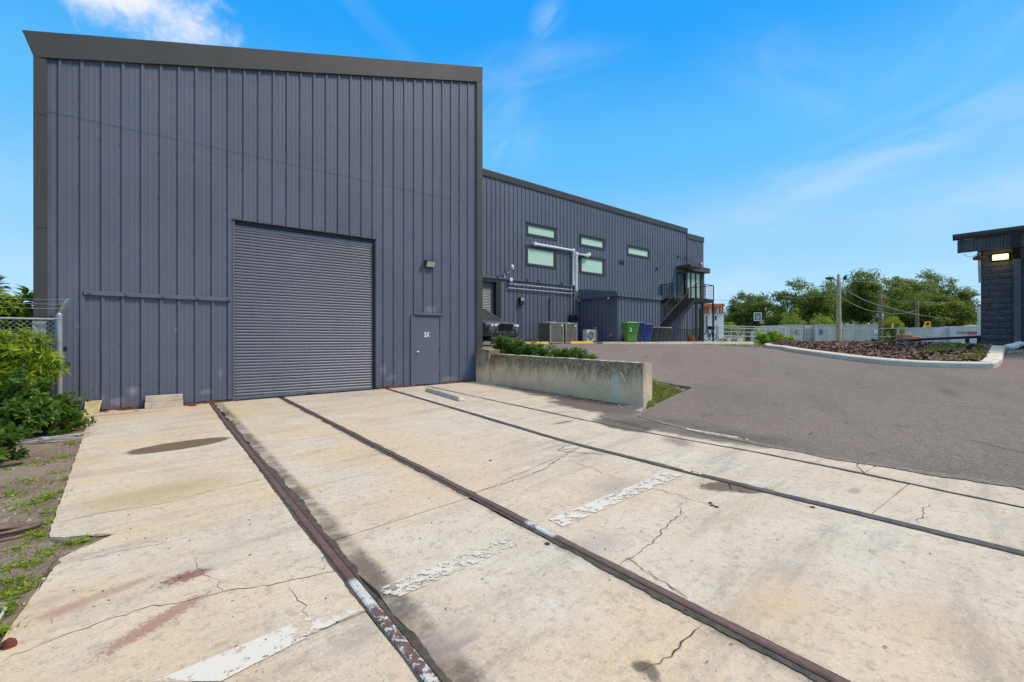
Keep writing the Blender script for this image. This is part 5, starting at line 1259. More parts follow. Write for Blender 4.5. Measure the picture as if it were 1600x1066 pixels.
# ------------------------------------------------------------------ parked SUV (nose towards us, half hidden by the warehouse corner)
def make_car(x, y, z, rz):
    t = thing('parked_car', 'dark graphite sport utility car parked nose out by the wing roller door', 'car', (x, y, z)); OFF[t.name] = Vector((0, 0, 0))
    def ring(yy, zb, zs, hw, zc, crown=.86):
        h = [(0, zb), (hw * .80, zb), (hw * .97, zb + .10), (hw, zb + (zs - zb) * .5), (hw * .985, zs - .06), (hw * .95, zs), (hw * crown, zs + (zc - zs) * .6), (hw * .45, zc - .012), (0, zc)]
        return [(a, yy, b_) for a, b_ in h] + [(-a, yy, b_) for a, b_ in h[-2:0:-1]]
    mb = MB()
    mb.loft([ring(-2.34, .50, .78, .60, .86), ring(-2.27, .36, .86, .80, .95), ring(-2.10, .30, .93, .90, 1.00), ring(-1.75, .27, .98, .94, 1.06), ring(-1.1, .27, 1.02, .945, 1.10), ring(-.85, .27, 1.03, .945, 1.12), ring(.6, .27, 1.06, .945, 1.10), ring(1.8, .30, 1.08, .94, 1.12), ring(2.2, .36, 1.02, .88, 1.1), ring(2.35, .5, .9, .75, .98)])
    body = mb.build('body', M['carpaint'], t, smooth=True, sub=1)
    def cab(yy, zt, hw): return [(-hw, yy, zt), (hw, yy, zt)]
    # glasshouse
    A = [(-.80, -.98, 1.09), (.80, -.98, 1.09)]; B = [(-.60, -.12, 1.62), (.60, -.12, 1.62)]; Cc = [(-.60, 1.55, 1.64), (.60, 1.55, 1.64)]; D = [(-.74, 2.22, 1.10), (.74, 2.22, 1.10)]
    sb = [(-.88, -.7, 1.05), (-.88, 2.0, 1.07)]
    mb = MB(); mb.quad(A[0], A[1], B[1], B[0]); mb.build('windscreen', M['glassdark'], t)
    mb = MB(); mb.quad(Cc[0], Cc[1], D[1], D[0]); mb.build('rear_window', M['glassdark'], t)
    for s in (-1, 1):
        mb = MB(); mb.add([(s * .82, -.96, 1.07), (s * .61, -.12, 1.61), (s * .61, 1.55, 1.62), (s * .76, 2.2, 1.09), (s * .88, .5, 1.08)], [(0, 1, 2, 3, 4)]); mb.build('side_window', M['glassdark'], t)
        mb = MB(); mb.tube([(s * .83, -1.02, 1.08), (s * .62, -.12, 1.62), (s * .62, 1.6, 1.64), (s * .77, 2.25, 1.08)], .035, 6); mb.build('pillar', M['carpaint'], t)
        mb = MB(); mb.obox((s * 1.0, -.62, 1.12), .20, .12, .15); mb.bar((s * .86, -.66, 1.08), (s * .95, -.62, 1.10), .05, .05); mb.build('mirror', M['carpaint'], t, bevel=.03, seg=2)
        # headlamp, kidney grille, bumper intake
        hl = [(s * .42, -2.335, .86), (s * .60, -2.315, .89), (s * .84, -2.17, .90), (s * .86, -2.14, .80), (s * .62, -2.33, .775), (s * .44, -2.345, .80)]
        hl2 = [(a, b_ + .12, c) for a, b_, c in hl]
        mb = MB(); mb.add(hl + hl2, [(0, 1, 2, 3, 4, 5), (11, 10, 9, 8, 7, 6)] + [(i, 6 + i, 6 + (i + 1) % 6, (i + 1) % 6) for i in range(6)]); h = mb.build('headlight', M['lens'], t)
        for k in (0, 1): mb = MB(); mb.lathe([(.045, 0), (.05, -.012), (0, -.014)], (s * (.54 + .14 * k), -2.345 + .05 * k, .835), 10, 'y'); mb.build('lamp_ring', M['white'], h)
        k = [(s * .045, -2.385, .90), (s * .33, -2.36, .90), (s * .38, -2.36, .84), (s * .31, -2.375, .62), (s * .10, -2.39, .60), (s * .045, -2.395, .66)]
        mb = MB(); mb.add(k + [(a, b_ + .2, c) for a, b_, c in k], [(0, 1, 2, 3, 4, 5)] + [(i, 6 + i, 6 + (i + 1) % 6, (i + 1) % 6) for i in range(6)]); gk = mb.build('grille', M['black'], t)
        mb = MB(); mb.tube(k + [k[0]], .014, 5); mb.build('grille_frame', M['black_pl'], gk)
        for i in range(6): xx = s * (.085 + .042 * i); mb = MB(); mb.bar((xx, -2.395, .63), (xx, -2.39, .88), .010, .02, up=(0, 1, 0)); mb.build('grille_bar', M['steel'], gk)
        mb = MB(); mb.add([(s * .50, -2.34, .66), (s * .86, -2.20, .70), (s * .88, -2.16, .40), (s * .62, -2.31, .36)], [(0, 1, 2, 3)]); ai = mb.build('air_intake', M['black'], t)
        mb = MB(); mb.bar((s * .47, -2.36, .70), (s * .60, -2.35, .38), .03, .03); mb.bar((s * .60, -2.35, .38), (s * .88, -2.18, .45), .03, .03); mb.build('intake_trim', M['carpaint'], ai)
    mb = MB(); mb.box(-.52, .52, -2.375, -2.2, .36, .56); mb.build('lower_intake', M['black'], t, bevel=.03)
    mb = MB(); mb.box(-.80, .80, -2.30, 2.1, .20, .268); mb.build('underbody_shade', M['black'], t)  # black slab added to paint in the shade beneath the car
    mb = MB(); mb.box(-.78, .78, -2.38, -2.1, .19, .34); mb.build('bumper_lip', M['black_pl'], t, bevel=.03)
    mb = MB(); mb.lathe([(.045, 0), (.045, -.015), (0, -.02)], (0, -2.33, .93), 14, 'y'); mb.build('badge', M['chrome'], t)
    mb = MB(); rg = []
    for yy, hw, zt in ((-.14, .60, 1.60), (0.1, .62, 1.655), (.8, .63, 1.68), (1.5, .61, 1.66), (1.6, .60, 1.63)): rg.append([(-hw, yy, zt - .02), (-hw * .6, yy, zt + .02), (0, yy, zt + .03), (hw * .6, yy, zt + .02), (hw, yy, zt - .02), (0, yy, zt - .04)])
    mb.loft(rg); mb.build('roof', M['carpaint'], t, smooth=True)
    for s in (-1, 1):
        for yy in (-1.42, 1.45):
            mb = MB(); mb.lathe([(.24, -.11), (.34, -.11), (.37, -.06), (.37, .06), (.34, .11), (.24, .11)], (s * .84, yy, .37), 24, 'x'); wl = mb.build('wheel', M['rubber'], t, smooth=False)
            mb = MB(); mb.lathe([(0, s * .02), (.24, s * .02), (.24, s * .10), (.22, s * .11)], (s * .84, yy, .37), 20, 'x'); [mb.bar((s * .955, yy, .37), (s * .955, yy + .22 * math.cos(a * 1.2566), .37 + .22 * math.sin(a * 1.2566)), .02, .05, up=(1, 0, 0)) for a in range(5)]; mb.build('rim', M['galv_dull'], wl)
            mb = MB(); mb.lathe([(.385, -.115), (.42, -.115), (.42, .11), (.385, .11)], (s * .84, yy, .37), 20, 'x'); mb.build('wheel_arch', M['black_pl'], t)
    t.rotation_euler = (0, 0, rz); t.scale = (1.07, 1.07, 1.07); return t
CARX, CARY = 12.0, 18.45
make_car(CARX, CARY, lot(CARX, CARY - 2) + .0, rad(2))

# ------------------------------------------------------------------ dark block building on the right
RX, RY = 21.9, 2.47
rb = thing('block_building', 'dark grey split-face block building with a deep metal eaves band and lit wall lamp', 'building', (RX, RY - 2, lot(RX, RY)))
rz0 = lot(RX, RY) - .12; EAV = atX(1560, 386, RX - .5)
fas_b = E + 2.96; fas_t = E + 3.38
CH = .203; ncourse = int((fas_b + .1 - rz0) / CH) + 1
M['block'] = simple('dark_split_face_block', (.075, .077, .088), .85, .2, 6, bump=.6, bscale=22, c2=(.052, .053, .061))
M['mortar'] = simple('dark_painted_mortar', (.062, .064, .073), .9, .1)
mb = MB(); mb.box(RX + .05, RX + 9, RY - 11, RY - .012, rz0 - .2, fas_b + .25); mb.build('wall_core', M['mortar'], rb)
# split-face blocks: six rough variants sharing mesh data
def block_mesh(seed, L):
    r = random.Random(seed); mb = MB(); ny_, nz_ = 7, 4; rows = []
    for i in range(ny_ + 1):
        for j in range(nz_ + 1):
            e = i in (0, ny_) or j in (0, nz_); d = 0 if e else -r.uniform(.008, .028)
            mb.v.append((d, -L / 2 + L * i / ny_, .003 + (CH - .006) * j / nz_))
    for i in range(ny_):
        for j in range(nz_): q = i * (nz_ + 1) + j; mb.f.append((q, q + nz_ + 1, q + nz_ + 2, q + 1))
    b0 = len(mb.v); mb.v += [(.06, -L / 2, .003), (.06, L / 2, .003), (.06, L / 2, CH - .003), (.06, -L / 2, CH - .003)]
    c = [0, ny_ * (nz_ + 1), ny_ * (nz_ + 1) + nz_, nz_]
    for a in range(4): mb.f.append((c[a], c[(a + 1) % 4], b0 + (a + 1) % 4, b0 + a))
    mb.mi = [0] * len(mb.f); return mb
BL = .398; protos = []
for k in range(6): protos.append(block_mesh(k, BL - .005))
halfp = [block_mesh(20 + k, BL / 2 - .005) for k in range(2)]
pobj = {}
def place_block(kind, k, y, z):
    key = (kind, k); off = OFF[rb.name]
    if key not in pobj:
        o = (protos if kind == 'f' else halfp)[k].build('block', M['block'], rb, fix=True); pobj[key] = o; OFF[o.name] = off
        me = o.data; me.transform(Matrix.Translation(off)) ; base = o
    else: base = pobj[key].copy(); COL.objects.link(base)
    base.location = (RX + .005 - off.x, y - off.y, z - off.z); base.scale.x = R.uniform(.75, 1.15)
for c in range(ncourse):
    y = RY - .0; first = True
    while y > RY - 3.2:
        if first and c % 2: place_block('h', R.randrange(2), y - BL / 4, rz0 + c * CH); y -= BL / 2
        else: place_block('f', R.randrange(6), y - BL / 2, rz0 + c * CH); y -= BL
        first = False
mb = MB(); mb.box(RX - .0, RX + .05, RY - 11, RY - 3.25, rz0, fas_b + .2); mb.build('plain_wall', M['block'], rb)
mb = MB(); mb.box(RX + .07, RX + 9, RY - .011, RY - .002, rz0, fas_b + .2); mb.build('gable_wall', M['block'], rb)
# eaves band of ribbed metal, gutter, soffit, roof
EX = RX - .48; EYE = RY + .50
cladding(rb, (EX, EYE), (0, -1), (-1, 0), 12, lambda s: fas_b, lambda s: fas_t + .02, (), .12, (), simple('charcoal_band_metal', (.075, .070, .068), .45, .15, 3), minor=True, name='fascia_panel', rib_h=.03)
cladding(rb, (RX, RY + .05), (1, 0), (0, 1), 9, lambda s: fas_b, lambda s: fas_t + .3, (), .12, (), M['trim'], minor=False, name='fascia_panel')
mb = MB(); mb.box(EX + .006, EX + .05, RY + .051, EYE - .006, fas_b + .02, fas_t + .02); mb.build('fascia_return', M['trim'], rb)
mb = MB(); mb.box(EX + .01, RX + 9, RY - 11, RY + .04, fas_b + .03, fas_b + .06); mb.build('soffit', M['steel'], rb)
mb = MB(); gt = fas_t + .02; gp = lambda y: [(EX - .02, y, gt), (EX - .10, y, gt + .02), (EX - .15, y, gt + .10), (EX - .15, y, gt + .19), (EX - .12, y, gt + .20), (EX + .02, y, gt + .20)]
mb.loft([gp(EYE + .1), gp(EYE - 12)]); mb.build('gutter', M['trim'], rb)
mb = MB(); mb.hexa([(EX, RY + .08, gt), (RX + 5, RY + .08, gt + .5), (RX + 5, EYE - 12, gt + .5), (EX, EYE - 12, gt), (EX, RY + .08, gt + .22), (RX + 5, RY + .08, gt + .9), (RX + 5, EYE - 12, gt + .9), (EX, EYE - 12, gt + .22)]); mb.build('roof', M['trim'], rb)
# downspout
dy = atX(1590, 450, RX - .06).y
mb = MB(); mb.box(RX - .16, RX - .06, dy - .085, dy + .085, rz0 + .25, fas_b - .32); ds = mb.build('downspout', simple('slate_downspout', (.075, .078, .088), .45, .1), rb, bevel=.012)
mb = MB(); mb.hexa([(RX - .16, dy - .085, fas_b - .33), (RX - .16, dy + .085, fas_b - .33), (RX - .06, dy + .085, fas_b - .33), (RX - .06, dy - .085, fas_b - .33), (EX - .16, dy - .085, fas_b - .02), (EX - .16, dy + .085, fas_b - .02), (EX - .06, dy + .085, fas_b - .02), (EX - .06, dy - .085, fas_b - .02)]); mb.box(EX - .16, EX - .06, dy - .085, dy + .085, fas_b - .021, fas_t + .05); mb.build('downspout_elbow', M['steel'], ds)
# white drain pipe lying at its foot
dp = thing('drain_pipe', 'short white plastic drain pipe lying at the foot of the downspout', 'pipe', (RX - .2, dy, rz0 + .2))
a = onL(1572, 551); mb = MB(); zz_ = lot(RX - .5, dy) + .10
mb.tube([(RX - .12, dy - .05, zz_ + .12), (RX - .28, dy + .05, zz_ + .04), (RX - .5, dy + .2, zz_)], [.10, .105, .105], 12); mb.lathe([(.12, -.06), (.12, .06)], (RX - .12, dy - .05, zz_ + .12), 12); mb.build('pipe_run', M['white_pvc'], dp, smooth=True)
mb = MB(); mb.tube([(RX - .5, dy + .2, zz_), (RX - .62, dy + .28, zz_ - .02)], .085, 12); mb.build('pipe_end', M['conc_lt'], dp)
# lit lamp
lp = atX(1563.5, 402, RX - .03); t = thing('wall_lamp', 'lit yellow rectangular wall lamp under the dark eaves band', 'lamp', (RX, lp.y, lp.z))
mb = MB(); mb.box(RX - .09, RX - .0, lp.y - .20, lp.y + .20, lp.z - .11, lp.z + .11); mb.build('housing', M['black'], t, bevel=.01)
mb = MB(); mb.box(RX - .115, RX - .091, lp.y - .185, lp.y + .185, lp.z - .095, lp.z + .09); mb.build('diffuser', emis('lamp_glow_yellow', (1.0, .80, .30), .75), t, bevel=.01)
mb = MB(); mb.box(RX - .122, RX - .116, lp.y - .12, lp.y + .12, lp.z - .035, lp.z + .055); mb.build('tube_glow', emis('lamp_glow_white', (1.0, .93, .66), 1.8), t)
ld = bpy.data.lights.new('lamp_light', 'POINT'); ld.energy = 3; ld.color = (1, .8, .4); ld.shadow_soft_size = .1
lo = bpy.data.objects.new('lamp_light', ld); COL.objects.link(lo); lo.location = (RX - .3, lp.y, lp.z - .02)
# camera and loose cable at the corner
q = atX(1533, 402, RX - .05); t = thing('security_camera', 'black camera on a bracket at the block building corner under the eaves', 'camera', q)
mb = MB(); mb.obox((RX - .12, RY + .03, fas_b - .17), .30, .22, .12, Matrix.Rotation(rad(25), 3, 'Z')); mb.build('camera_head', M['black_pl'], t, bevel=.02)
mb = MB(); mb.tube([(RX - .05, RY + .02, fas_b + .02), (RX - .08, RY + .06, fas_b - .12)], .04, 8); mb.build('bracket', M['galv_dull'], t)
mb = MB(); mb.tube([(RX - .02, RY + .03, fas_b - .22), (RX - .03, RY + .02, fas_b - .7), (RX - .02, RY + .012, fas_b - 1.0)], .035, 6); mb.build('conduit_drop', M['galv_dull'], t)
mb = MB(); pts = [(RX - .1 - .0 * i, RY + .42 - .05 * i, fas_b + .02 - .13 * math.sin(i / 8 * math.pi)) for i in range(9)]; mb.tube(pts, .008, 4); tag(mb.build('loose_cable', M['black'], None), 'thin loose cable looping below the eaves corner', 'cable')

# ------------------------------------------------------------------ kerbed bed
kp_px = [(1221, 546.5), (1226, 548), (1245, 551.5), (1300, 559.5), (1350, 566), (1403, 571), (1450, 573.8), (1500, 575.3), (1540, 576), (1557, 575), (1563, 570)]
kp = [onL(*p) for p in kp_px]
kp += [Vector((18.0, 1.62, 0)), Vector((19.7, 1.74, 0)), Vector((21.6, 1.86, 0))]
kpl = [Vector((p.x, p.y, 0)) for p in kp]
start_back = [kpl[0] + Vector((1.2, 1.1, 0)), kpl[0] + Vector((3.5, 2.2, 0))]
full = start_back[::-1] + kpl
def dense(pts, step=.25):
    out = []
    n = len(pts)
    for i in range(n - 1):
        p0, p1, p2, p3 = pts[max(i - 1, 0)], pts[i], pts[i + 1], pts[min(i + 2, n - 1)]; k = max(2, int((p2 - p1).length / step))
        for j in range(k):
            t = j / k; out.append(.5 * ((2 * p1) + (-p0 + p2) * t + (2 * p0 - 5 * p1 + 4 * p2 - p3) * t * t + (-p0 + 3 * p1 - 3 * p2 + p3) * t ** 3))
    out.append(pts[-1]); return out
kd = dense(full)
kerb = thing('kerb', 'pale concrete kerb curving round the mulch bed', 'kerb', tuple(kd[len(kd) // 2][:2]) + (lot(*kd[len(kd) // 2][:2]),))
inner = []
def kr(i):
    p = kd[i]; t = (kd[min(i + 1, len(kd) - 1)] - kd[max(i - 1, 0)]).normalized(); nn = Vector((-t.y, t.x, 0))      # nn: to the left of travel
    z = lot(p.x, p.y); h = .15; wd = .30
    ci = nn if nn.dot(Vector((21, 7, 0)) - p) > 0 else -nn
    return p, ci, z, h, wd
cuts = [0]; L = 0
for i in range(1, len(kd)):
    L += (kd[i] - kd[i - 1]).length
    if L > 3.0: cuts.append(i); L = 0
if len(kd) - 1 - cuts[-1] > 2: cuts.append(len(kd) - 1)
else: cuts[-1] = len(kd) - 1
for a, b_ in zip(cuts[:-1], cuts[1:]):
    mb = MB(); rg = []
    for i in range(a, b_ + 1):
        p, ci, z, h, wd = kr(i); sh = (.012 if i == a else -.012 if i == b_ else 0); t = (kd[min(i + 1, len(kd) - 1)] - kd[max(i - 1, 0)]).normalized(); p = p + t * sh
        rg.append([(p.x, p.y, z - .1), (p.x, p.y, z + h - .035), (p.x + ci.x * .03, p.y + ci.y * .03, z + h - .008), (p.x + ci.x * .06, p.y + ci.y * .06, z + h), (p.x + ci.x * wd, p.y + ci.y * wd, z + h + .012), (p.x + ci.x * wd, p.y + ci.y * wd, z - .1)])
    mb.loft(rg); mb.build('kerb_segment', M['kerb'], kerb)
# bed surface: from the inner kerb edge back to the grass, gently mounded
BED = []
for i in range(len(kd)): p, ci, z, h, wd = kr(i); BED.append((p + ci * (wd - .01), z + h - .02))
cxy = Vector((24.2, 8.6, 0)); zc_ = E - .10
def bed_z(p, z0, s): 
    return z0 + (zc_ - z0) * s + .10 * math.sin(s * math.pi)
mb = MB(); nr = 9
for i, (p, z0) in enumerate(BED):
    for j in range(nr + 1):
        s = j / nr; q = p.lerp(cxy, s); mb.v.append((q.x, q.y, bed_z(q, z0, s) + .02 * hn(q.x, q.y, 1.4)))
for i in range(len(BED) - 1):
    for j in range(nr): q = i * (nr + 1) + j; mb.f.append((q, q + 1, q + nr + 2, q + nr + 1)); mb.mi.append(0)
M['bedsoil'] = simple('dark_mulch_soil', (.085, .05, .036), .95, .3, 10, bump=.8, bscale=25)
struct(mb.build('mulch_bed', M['bedsoil'], None, fix=True, smooth=True))
# bark chips
def grassy(x, y):   # the right end of the bed has gone to grass
    return (y < 3.4 and x > 17.6 and (x - 17.6) * .9 + (3.4 - y) * .6 > .35)
V = []; NC = 26000
for _ in range(NC):
    i = NR.randint(0, len(BED) - 1); f = NR.rand(); p = BED[i][0].lerp(BED[i + 1][0], f); z0 = BED[i][1] * (1 - f) + BED[i + 1][1] * f; s = NR.rand() ** 1.2 * .96 + .005
    q = p.lerp(cxy, s)
    if grassy(q.x, q.y) and NR.rand() < .55: continue
    z = bed_z(q, z0, s) + .02 * hn(q.x, q.y, 1.4); sz = NR.uniform(.025, .075); a = NR.rand() * 6.28; tx_, ty_ = math.cos(a) * sz, math.sin(a) * sz; w_ = NR.uniform(.25, .5); tl = NR.uniform(-.5, .5) * sz; tl2 = NR.uniform(-.4, .4) * sz
    c = np.array((q.x, q.y, z + .018 + abs(tl) * .5)); u = np.array((tx_, ty_, tl)); v = np.array((-ty_ * w_, tx_ * w_, tl2)); V.append((c - u - v, c + u - v, c + u + v, c - u + v))
struct(np_quads('bark_chips', np.array(V), M['mulch']), 'stuff')
def blades(name, P, hmin, hmax, n, mat, spread=.5, w_=.012, kind='stuff', parent=None):
    P = np.asarray(P); idx = NR.randint(0, len(P), n); base = P[idx] + NR.normal(0, 1, (n, 3)) * np.array([.05, .05, 0])
    D = NR.normal(0, spread, (n, 3)); D[:, 2] = 1; L = NR.uniform(hmin, hmax, n)
    up = NR.normal(0, 1, (n, 3)); up[:, 2] *= .1
    o = np_quads(name, leaf_quads(base, D, L, np.full(n, w_) * NR.uniform(.7, 1.6, n), up, .35), mat, parent)
    return struct(o, kind) if kind else o
pts = []
for _ in range(9000):
    i = NR.randint(0, len(BED) - 1); p, z0 = BED[i]; s = NR.rand() * .9 + .02; q = p.lerp(cxy, s)
    if grassy(q.x, q.y) and math.sin(q.x * 3.3) + math.sin(q.y * 4.1 + q.x) > -.1: pts.append((q.x, q.y, bed_z(q, z0, s)))
if pts: blades('bed_grass', pts[::3], .04, .13, 2600, M['grass_blade'], .8, .012); blades('bed_grass', pts[1::4], .04, .14, 2200, M['grass_dry'], .8, .012)
# turf fringe behind the bed
pts = [];
for _ in range(6000):
    x = NR.uniform(21, 44); y = NR.uniform(3, 24)
    if y < 8.3 + (x - 21) * 1.6 and (x - 24) * .9 + (y - 8) > 0: pts.append((x, y, lot(x, y) - .07))
blades('turf_grass', pts, .06, .2, 26000, M['grass_dry'], .6, .02)

# ------------------------------------------------------------------ black pipe barriers by the block building
def bar_rail(name, lab, a, b_, posts, r=.05, h=None):
    t = thing(name, lab, 'barrier', (a.x, a.y, lot(a.x, a.y)), group='black pipe barriers'); mb = MB(); mb.tube([a, b_], r, 8); mb.build('rail', M['black'], t)
    for f in posts:
        q = a.lerp(b_, f); mb = MB(); mb.box(q.x - r, q.x + r, q.y - r, q.y + r, lot(q.x, q.y) - .3, q.z); mb.build('post', M['black'], t)
    return t
bar_rail('pipe_barrier', 'long black pipe barrier rising gently towards the dark block building', atD(1407, 532, 19.5), atD(1537, 526, 17.5), (.04, .09, .82, .95), .055)
bar_rail('pipe_barrier', 'short black pipe barrier at the back of the mulch bed, tallest of the low ones', atD(1363.5, 530.5, 21), atD(1373, 533.5, 20.5), (.0, 1), .06)
bar_rail('pipe_barrier', 'low black pipe barrier in the grass between the short one and the long one', atD(1383, 537.5, 21), atD(1432, 538, 19.5), (.0, .22, .65, .75, 1), .05)

# ------------------------------------------------------------------ yard beyond: fences, containers, trailers
def gz(px, py, d): p = atD(px, py, d); return p
def mesh_fence(name, lab, pts, h, mat, zfn, pitch=.16, wr=.0035, post_step=3.0, mid=True, group=None, pr=.045):
    t = thing(name, lab, 'fence', (pts[0].x, pts[0].y, zfn(pts[0].x, pts[0].y)), group=group)
    for a, b_ in zip(pts[:-1], pts[1:]):
        L = (b_ - a).length; n = max(1, round(L / post_step)); up = Vector((0, 0, 1))
        za, zb_ = zfn(a.x, a.y), zfn(b_.x, b_.y); A = Vector((a.x, a.y, za)); B = Vector((b_.x, b_.y, zb_))
        for i in range(n + 1):
            q = A.lerp(B, i / n); mb = MB(); mb.tube([q - up * .2, q + up * (h + .05)], pr, 6); mb.build('fence_post', mat, t)
        mb = MB(); mb.tube([A + up * h, B + up * h], pr * .6, 6); mb.build('top_rail', mat, t)
        if mid: mb = MB(); mb.tube([A + up * h * .5, B + up * h * .5], pr * .5, 6); mb.build('mid_rail', mat, t)
        mb = MB(); u = (B - A) / L; s = -h
        while s < L:
            for dr in (1, -1):
                s0, s1 = (s, s + h); z0, z1 = (0, h) if dr == 1 else (h, 0)
                c0, c1 = max(s0, 0), min(s1, L)
                if c1 - c0 < .02: continue
                f0, f1 = (c0 - s0) / h, (c1 - s0) / h
                p = A + u * c0 + up * (z0 + (z1 - z0) * f0) + (B - A) * 0; q = A + u * c1 + up * (z0 + (z1 - z0) * f1)
                mb.tube([p, q], wr, 3, cap=False)
            s += pitch * 1.414
        struct(mb.build('chain_link', mat, t, fix=False), 'stuff')
    return t
lz = lambda x, y: lot(x, y) - .06
a = atD(1120, 540, 36); b_ = atD(1236, 540, 41); mesh_fence('yard_fence', 'pale pipe and mesh fence behind the round green hedge, next to the stair tower', [a, b_], 1.62, M['galv'], lambda x, y: E - .42, .30, .004, 2.4)
a = atD(1238, 540, 45); b_ = atD(1402, 540, 41); mesh_fence('yard_fence', 'chain link fence in front of the grey containers', [a, b_], 1.5, M['galv_dull'], lambda x, y: E - .36, .30, .0045, 4.2)
a = atD(1404, 540, 41); b_ = atD(1535, 540, 37); mesh_fence('yard_fence', 'chain link fence in front of the white trailers', [a, b_], 1.5, M['galv'], lambda x, y: E - .36, .30, .004, 4.0)
# second, whiter rail fence seen over the first one
t = thing('rail_fence', 'white two-rail fence beyond the mesh fence near the hoop', 'fence', tuple(atD(1125, 540, 52)))
pa, pb = atD(1122, 512, 52), atD(1220, 515, 54)
for k, dz in enumerate((0, -.42, -.9)): mb = MB(); mb.bar(pa + Vector((0, 0, dz)), pb + Vector((0, 0, dz)), .05, .07); mb.build('rail', M['cream'], t)
for i in range(6): q = pa.lerp(pb, i / 5); mb = MB(); mb.box(q.x - .05, q.x + .05, q.y - .05, q.y + .05, E - .6, q.z + .1); mb.build('fence_post', M['galv'], t)
# things standing in that yard, low and pale
for px, lab in ((1133, 'pale low pallet stack behind the mesh fence, left one'), (1150, 'pale low pallet stack behind the mesh fence, right one')):
    p = atD(px, 533, 46); t = thing('pallet_stack', lab, 'pallets', (p.x, p.y, E - .42), group='pallet stacks in the yard')
    for k in range(5): mb = MB(); mb.box(p.x - .5, p.x + .5, p.y - .5, p.y + .5, E - .42 + k * .16, E - .42 + k * .16 + .03); [mb.box(p.x - .5, p.x + .5, p.y + o - .05, p.y + o + .05, E - .42 + k * .16 + .031, E - .42 + k * .16 + .125) for o in (-.42, 0, .42)]; mb.build('pallet', M['cream'] if k % 2 else M['conc_lt'], t)

def container(pa, pb, dep, h, mat, lab, group='grey shipping containers', corr=True, zb=E - .4, cat='container', name='shipping_container', pitch=.28, roof=None):
    """corrugated box, front face from pa to pb (world xy)"""
    A = Vector((pa.x, pa.y, zb)); B = Vector((pb.x, pb.y, zb)); L = (B - A).length; u = (B - A) / L; nb = Vector((-u.y, u.x, 0))
    if nb.dot(A) < 0: nb = -nb
    t = thing(name, lab, cat, tuple(A.lerp(B, .5)), group=group)
    up = Vector((0, 0, 1)); mb = MB(); s = .12; prev = None; n = int((L - .24) / pitch)
    seq = [(0.12, 0)]
    for i in range(n):
        s0 = .12 + (L - .24) * i / n; w_ = (L - .24) / n; seq += [(s0 + w_ * .35, 0), (s0 + w_ * .5, .036), (s0 + w_ * .85, .036), (s0 + w_, 0)]
    for (s0, d0), (s1, d1) in zip(seq[:-1], seq[1:]): mb.quad(A + u * s0 + nb * (d0 + .02) + up * .15, A + u * s1 + nb * (d1 + .02) + up * .15, A + u * s1 + nb * (d1 + .02) + up * (h - .1), A + u * s0 + nb * (d0 + .02) + up * (h - .1))
    mb.build('side_wall', mat, t, fix=False)
    mb = MB(); c = [A + nb * .08, B + nb * .08, B + nb * dep, A + nb * dep]; mb.hexa([q + up * .12 for q in c] + [q + up * (h - .02) for q in c]); mb.build('box_core', mat, t)
    for s in (0, L - .12): mb = MB(); c = [A + u * s, A + u * (s + .12), A + u * (s + .12) + nb * .12, A + u * s + nb * .12]; mb.hexa([q + up * 0 for q in c] + [q + up * h for q in c]); mb.build('corner_post', mat, t)
    for z0, z1 in ((0, .14), (h - .1, h)): mb = MB(); c = [A + u * .121, B - u * .121, B - u * .121 + nb * .1, A + u * .121 + nb * .1]; mb.hexa([q + up * z0 for q in c] + [q + up * z1 for q in c]); mb.build('edge_rail', mat, t)
    return t, A, u, nb
def facetext(body, size, t, A, u, nb, s, z, mat, sx=1, bold=0, name='lettering'):
    p = A + u * s - nb * .012; rz = math.atan2(u.y, u.x); return text_obj(body, size, (p.x, p.y, A.z + z), rz, mat, t, name, sx=sx, bold=bold, extrude=.004)
D1 = 62
t1, A, u, nb = container(atD(1226, 535, D1), atD(1254.5, 535, D1), 6, 2.62, M['grey_cont'], 'grey container marked with a red and navy letter C, nearest the hedge')
facetext('C', .75, t1, A, u, nb, 1.72, 1.55, M['navy'], bold=.02); facetext('C', .80, t1, A, u, nb, 1.62, 1.55, M['red'], bold=-.01)
t2, A, u, nb = container(atD(1257, 535, D1 + .5), atD(1273, 535, D1 + .5), 6, 2.62, M['grey_cont2'], 'darker grey container end with a pale pink panel at its top')
mb = MB(); p0, p1 = A + u * .02, A + u * 1.42; mb.hexa([p0 - nb * .03 + Vector((0, 0, 2.1)), p1 - nb * .03 + Vector((0, 0, 2.1)), p1 - nb * .004 + Vector((0, 0, 2.1)), p0 - nb * .004 + Vector((0, 0, 2.1)), p0 - nb * .03 + Vector((0, 0, 2.5)), p1 - nb * .03 + Vector((0, 0, 2.5)), p1 - nb * .004 + Vector((0, 0, 2.5)), p0 - nb * .004 + Vector((0, 0, 2.5))]); mb.build('pale_panel', simple('pale_pink_panel', (.58, .48, .45), .6, .1), t2)
for (s0, s1, z0, z1) in ((.85, 1.4, .02, .75),):
    mb = MB(); p0, p1 = A + u * s0, A + u * s1; mb.hexa([p0 - nb * .03 + Vector((0, 0, z0)), p1 - nb * .03 + Vector((0, 0, z0)), p1 - nb * .004 + Vector((0, 0, z0)), p0 - nb * .004 + Vector((0, 0, z0)), p0 - nb * .03 + Vector((0, 0, z1)), p1 - nb * .03 + Vector((0, 0, z1)), p1 - nb * .004 + Vector((0, 0, z1)), p0 - nb * .004 + Vector((0, 0, z1))]); mb.build('blue_patch', simple('dull_blue_patch', (.22, .25, .31), .6, .1), t2)
t3, A, u, nb = container(atD(1274, 535, D1), atD(1372, 535, D1 - 1), 6, 2.62, M['grey_cont'], 'long light grey corrugated container behind the chain link fence')
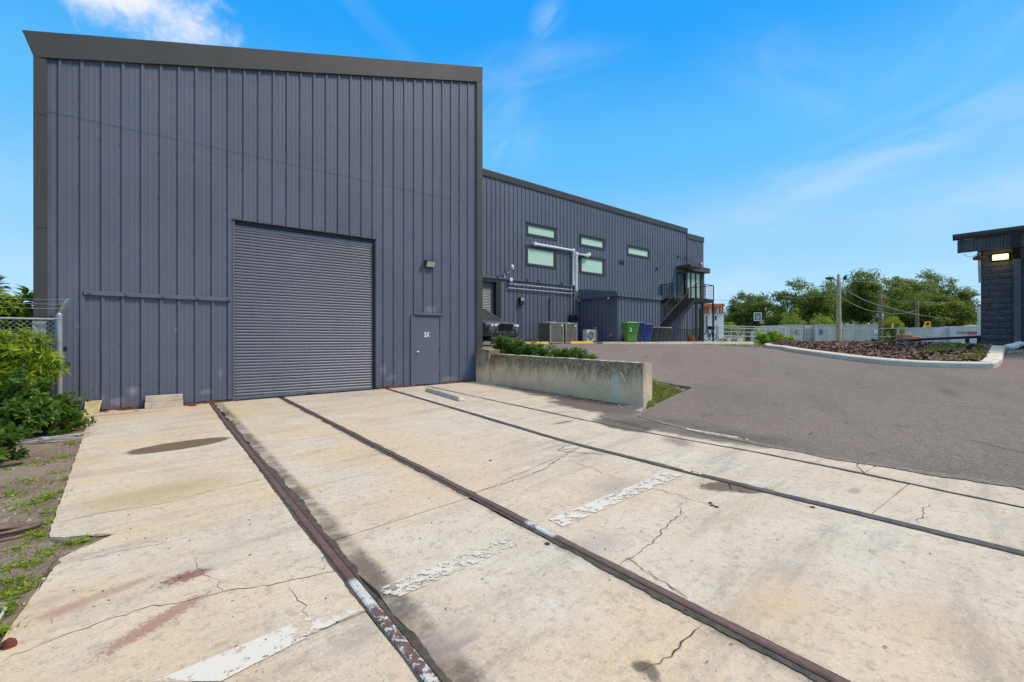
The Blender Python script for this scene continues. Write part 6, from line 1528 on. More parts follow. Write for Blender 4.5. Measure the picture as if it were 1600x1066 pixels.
for (s0, s1, z0, z1, mt) in ((.5, .95, 1.3, 2.0, M['navy']), (1.55, 2.05, 1.3, 1.95, M['cream']), (7.2, 7.9, 1.4, 1.95, M['white'])):
    mb = MB(); p0, p1 = A + u * s0, A + u * s1; mb.hexa([p0 - nb * .015 + Vector((0, 0, z0)), p1 - nb * .015 + Vector((0, 0, z0)), p1 + nb * .015 + Vector((0, 0, z0)), p0 + nb * .015 + Vector((0, 0, z0)), p0 - nb * .015 + Vector((0, 0, z1)), p1 - nb * .015 + Vector((0, 0, z1)), p1 + nb * .015 + Vector((0, 0, z1)), p0 + nb * .015 + Vector((0, 0, z1))]); mb.build('faded_placard', mt, t3)
D2 = 52
t4, A, u, nb = container(atD(1414, 535, D2 + 5), atD(1458, 535, D2), 2.5, 1.95, M['trailer'], 'plain pale blue-white box trailer behind the orange machine', 'white box trailers', pitch=.5, cat='trailer', name='box_trailer')
t5, A, u, nb = container(atD(1461.5, 535, D2), atD(1484, 535, D2), 2.5, 1.78, M['cream'], 'cream box trailer end between the two white trailers', 'white box trailers', pitch=.8, cat='trailer', name='box_trailer')
t6, A, u, nb = container(atD(1485.5, 535, D2 - 1), atD(1532, 535, D2 - 2), 2.5, 2.05, M['trailer'], 'white box trailer with a faded red CAN band on its side', 'white box trailers', pitch=.5, cat='trailer', name='box_trailer')
facetext('CAN', .42, t6, A, u, nb, 1.0, 1.30, M['red'], sx=1.1, bold=.01)
mb = MB(); p0, p1 = A + u * 1.42, A + u * 2.2; mb.hexa([p0 - nb * .02 + Vector((0, 0, 1.13)), p1 - nb * .02 + Vector((0, 0, 1.13)), p1 + nb * .0 + Vector((0, 0, 1.13)), p0 + nb * .0 + Vector((0, 0, 1.13)), p0 - nb * .02 + Vector((0, 0, 1.45)), p1 - nb * .02 + Vector((0, 0, 1.45)), p1 + nb * .0 + Vector((0, 0, 1.45)), p0 + nb * .0 + Vector((0, 0, 1.45))]); mb.build('red_band', M['red'], t6)
# low roofs behind the trailers
def shed(px0, px1, pyt, pyr, d, wallm, roofm, lab, name='shed', dep=8):
    a, b_ = atD(px0, 535, d), atD(px1, 535, d); zt = atD(px0, pyt, d).z; zr = atD(px0, pyr, d).z; u = (b_ - a).normalized(); nb = Vector((-u.y, u.x, 0)); nb = nb if nb.dot(a) > 0 else -nb
    t = thing(name, lab, 'shed', (a.x, a.y, E - .5)); mb = MB(); c = [a, b_, b_ + nb * dep, a + nb * dep]; mb.hexa([(q.x, q.y, E - .6) for q in c] + [(q.x, q.y, zt) for q in c]); mb.build('wall', wallm, t)
    mb = MB(); c = [a - u * .3 - nb * .3, b_ + u * .3 - nb * .3, b_ + u * .3 + nb * dep / 2, a - u * .3 + nb * dep / 2]; d2 = [a - u * .3 + nb * (dep + .3), b_ + u * .3 + nb * (dep + .3)]
    mb.add([(c[0].x, c[0].y, zt), (c[1].x, c[1].y, zt), (c[2].x, c[2].y, zr), (c[3].x, c[3].y, zr), (d2[0].x, d2[0].y, zt), (d2[1].x, d2[1].y, zt)] + [(c[0].x, c[0].y, zt - .12), (c[1].x, c[1].y, zt - .12)], [(0, 1, 2, 3), (3, 2, 5, 4), (6, 7, 1, 0), (0, 3, 4), (1, 5, 2)]); mb.build('roof', roofm, t); return t
shed(1487, 1528, 511, 506, 66, M['cream'], M['roofgrey'], 'low shed with pale grey roof just over the lettered trailer')
shed(1505, 1545, 505, 498.5, 75, M['trailer'], simple('blue_grey_roof', (.25, .30, .36), .6, .1), 'blue grey roofed shed behind the white post')
shed(1300, 1345, 510, 503, 95, M['cream'], M['roofgrey'], 'small pale gabled house seen under the dark trees behind the utility pole', 'house')
shed(1200, 1232, 510, 505, 92, M['cream'], M['roofgrey'], 'low pale roofed house behind the grey container with the letter', 'house')
mb = MB(); p0, p1 = atD(1514, 509, 60), atD(1533, 509, 60); mb.hexa([(p0.x, p0.y, p0.z - .2), (p1.x, p1.y, p1.z - .2), (p1.x + .3, p1.y + .6, p1.z - .2), (p0.x + .3, p0.y + .6, p0.z - .2), (p0.x, p0.y, p0.z), (p1.x, p1.y, p1.z), (p1.x + .3, p1.y + .6, p1.z + .1), (p0.x + .3, p0.y + .6, p0.z + .1)]); tag(mb.build('yellow_board', simple('olive_yellow_board', (.45, .38, .10), .7, .1), None), 'olive yellow board lying over the trailer roof by the white post', 'board')
# white post
p = atD(1530.5, 531, 26); zt = atD(1530.5, 478, 26).z; t = thing('gate_post', 'tall white square post close to the corner of the dark block building', 'post', (p.x, p.y, E - .35)); mb = MB(); mb.box(p.x - .075, p.x + .075, p.y - .075, p.y + .075, E - .45, zt); mb.build('shaft', M['white'], t, bevel=.01)
mb = MB(); mb.bar((p.x - .1, p.y, zt + .03), (p.x + .8, p.y - .7, zt + .05), .08, .06); mb.build('top_arm', M['steel'], t)
mb = MB(); mb.box(p.x + .18, p.x + .45, p.y - .35, p.y - .1, E - .1, E + .9); tag(mb.build('utility_cabinet', M['black_pl'], None, bevel=.02), 'black cabinet squeezed between the white post and the block building', 'cabinet')
# yellow tarp heap and blue sheet
p = atD(1503, 537, 24); mb = MB(); n = 9; rows = []
for i in range(n):
    for j in range(n):
        a_, b__ = i / (n - 1) * 2 - 1, j / (n - 1) * 2 - 1; rr_ = max(0, 1 - a_ * a_ - b__ * b__ * .8); mb.v.append((p.x + a_ * .42, p.y + b__ * .34, E - .42 + .36 * rr_ * R.uniform(.6, 1.1)))
for i in range(n - 1):
    for j in range(n - 1): mb.f.append((i * n + j, (i + 1) * n + j, (i + 1) * n + j + 1, i * n + j + 1)); mb.mi.append(0)
tag(mb.build('tarp', M['tarp'], None), 'crumpled yellow tarp heaped in the grass before the white trailer', 'tarp')
# faded orange machine and yellow frame
p = atD(1419, 529, 40); t = thing('site_machine', 'faded orange brown machine behind the chain link fence', 'machine', (p.x, p.y, E - .45)); u = Vector((CR[0], CR[1], 0)); f_ = Vector((CF[0], CF[1], 0)); up = Vector((0, 0, 1)); o = Vector((p.x, p.y, E - .45)); Mx = Matrix((u, f_, up)).transposed()
mb = MB(); mb.obox(o + u * -.35 + up * .75, .9, .8, .62, Mx); mb.build('hood', M['machine'], t, bevel=.12, seg=2)
mb = MB(); mb.obox(o + u * .35 + up * .55, 1.0, .8, .30, Mx); mb.build('deck', M['machine'], t, bevel=.04)
mb = MB(); mb.obox(o + u * .45 + up * .80, .7, .7, .16, Mx); mb.build('seat', M['orange'], t, bevel=.04)
for s in (-.5, .45):
    mb = MB(); c = o + u * s + up * .3 - f_ * .45; k = 14; ri = []
    for dd_ in (0, .2): ri.append([c + f_ * dd_ + u * (.3 * math.cos(i * 6.283 / k)) + up * (.3 * math.sin(i * 6.283 / k)) for i in range(k)])
    mb.loft(ri); mb.build('wheel', M['rubber'], t)
p = atD(1447, 516, 61); t = thing('loader_frame', 'yellow lifting frame sticking up over the white trailer', 'machine', (p.x, p.y, E - .45)); q = lambda px, py: atD(px, py, 61)
for a_, b__ in (((1441, 520), (1446.5, 503)), ((1446.5, 503), (1452.5, 503)), ((1452.5, 503), (1453.5, 522)), ((1444, 511), (1452, 509))): mb = MB(); mb.bar(q(*a_), q(*b__), .18, .13); mb.build('beam', M['yellow'], t)
mb = MB(); mb.bar(q(1447, 512), (q(1447, 512).x, q(1447, 512).y, E - .45), .3, .3); mb.bar(q(1453.5, 521), (q(1453.5, 521).x, q(1453.5, 521).y, E - .45), .16, .14); mb.bar(q(1441, 519), (q(1441, 519).x, q(1441, 519).y, E - .45), .16, .14); mb.build('base', M['yellow'], t)
p = atD(1394, 512, 50); t = thing('orange_barrel', 'orange barricade board standing behind the fence by the brown pole', 'barricade', (p.x, p.y, E - .45)); mb = MB(); mb.box(p.x - .35, p.x + .35, p.y - .06, p.y + .06, p.z - .1, p.z + .45); mb.build('board', M['orange'], t); mb = MB(); mb.box(p.x - .3, p.x - .22, p.y - .04, p.y + .04, E - .45, p.z - .1); mb.box(p.x + .22, p.x + .3, p.y - .04, p.y + .04, E - .45, p.z - .1); mb.build('leg', M['steel'], t)

# basketball hoop
DH = 66; q = lambda px, py: atD(px, py, DH)
t = thing('basketball_hoop', 'basketball hoop with clear framed backboard and orange rim above the mesh fence', 'basketball hoop', tuple(q(1170, 536)))
M['acrylic'] = simple('clear_backboard', (.09, .12, .11), .15, .05)
mb = MB(); a = q(1178, 501.5); b_ = q(1190, 488.5); u = Vector((CR[0], CR[1], 0)); w_ = (b_ - a).dot(u); h = b_.z - a.z; o = Vector((a.x, a.y, a.z)); f_ = Vector((CF[0], CF[1], 0))
def bb(s0, s1, z0, z1, th, off_): c = [o + u * s0 + f_ * off_, o + u * s1 + f_ * off_, o + u * s1 + f_ * (off_ + th), o + u * s0 + f_ * (off_ + th)]; return [x + Vector((0, 0, z0)) for x in c] + [x + Vector((0, 0, z1)) for x in c]
mb.hexa(bb(0, w_, 0, h, .03, .02)); bo_ = mb.build('backboard', M['acrylic'], t)
mb = MB(); e = .10
for (s0, s1, z0, z1) in ((0, w_, 0, e), (0, w_, h - e, h), (0, e, e, h - e), (w_ - e, w_, e, h - e)): mb.hexa(bb(s0, s1, z0, z1, .06, -.01))
mb.build('frame', M['white'], bo_)
mb = MB(); c0, c1, z0, z1 = w_ * .32, w_ * .68, h * .2, h * .62; e = .08
for (s0, s1, za, zb_) in ((c0, c1, z0, z0 + e), (c0, c1, z1 - e, z1), (c0, c0 + e, z0, z1), (c1 - e, c1, z0, z1)): mb.hexa(bb(s0, s1, za, zb_, .02, -.015))
mb.build('target_square', M['white'], bo_)
rc = o + u * (w_ * .5 + .35) - f_ * .35 + Vector((0, 0, .05)); mb = MB(); mb.tube([rc + u * (.30 * math.cos(i * .3142)) + f_ * (.30 * math.sin(i * .3142)) for i in range(21)], .025, 6); mb.build('rim', M['orange'], t)
mb = MB()
for i in range(12):
    a_ = i * .5236; top = rc + u * (.29 * math.cos(a_)) + f_ * (.29 * math.sin(a_))
    for da in (.5, -.5): mb.tube([top, rc + u * (.17 * math.cos(a_ + da)) + f_ * (.17 * math.sin(a_ + da)) - Vector((0, 0, .45))], .012, 3, cap=False)
mb.build('net', M['white'], t, fix=False)
pb_ = q(1171, 536); mb = MB(); mb.bar((pb_.x, pb_.y, E - .5), (pb_.x, pb_.y, q(1171, 501).z), .22, .22); mb.bar((pb_.x, pb_.y, q(1171, 508).z), o + u * w_ * .4 + f_ * .1 + Vector((0, 0, h * .3)), .12, .14); mb.bar((pb_.x, pb_.y, q(1171, 500).z), o + u * w_ * .4 + f_ * .1 + Vector((0, 0, h * .75)), .12, .14); mb.build('arm_and_post', M['steel'], t)
mb = MB(); p = q(1183, 512); mb.box(p.x - .35, p.x + .35, p.y - .3, p.y + .3, E - .5, p.z); tag(mb.build('pad_box', simple('yellow_green_pad', (.42, .40, .10), .6, .1), None, bevel=.06), 'yellow green padded box below the basketball hoop', 'box')

# white building with an orange arcade on top, and a bicycle by it
D3 = 62; t = thing('white_building', 'small white building with an orange arcaded upper deck beyond the stair tower', 'building', tuple(atD(1115, 535, D3)))
a, b_ = atD(1085, 535, D3), atD(1131, 535, D3); u = (b_ - a).normalized(); nb = Vector((CF[0], CF[1], 0)); zt = atD(1100, 490.5, D3).z; zo = atD(1100, 474.5, D3).z
c = [a, b_, b_ + nb * 6, a + nb * 6]; mb = MB(); mb.hexa([(q_.x, q_.y, E - .5) for q_ in c] + [(q_.x, q_.y, zt) for q_ in c]); mb.build('wall', M['white'], t)
mb = MB(); c2_ = [a + nb * .8, b_ + nb * .8, b_ + nb * 5, a + nb * 5]; mb.hexa([(q_.x, q_.y, zt) for q_ in c2_] + [(q_.x, q_.y, zo - .35) for q_ in c2_]); mb.build('upper_deck', M['orange'], t)
mb = MB(); mb.bar(a + Vector((0, 0, zo - .2 - a.z)), b_ + Vector((0, 0, zo - .2 - a.z)), .5, .35); mb.build('top_beam', M['orange'], t)
for i in range(12): q_ = a.lerp(b_, (i + .5) / 12); mb = MB(); mb.bar((q_.x, q_.y, zt), (q_.x, q_.y, zo - .37), .20 if i % 3 else .3, .2); mb.build('arcade_post', M['orange'] if i % 3 else M['cream'], t)
for px, py0, py1, mt in ((1118.5, 494, 500, M['black']), (1104.5, 493, 520, M['polebrown'])):
    p0 = atD(px, py1, D3 - .02); p1 = atD(px, py0, D3 - .02); mb = MB(); mb.bar(Vector((p0.x, p0.y, p0.z)), Vector((p0.x, p0.y, p1.z)), .22, .12); mb.build('window' if mt is M['black'] else 'door_trim', mt, t)
DB = 40; q = lambda px, py: atD(px, py, DB); t = thing('bicycle', 'parked blue bicycle standing by the white building beyond the stair post', 'bicycle', tuple(q(1109, 533)))
for px in (1104.5, 1113): mb = MB(); c_ = q(px, 526.5); u = Vector((CR[0], CR[1], 0)); mb.tube([c_ + u * (.33 * math.cos(i * .3142)) + Vector((0, 0, .33 * math.sin(i * .3142))) for i in range(21)], .03, 5); [mb.tube([c_, c_ + u * (.33 * math.cos(i * .785)) + Vector((0, 0, .33 * math.sin(i * .785)))], .008, 3, cap=False) for i in range(8)]; mb.build('wheel', M['rubber'], t)
mb = MB(); mb.tube([q(1104.5, 526.5), q(1107, 519), q(1112, 519.5), q(1108, 527), q(1104.5, 526.5)], .035, 6); mb.tube([q(1108, 527), q(1106.5, 517)], .035, 6); mb.tube([q(1113, 526.5), q(1111.5, 516)], .035, 6); mb.build('frame', M['bluer_pl'], t)
mb = MB(); mb.obox(q(1106.3, 516.5), .28, .15, .07); mb.build('saddle', M['black'], t); mb = MB(); mb.tube([q(1109.5, 515), q(1113, 515.5)], .03, 5); mb.build('handlebar', M['black'], t)
mb = MB(); mb.box(q(1111, 512).x - .25, q(1111, 512).x + .3, q(1111, 512).y - .2, q(1111, 512).y + .2, q(1111, 515).z, q(1111, 510).z); mb.build('basket', M['black_pl'], t)

# ------------------------------------------------------------------ poles and wires
def upole(px, pyb, pyt, d, r0, r1, mat, lab, name='utility_pole'):
    b_ = atD(px, pyb, d); tp = atD(px, pyt, d); z0 = E - .6; t = thing(name, lab, 'pole', (b_.x, b_.y, z0)); mb = MB(); n = 8
    mb.tube([(b_.x + .012 * math.sin(i), b_.y, z0 + (tp.z - z0) * i / n) for i in range(n + 1)], [r0 + (r1 - r0) * i / n for i in range(n + 1)], 12); mb.build('pole_shaft', mat, t, smooth=True); return t, b_, tp
t, pb_, ptp = upole(1310.5, 540, 429, 40, .235, .13, M['polewood'], 'tall weathered utility pole with two street lamp arms behind the mulch bed')
u = Vector((CR[0], CR[1], 0))
mb = MB(); q = lambda px, py: atD(px, py, 40)
mb.tube([q(1309.5, 439.5), q(1304, 436.5), q(1299, 434.5)], .06, 6); am = mb.build('lamp_arm', M['galv_dull'], t); mb = MB(); mb.obox(q(1296, 434.6), .62, .28, .12, Matrix((u, Vector((CF[0], CF[1], 0)), Vector((0, 0, 1)))).transposed()); mb.build('lamp_head', M['steel'], am, bevel=.03)
mb = MB(); mb.tube([q(1311, 443.5), q(1316, 443), q(1318, 440), q(1318.5, 436)], .05, 6); am = mb.build('lamp_arm', M['galv_dull'], t); mb = MB(); mb.obox(q(1320.5, 434), .42, .28, .18, Matrix.Rotation(rad(-50), 3, Vector((CF[0], CF[1], 0)))); mb.build('lamp_head', M['steel'], am, bevel=.03)
t_b, pb2, ptp2 = upole(1375.5, 512, 459, 58, .26, .17, M['polebrown'], 'brown timber pole standing just right of the long grey container')
t_c, pb3, ptp3 = upole(1433, 505, 470, 62, .26, .18, M['polebrown'], 'shorter brown timber pole in front of the dark trees, above the trailers')
def wire(pts, sag, lab, r=.022):
    P = []
    for a_, b__ in zip(pts[:-1], pts[1:]):
        for i in range(13): f = i / 12; p = a_.lerp(b__, f); p.z -= sag * 4 * f * (1 - f); P.append(p)
    mb = MB(); mb.tube(P, r, 4); tag(mb.build('overhead_wire', M['wire'], None), lab, 'wire', 'overhead wires')
wire([atD(1313, 436, 40), atD(1378, 441, 58), atD(1460, 444.5, 75), atD(1535, 448, 90)], .12, 'overhead wire running level from the pole top across the tall trees', .025)
wire([atD(1312, 446, 40), atD(1385, 479, 52), atD(1490, 497, 70)], .35, 'thick overhead cable sweeping down from the lamp pole to the right', .032)
wire([atD(1311, 462, 40), atD(1376, 487, 58), atD(1433, 484, 62)], .4, 'overhead cable linking the two brown poles low across the trees', .03)
wire([atD(1110, 468, 60), atD(1220, 463, 55), atD(1310, 458, 40)], .3, 'thin overhead wire crossing the sky left of the lamp pole', .018)
wire([atD(1375, 463, 58), atD(1433, 472, 62), atD(1530, 468, 70)], .2, 'thin overhead wire from the brown pole towards the block building', .02)

# ------------------------------------------------------------------ trees and bushes
def crown_quads(c, rx, ry, rz, ncl, nlf, leaf, cl_r, seed, shell=.55, flat=.75, lobes=None):
    r = np.random.RandomState(seed); out = []
    for k in range(ncl):
        d = r.normal(0, 1, 3); d /= np.linalg.norm(d); rr_ = (shell + (1 - shell) * r.rand()) if r.rand() < .8 else r.rand() * shell
        if d[2] < -.35 and not full: d[2] *= .4
        wob = 1 + .22 * math.sin(d[0] * 3.1 + seed) + .18 * math.sin(d[1] * 4.3 + d[2] * 3 + seed * 1.7)
        cc = np.array(c) + d * np.array((rx, ry, rz)) * rr_ * wob; R0 = cl_r * r.uniform(.6, 1.35); n = int(nlf * r.uniform(.6, 1.3))
        P = r.normal(0, 1, (n, 3)); P /= np.linalg.norm(P, axis=1, keepdims=True); P *= (r.rand(n, 1) ** .45); nrm = P.copy()
        P = cc + P * np.array((R0, R0, R0 * flat)) * 1.1; D = r.normal(0, 1, (n, 3)); D[:, 2] -= .3
        up = nrm + np.array((0, 0, .7)) + r.normal(0, .35, (n, 3)); out.append(leaf_quads(P, D, r.uniform(.7, 1.4, n) * leaf, r.uniform(.4, .75, n) * leaf, up))
    return np.concatenate(out)
def tree(name, lab, px, pyt, wpx, d, mat, seed, zb=E - .5, hk=.62, ncl=110, nlf=120, leaf=.33, clr=.95, group=None, trunk=True, lean=0):
    b_ = atD(px, 540, d); zt = atD(px, pyt, d).z; W_ = wpx * d / F * .5; H = zt - zb; rz_ = H * hk * .5
    t = thing(name, lab, 'tree' if trunk else 'bush', (b_.x, b_.y, zb), group=group); c = (b_.x, b_.y, zt - rz_ * 1.0)
    np_quads('crown', crown_quads(c, W_, W_ * .85, rz_, ncl, nlf, leaf, clr, seed), mat, t)
    if trunk:
        r = random.Random(seed); mb = MB(); top = Vector(c)
        mb.tube([(b_.x, b_.y, zb - .2), (b_.x + r.uniform(-.2, .2), b_.y, zb + H * .2), (b_.x + r.uniform(-.4, .4), b_.y, zb + H * .42), tuple(top)], [H * .042, H * .032, H * .025, H * .01], 8)
        mb.build('trunk', M['bark'], t, smooth=True)
        for k in range(6):
            a_ = k * 1.05 + r.random(); e_ = Vector((c[0] + math.cos(a_) * W_ * .75, c[1] + math.sin(a_) * W_ * .7, c[2] + r.uniform(-.3, .55) * rz_)); s_ = Vector((b_.x, b_.y, zb + H * r.uniform(.22, .45))); m_ = s_.lerp(e_, .5) + Vector((0, 0, H * .06))
            mb = MB(); mb.tube([s_, m_, e_], [H * .02, H * .013, H * .004], 6); mb.build('limb', M['bark'], t, smooth=True)
    return t
tree('oak_tree', 'rounded oak standing alone behind the basketball hoop', 1168, 458, 72, 84, M['oak'], 1, hk=.7, ncl=123, clr=.95)
tree('oak_tree', 'dark spreading oak behind the grey container with the letter', 1262, 449, 96, 78, M['oak2'], 2, hk=.72, ncl=169, clr=1.05)
tree('oak_tree', 'dark dense tree straight behind the utility pole', 1303, 446, 52, 88, M['oak'], 3, hk=.8, ncl=104)
tree('oak_tree', 'tall oak with knobbly top between the lamp pole and the first brown pole', 1348, 427, 72, 80, M['oak'], 4, hk=.78, ncl=169, clr=1.05)
tree('oak_tree', 'tallest open-crowned oak behind the first brown pole', 1412, 424, 92, 84, M['oak2'], 5, hk=.76, ncl=169, clr=1.05)
tree('oak_tree', 'tall thin-topped oak behind the second brown pole', 1456, 427, 60, 92, M['oak'], 6, hk=.6, ncl=80, clr=1.0)
tree('oak_tree', 'broad lighter green tree above the white trailers', 1448, 459, 104, 70, M['oak2'], 7, hk=.82, ncl=195, clr=.9)
tree('oak_tree', 'lower tree half hidden by the dark block building', 1503, 452, 46, 90, M['oak'], 8, hk=.62, ncl=71)
tree('oak_tree', 'small dark tree left of the basketball hoop by the white building', 1143, 488, 34, 88, M['oak'], 9, hk=.9, ncl=65)
tree('oak_tree', 'low dark tree between the hoop and the grey containers', 1216, 478, 60, 94, M['oak'], 10, hk=.9, ncl=104)
tree('oak_tree', 'distant low green tree at the far right beside the white post', 1528, 486, 50, 100, M['oak2'], 11, hk=.9, ncl=65)
tree('leafy_bush', 'light green bush over the grey container, the left one', 1242, 486, 40, 72, M['limegreen'], 21, hk=.95, ncl=65, nlf=130, leaf=.22, clr=.62, trunk=False)
tree('leafy_bush', 'wider light green bush over the long container, left of the lamp pole', 1282, 491, 58, 70, M['limegreen'], 22, hk=.95, ncl=78, nlf=130, leaf=.22, clr=.62, trunk=False)
tree('leafy_bush', 'yellow green bush behind the first brown pole', 1390, 497, 42, 66, M['limegreen'], 23, hk=.95, ncl=65, nlf=120, leaf=.2, clr=.6, trunk=False)
tree('leafy_bush', 'pale green bush beside the white building', 1141, 499, 26, 72, M['limegreen'], 24, hk=.95, ncl=39, nlf=120, leaf=.2, clr=.5, trunk=False)
tree('leafy_bush', 'small bush in the gap under the trees right of the lamp pole', 1354, 503, 20, 74, M['limegreen'], 25, hk=.95, ncl=28, nlf=100, leaf=.2, clr=.5, trunk=False)
# far wood closing the view
r = np.random.RandomState(5); Q = []
for k in range(420):
    px = r.uniform(1085, 1620); d = r.uniform(112, 135); zt = 4.2 + 1.6 * math.sin(px * .03) + 1.0 * math.sin(px * .11); b_ = atD(px, 540, d); P = np.array((b_.x, b_.y, E - .5 + r.rand() * zt)) + r.normal(0, 1, (60, 3)) * np.array((1.3, 1.3, .9)); Q.append(leaf_quads(P, r.normal(0, 1, (60, 3)), r.uniform(.5, .9, 60), r.uniform(.3, .6, 60), r.normal(0, .5, (60, 3)) + np.array((0, 0, 1))))
for k in range(260):   # and round the other sides, so that the horizon is wooded everywhere
    a_ = r.uniform(0, 6.283); d = r.uniform(90, 140); x, y = math.cos(a_) * d, math.sin(a_) * d
    if (x * CF[0] + y * CF[1]) > 0 and -.2 < (x * CR[0] + y * CR[1]) / max(1e-3, x * CF[0] + y * CF[1]) < 1.3: continue
    P = np.array((x, y, E - 1.2 + r.rand() * 4)) + r.normal(0, 1, (50, 3)) * np.array((3, 3, 1.2)); Q.append(leaf_quads(P, r.normal(0, 1, (50, 3)), r.uniform(1, 1.8, 50), r.uniform(.6, 1.1, 50), r.normal(0, .5, (50, 3)) + np.array((0, 0, 1))))
struct(np_quads('far_wood', np.concatenate(Q), M['oak']), 'stuff')

# clipped hedge bushes by the yard fence
def bush(name, lab, c, rx, ry, rz, ncl, nlf, leaf, clr, mat, seed, group=None, stems=8, cat='bush', flat=.8):
    t = thing(name, lab, cat, (c[0], c[1], c[2] - rz), group=group); np_quads('foliage', crown_quads(c, rx, ry, rz, ncl, nlf, leaf, clr, seed, .5, flat), mat, t)
    r = random.Random(seed); mb = MB()
    for k in range(stems): a_ = r.random() * 6.28; mb.tube([(c[0] + .1 * math.cos(a_), c[1] + .1 * math.sin(a_), c[2] - rz * 1.1), (c[0] + rx * .3 * math.cos(a_), c[1] + ry * .3 * math.sin(a_), c[2] - rz * .2), (c[0] + rx * .7 * math.cos(a_), c[1] + ry * .7 * math.sin(a_), c[2] + rz * r.uniform(.1, .6))], [.02, .013, .004], 5)
    mb.build('stems', M['bark'], t); return t
DHG = 34
for px, wpx, hpx, lab, sd_ in ((1193.5, 25, 22, 'round bright green bush, left and tallest of three by the yard fence', 31), (1214, 22, 19.5, 'round bright green bush, middle of three by the yard fence', 32), (1230, 22, 13, 'lowest bright green bush, right of three by the yard fence', 33)):
    p = atD(px, 540, DHG); rz_ = hpx * DHG / F / 2; bush('hedge_bush', lab, (p.x, p.y, p.z + rz_ * .95), wpx * DHG / F / 2, wpx * DHG / F / 2, rz_, 42, 120, .085, .22, M['hedge'], sd_, 'green bushes by the yard fence')

# planting strip behind the retaining wall
STRIP = [(9.05, 12.0, .30, 26), (8.85, 11.7, .58, 60), (8.95, 11.15, .50, 54), (8.9, 10.6, .42, 46), (8.95, 10.05, .32, 34), (8.95, 9.3, .30, 30), (8.9, 8.75, .36, 34), (8.95, 8.3, .24, 22)]
SL = ['leafy shrub on the planting strip, nearest the warehouse corner', 'tallest leafy shrub on the planting strip in front of the parked car', 'leafy shrub on the planting strip just right of the tallest one', 'leafy shrub left of the first yellow wheel stop', 'small shrub under the first yellow wheel stop', 'low shrub above the middle of the retaining wall', 'spiky low shrub right of the middle of the retaining wall', 'smallest shrub at the right end of the planting strip']
for i, (x, y, h, ncl) in enumerate(STRIP):
    z = strip_h(y); bush('shrub', SL[i], (x, y, z + h * .55), .34, .40, h * .55, ncl, 50, .065, .11, M['bush'] if i % 3 else M['weed'] if i == 0 else M['bush'], 40 + i, 'shrubs on the planting strip', 6)
pts = [(NR.uniform(8.45, 9.35), y, strip_h(y)) for y in NR.uniform(8.0, 12.4, 700)]
blades('strip_grass', pts, .04, .15, 3500, M['grass_blade'], .7, .012)
# grass wedge and gravel at the end of the retaining wall
pts = []; peb = []
while len(pts) < 900:
    x, y = NR.uniform(8.3, 10.1), NR.uniform(5.35, 7.3)
    if x < xl_lot(y) - .12 and (y > 5.3 + (x - 7.2) * .22): pts.append((x, y, terrain_h(x, y)))
blades('verge_grass', pts, .02, .085, 9000, M['grass_dry'], .9, .010); blades('verge_grass', pts[:350], .03, .10, 2600, M['grass_blade'], .9, .010)
def pebbles(name, pts, smin, smax):
    V = []
    mb = MB()
    for (x, y, z) in pts:
        s = NR.uniform(smin, smax); k = 5; a0 = NR.rand() * 6
        r1 = [(x + s * math.cos(a0 + i * 1.2566) * NR.uniform(.7, 1.2), y + s * math.sin(a0 + i * 1.2566) * NR.uniform(.7, 1.2), z - .004) for i in range(k)]
        tp = (x + NR.uniform(-.3, .3) * s, y + NR.uniform(-.3, .3) * s, z + s * NR.uniform(.4, .8))
        mb.add(r1 + [tp], [(i, (i + 1) % k, k) for i in range(k)])
    return struct(mb.build(name, M['pebble'], None, fix=False), 'stuff')
pp = []
while len(pp) < 900:
    x, y = NR.uniform(7.0, 10.1), NR.uniform(5.0, 7.0); e_ = abs(y - (5.3 + (x - 7.2) * .22))
    if (e_ < .22 * NR.rand() + .02 and x < 9.9) or (x > 9.0 and abs(x - xl_lot(y)) < .35 and y > 5.7 and x < xl_lot(y)): pp.append((x, y, terrain_h(x, y) if x > 8.2 else max(terrain_h(x, y), conc(x, y) - .02)))
pebbles('loose_gravel', pp, .016, .05)
pts = [];
while len(pts) < 260:
    x, y = NR.uniform(RX - 1.6, RX - .1), NR.uniform(-1.5, 2.2); pts.append((x, y, lot(x, y) + .01))
pebbles('corner_gravel', pts, .03, .07)
pts = []
while len(pts) < 160:   # bits of debris along the wall foot
    y = NR.uniform(5.9, 11.5); x = 8.02 - abs(NR.normal(0, .25)); pts.append((x, y, conc(x, y) + .003))
pebbles('debris', pts, .008, .028)
pts = []
for px0, py0, sx_, sy_, n in ((720, 662, 18, 8, 60), (280, 800, 160, 70, 45), (500, 900, 300, 90, 30), (900, 800, 250, 100, 40), (1250, 850, 200, 100, 30)):
    for _ in range(n):
        q_ = onC(NR.normal(px0, sx_), min(1050, max(625, NR.normal(py0, sy_))))
        if -.4 < q_.x < 6.3: pts.append((q_.x, q_.y, conc(q_.x, q_.y) + .002))
mb = MB()
for (x, y, z) in pts:
    s = NR.uniform(.003, .008); a0 = NR.rand() * 6; mb.add([(x + s * math.cos(a0 + i * 1.57) * (1.8 if i % 2 else .8), y + s * math.sin(a0 + i * 1.57) * (1.8 if i % 2 else .8), z + .004) for i in range(4)], [(0, 1, 2, 3)])
struct(mb.build('leaf_litter', simple('brown_litter', (.10, .06, .035), .9, .3, 9), apron, fix=False), 'stuff')

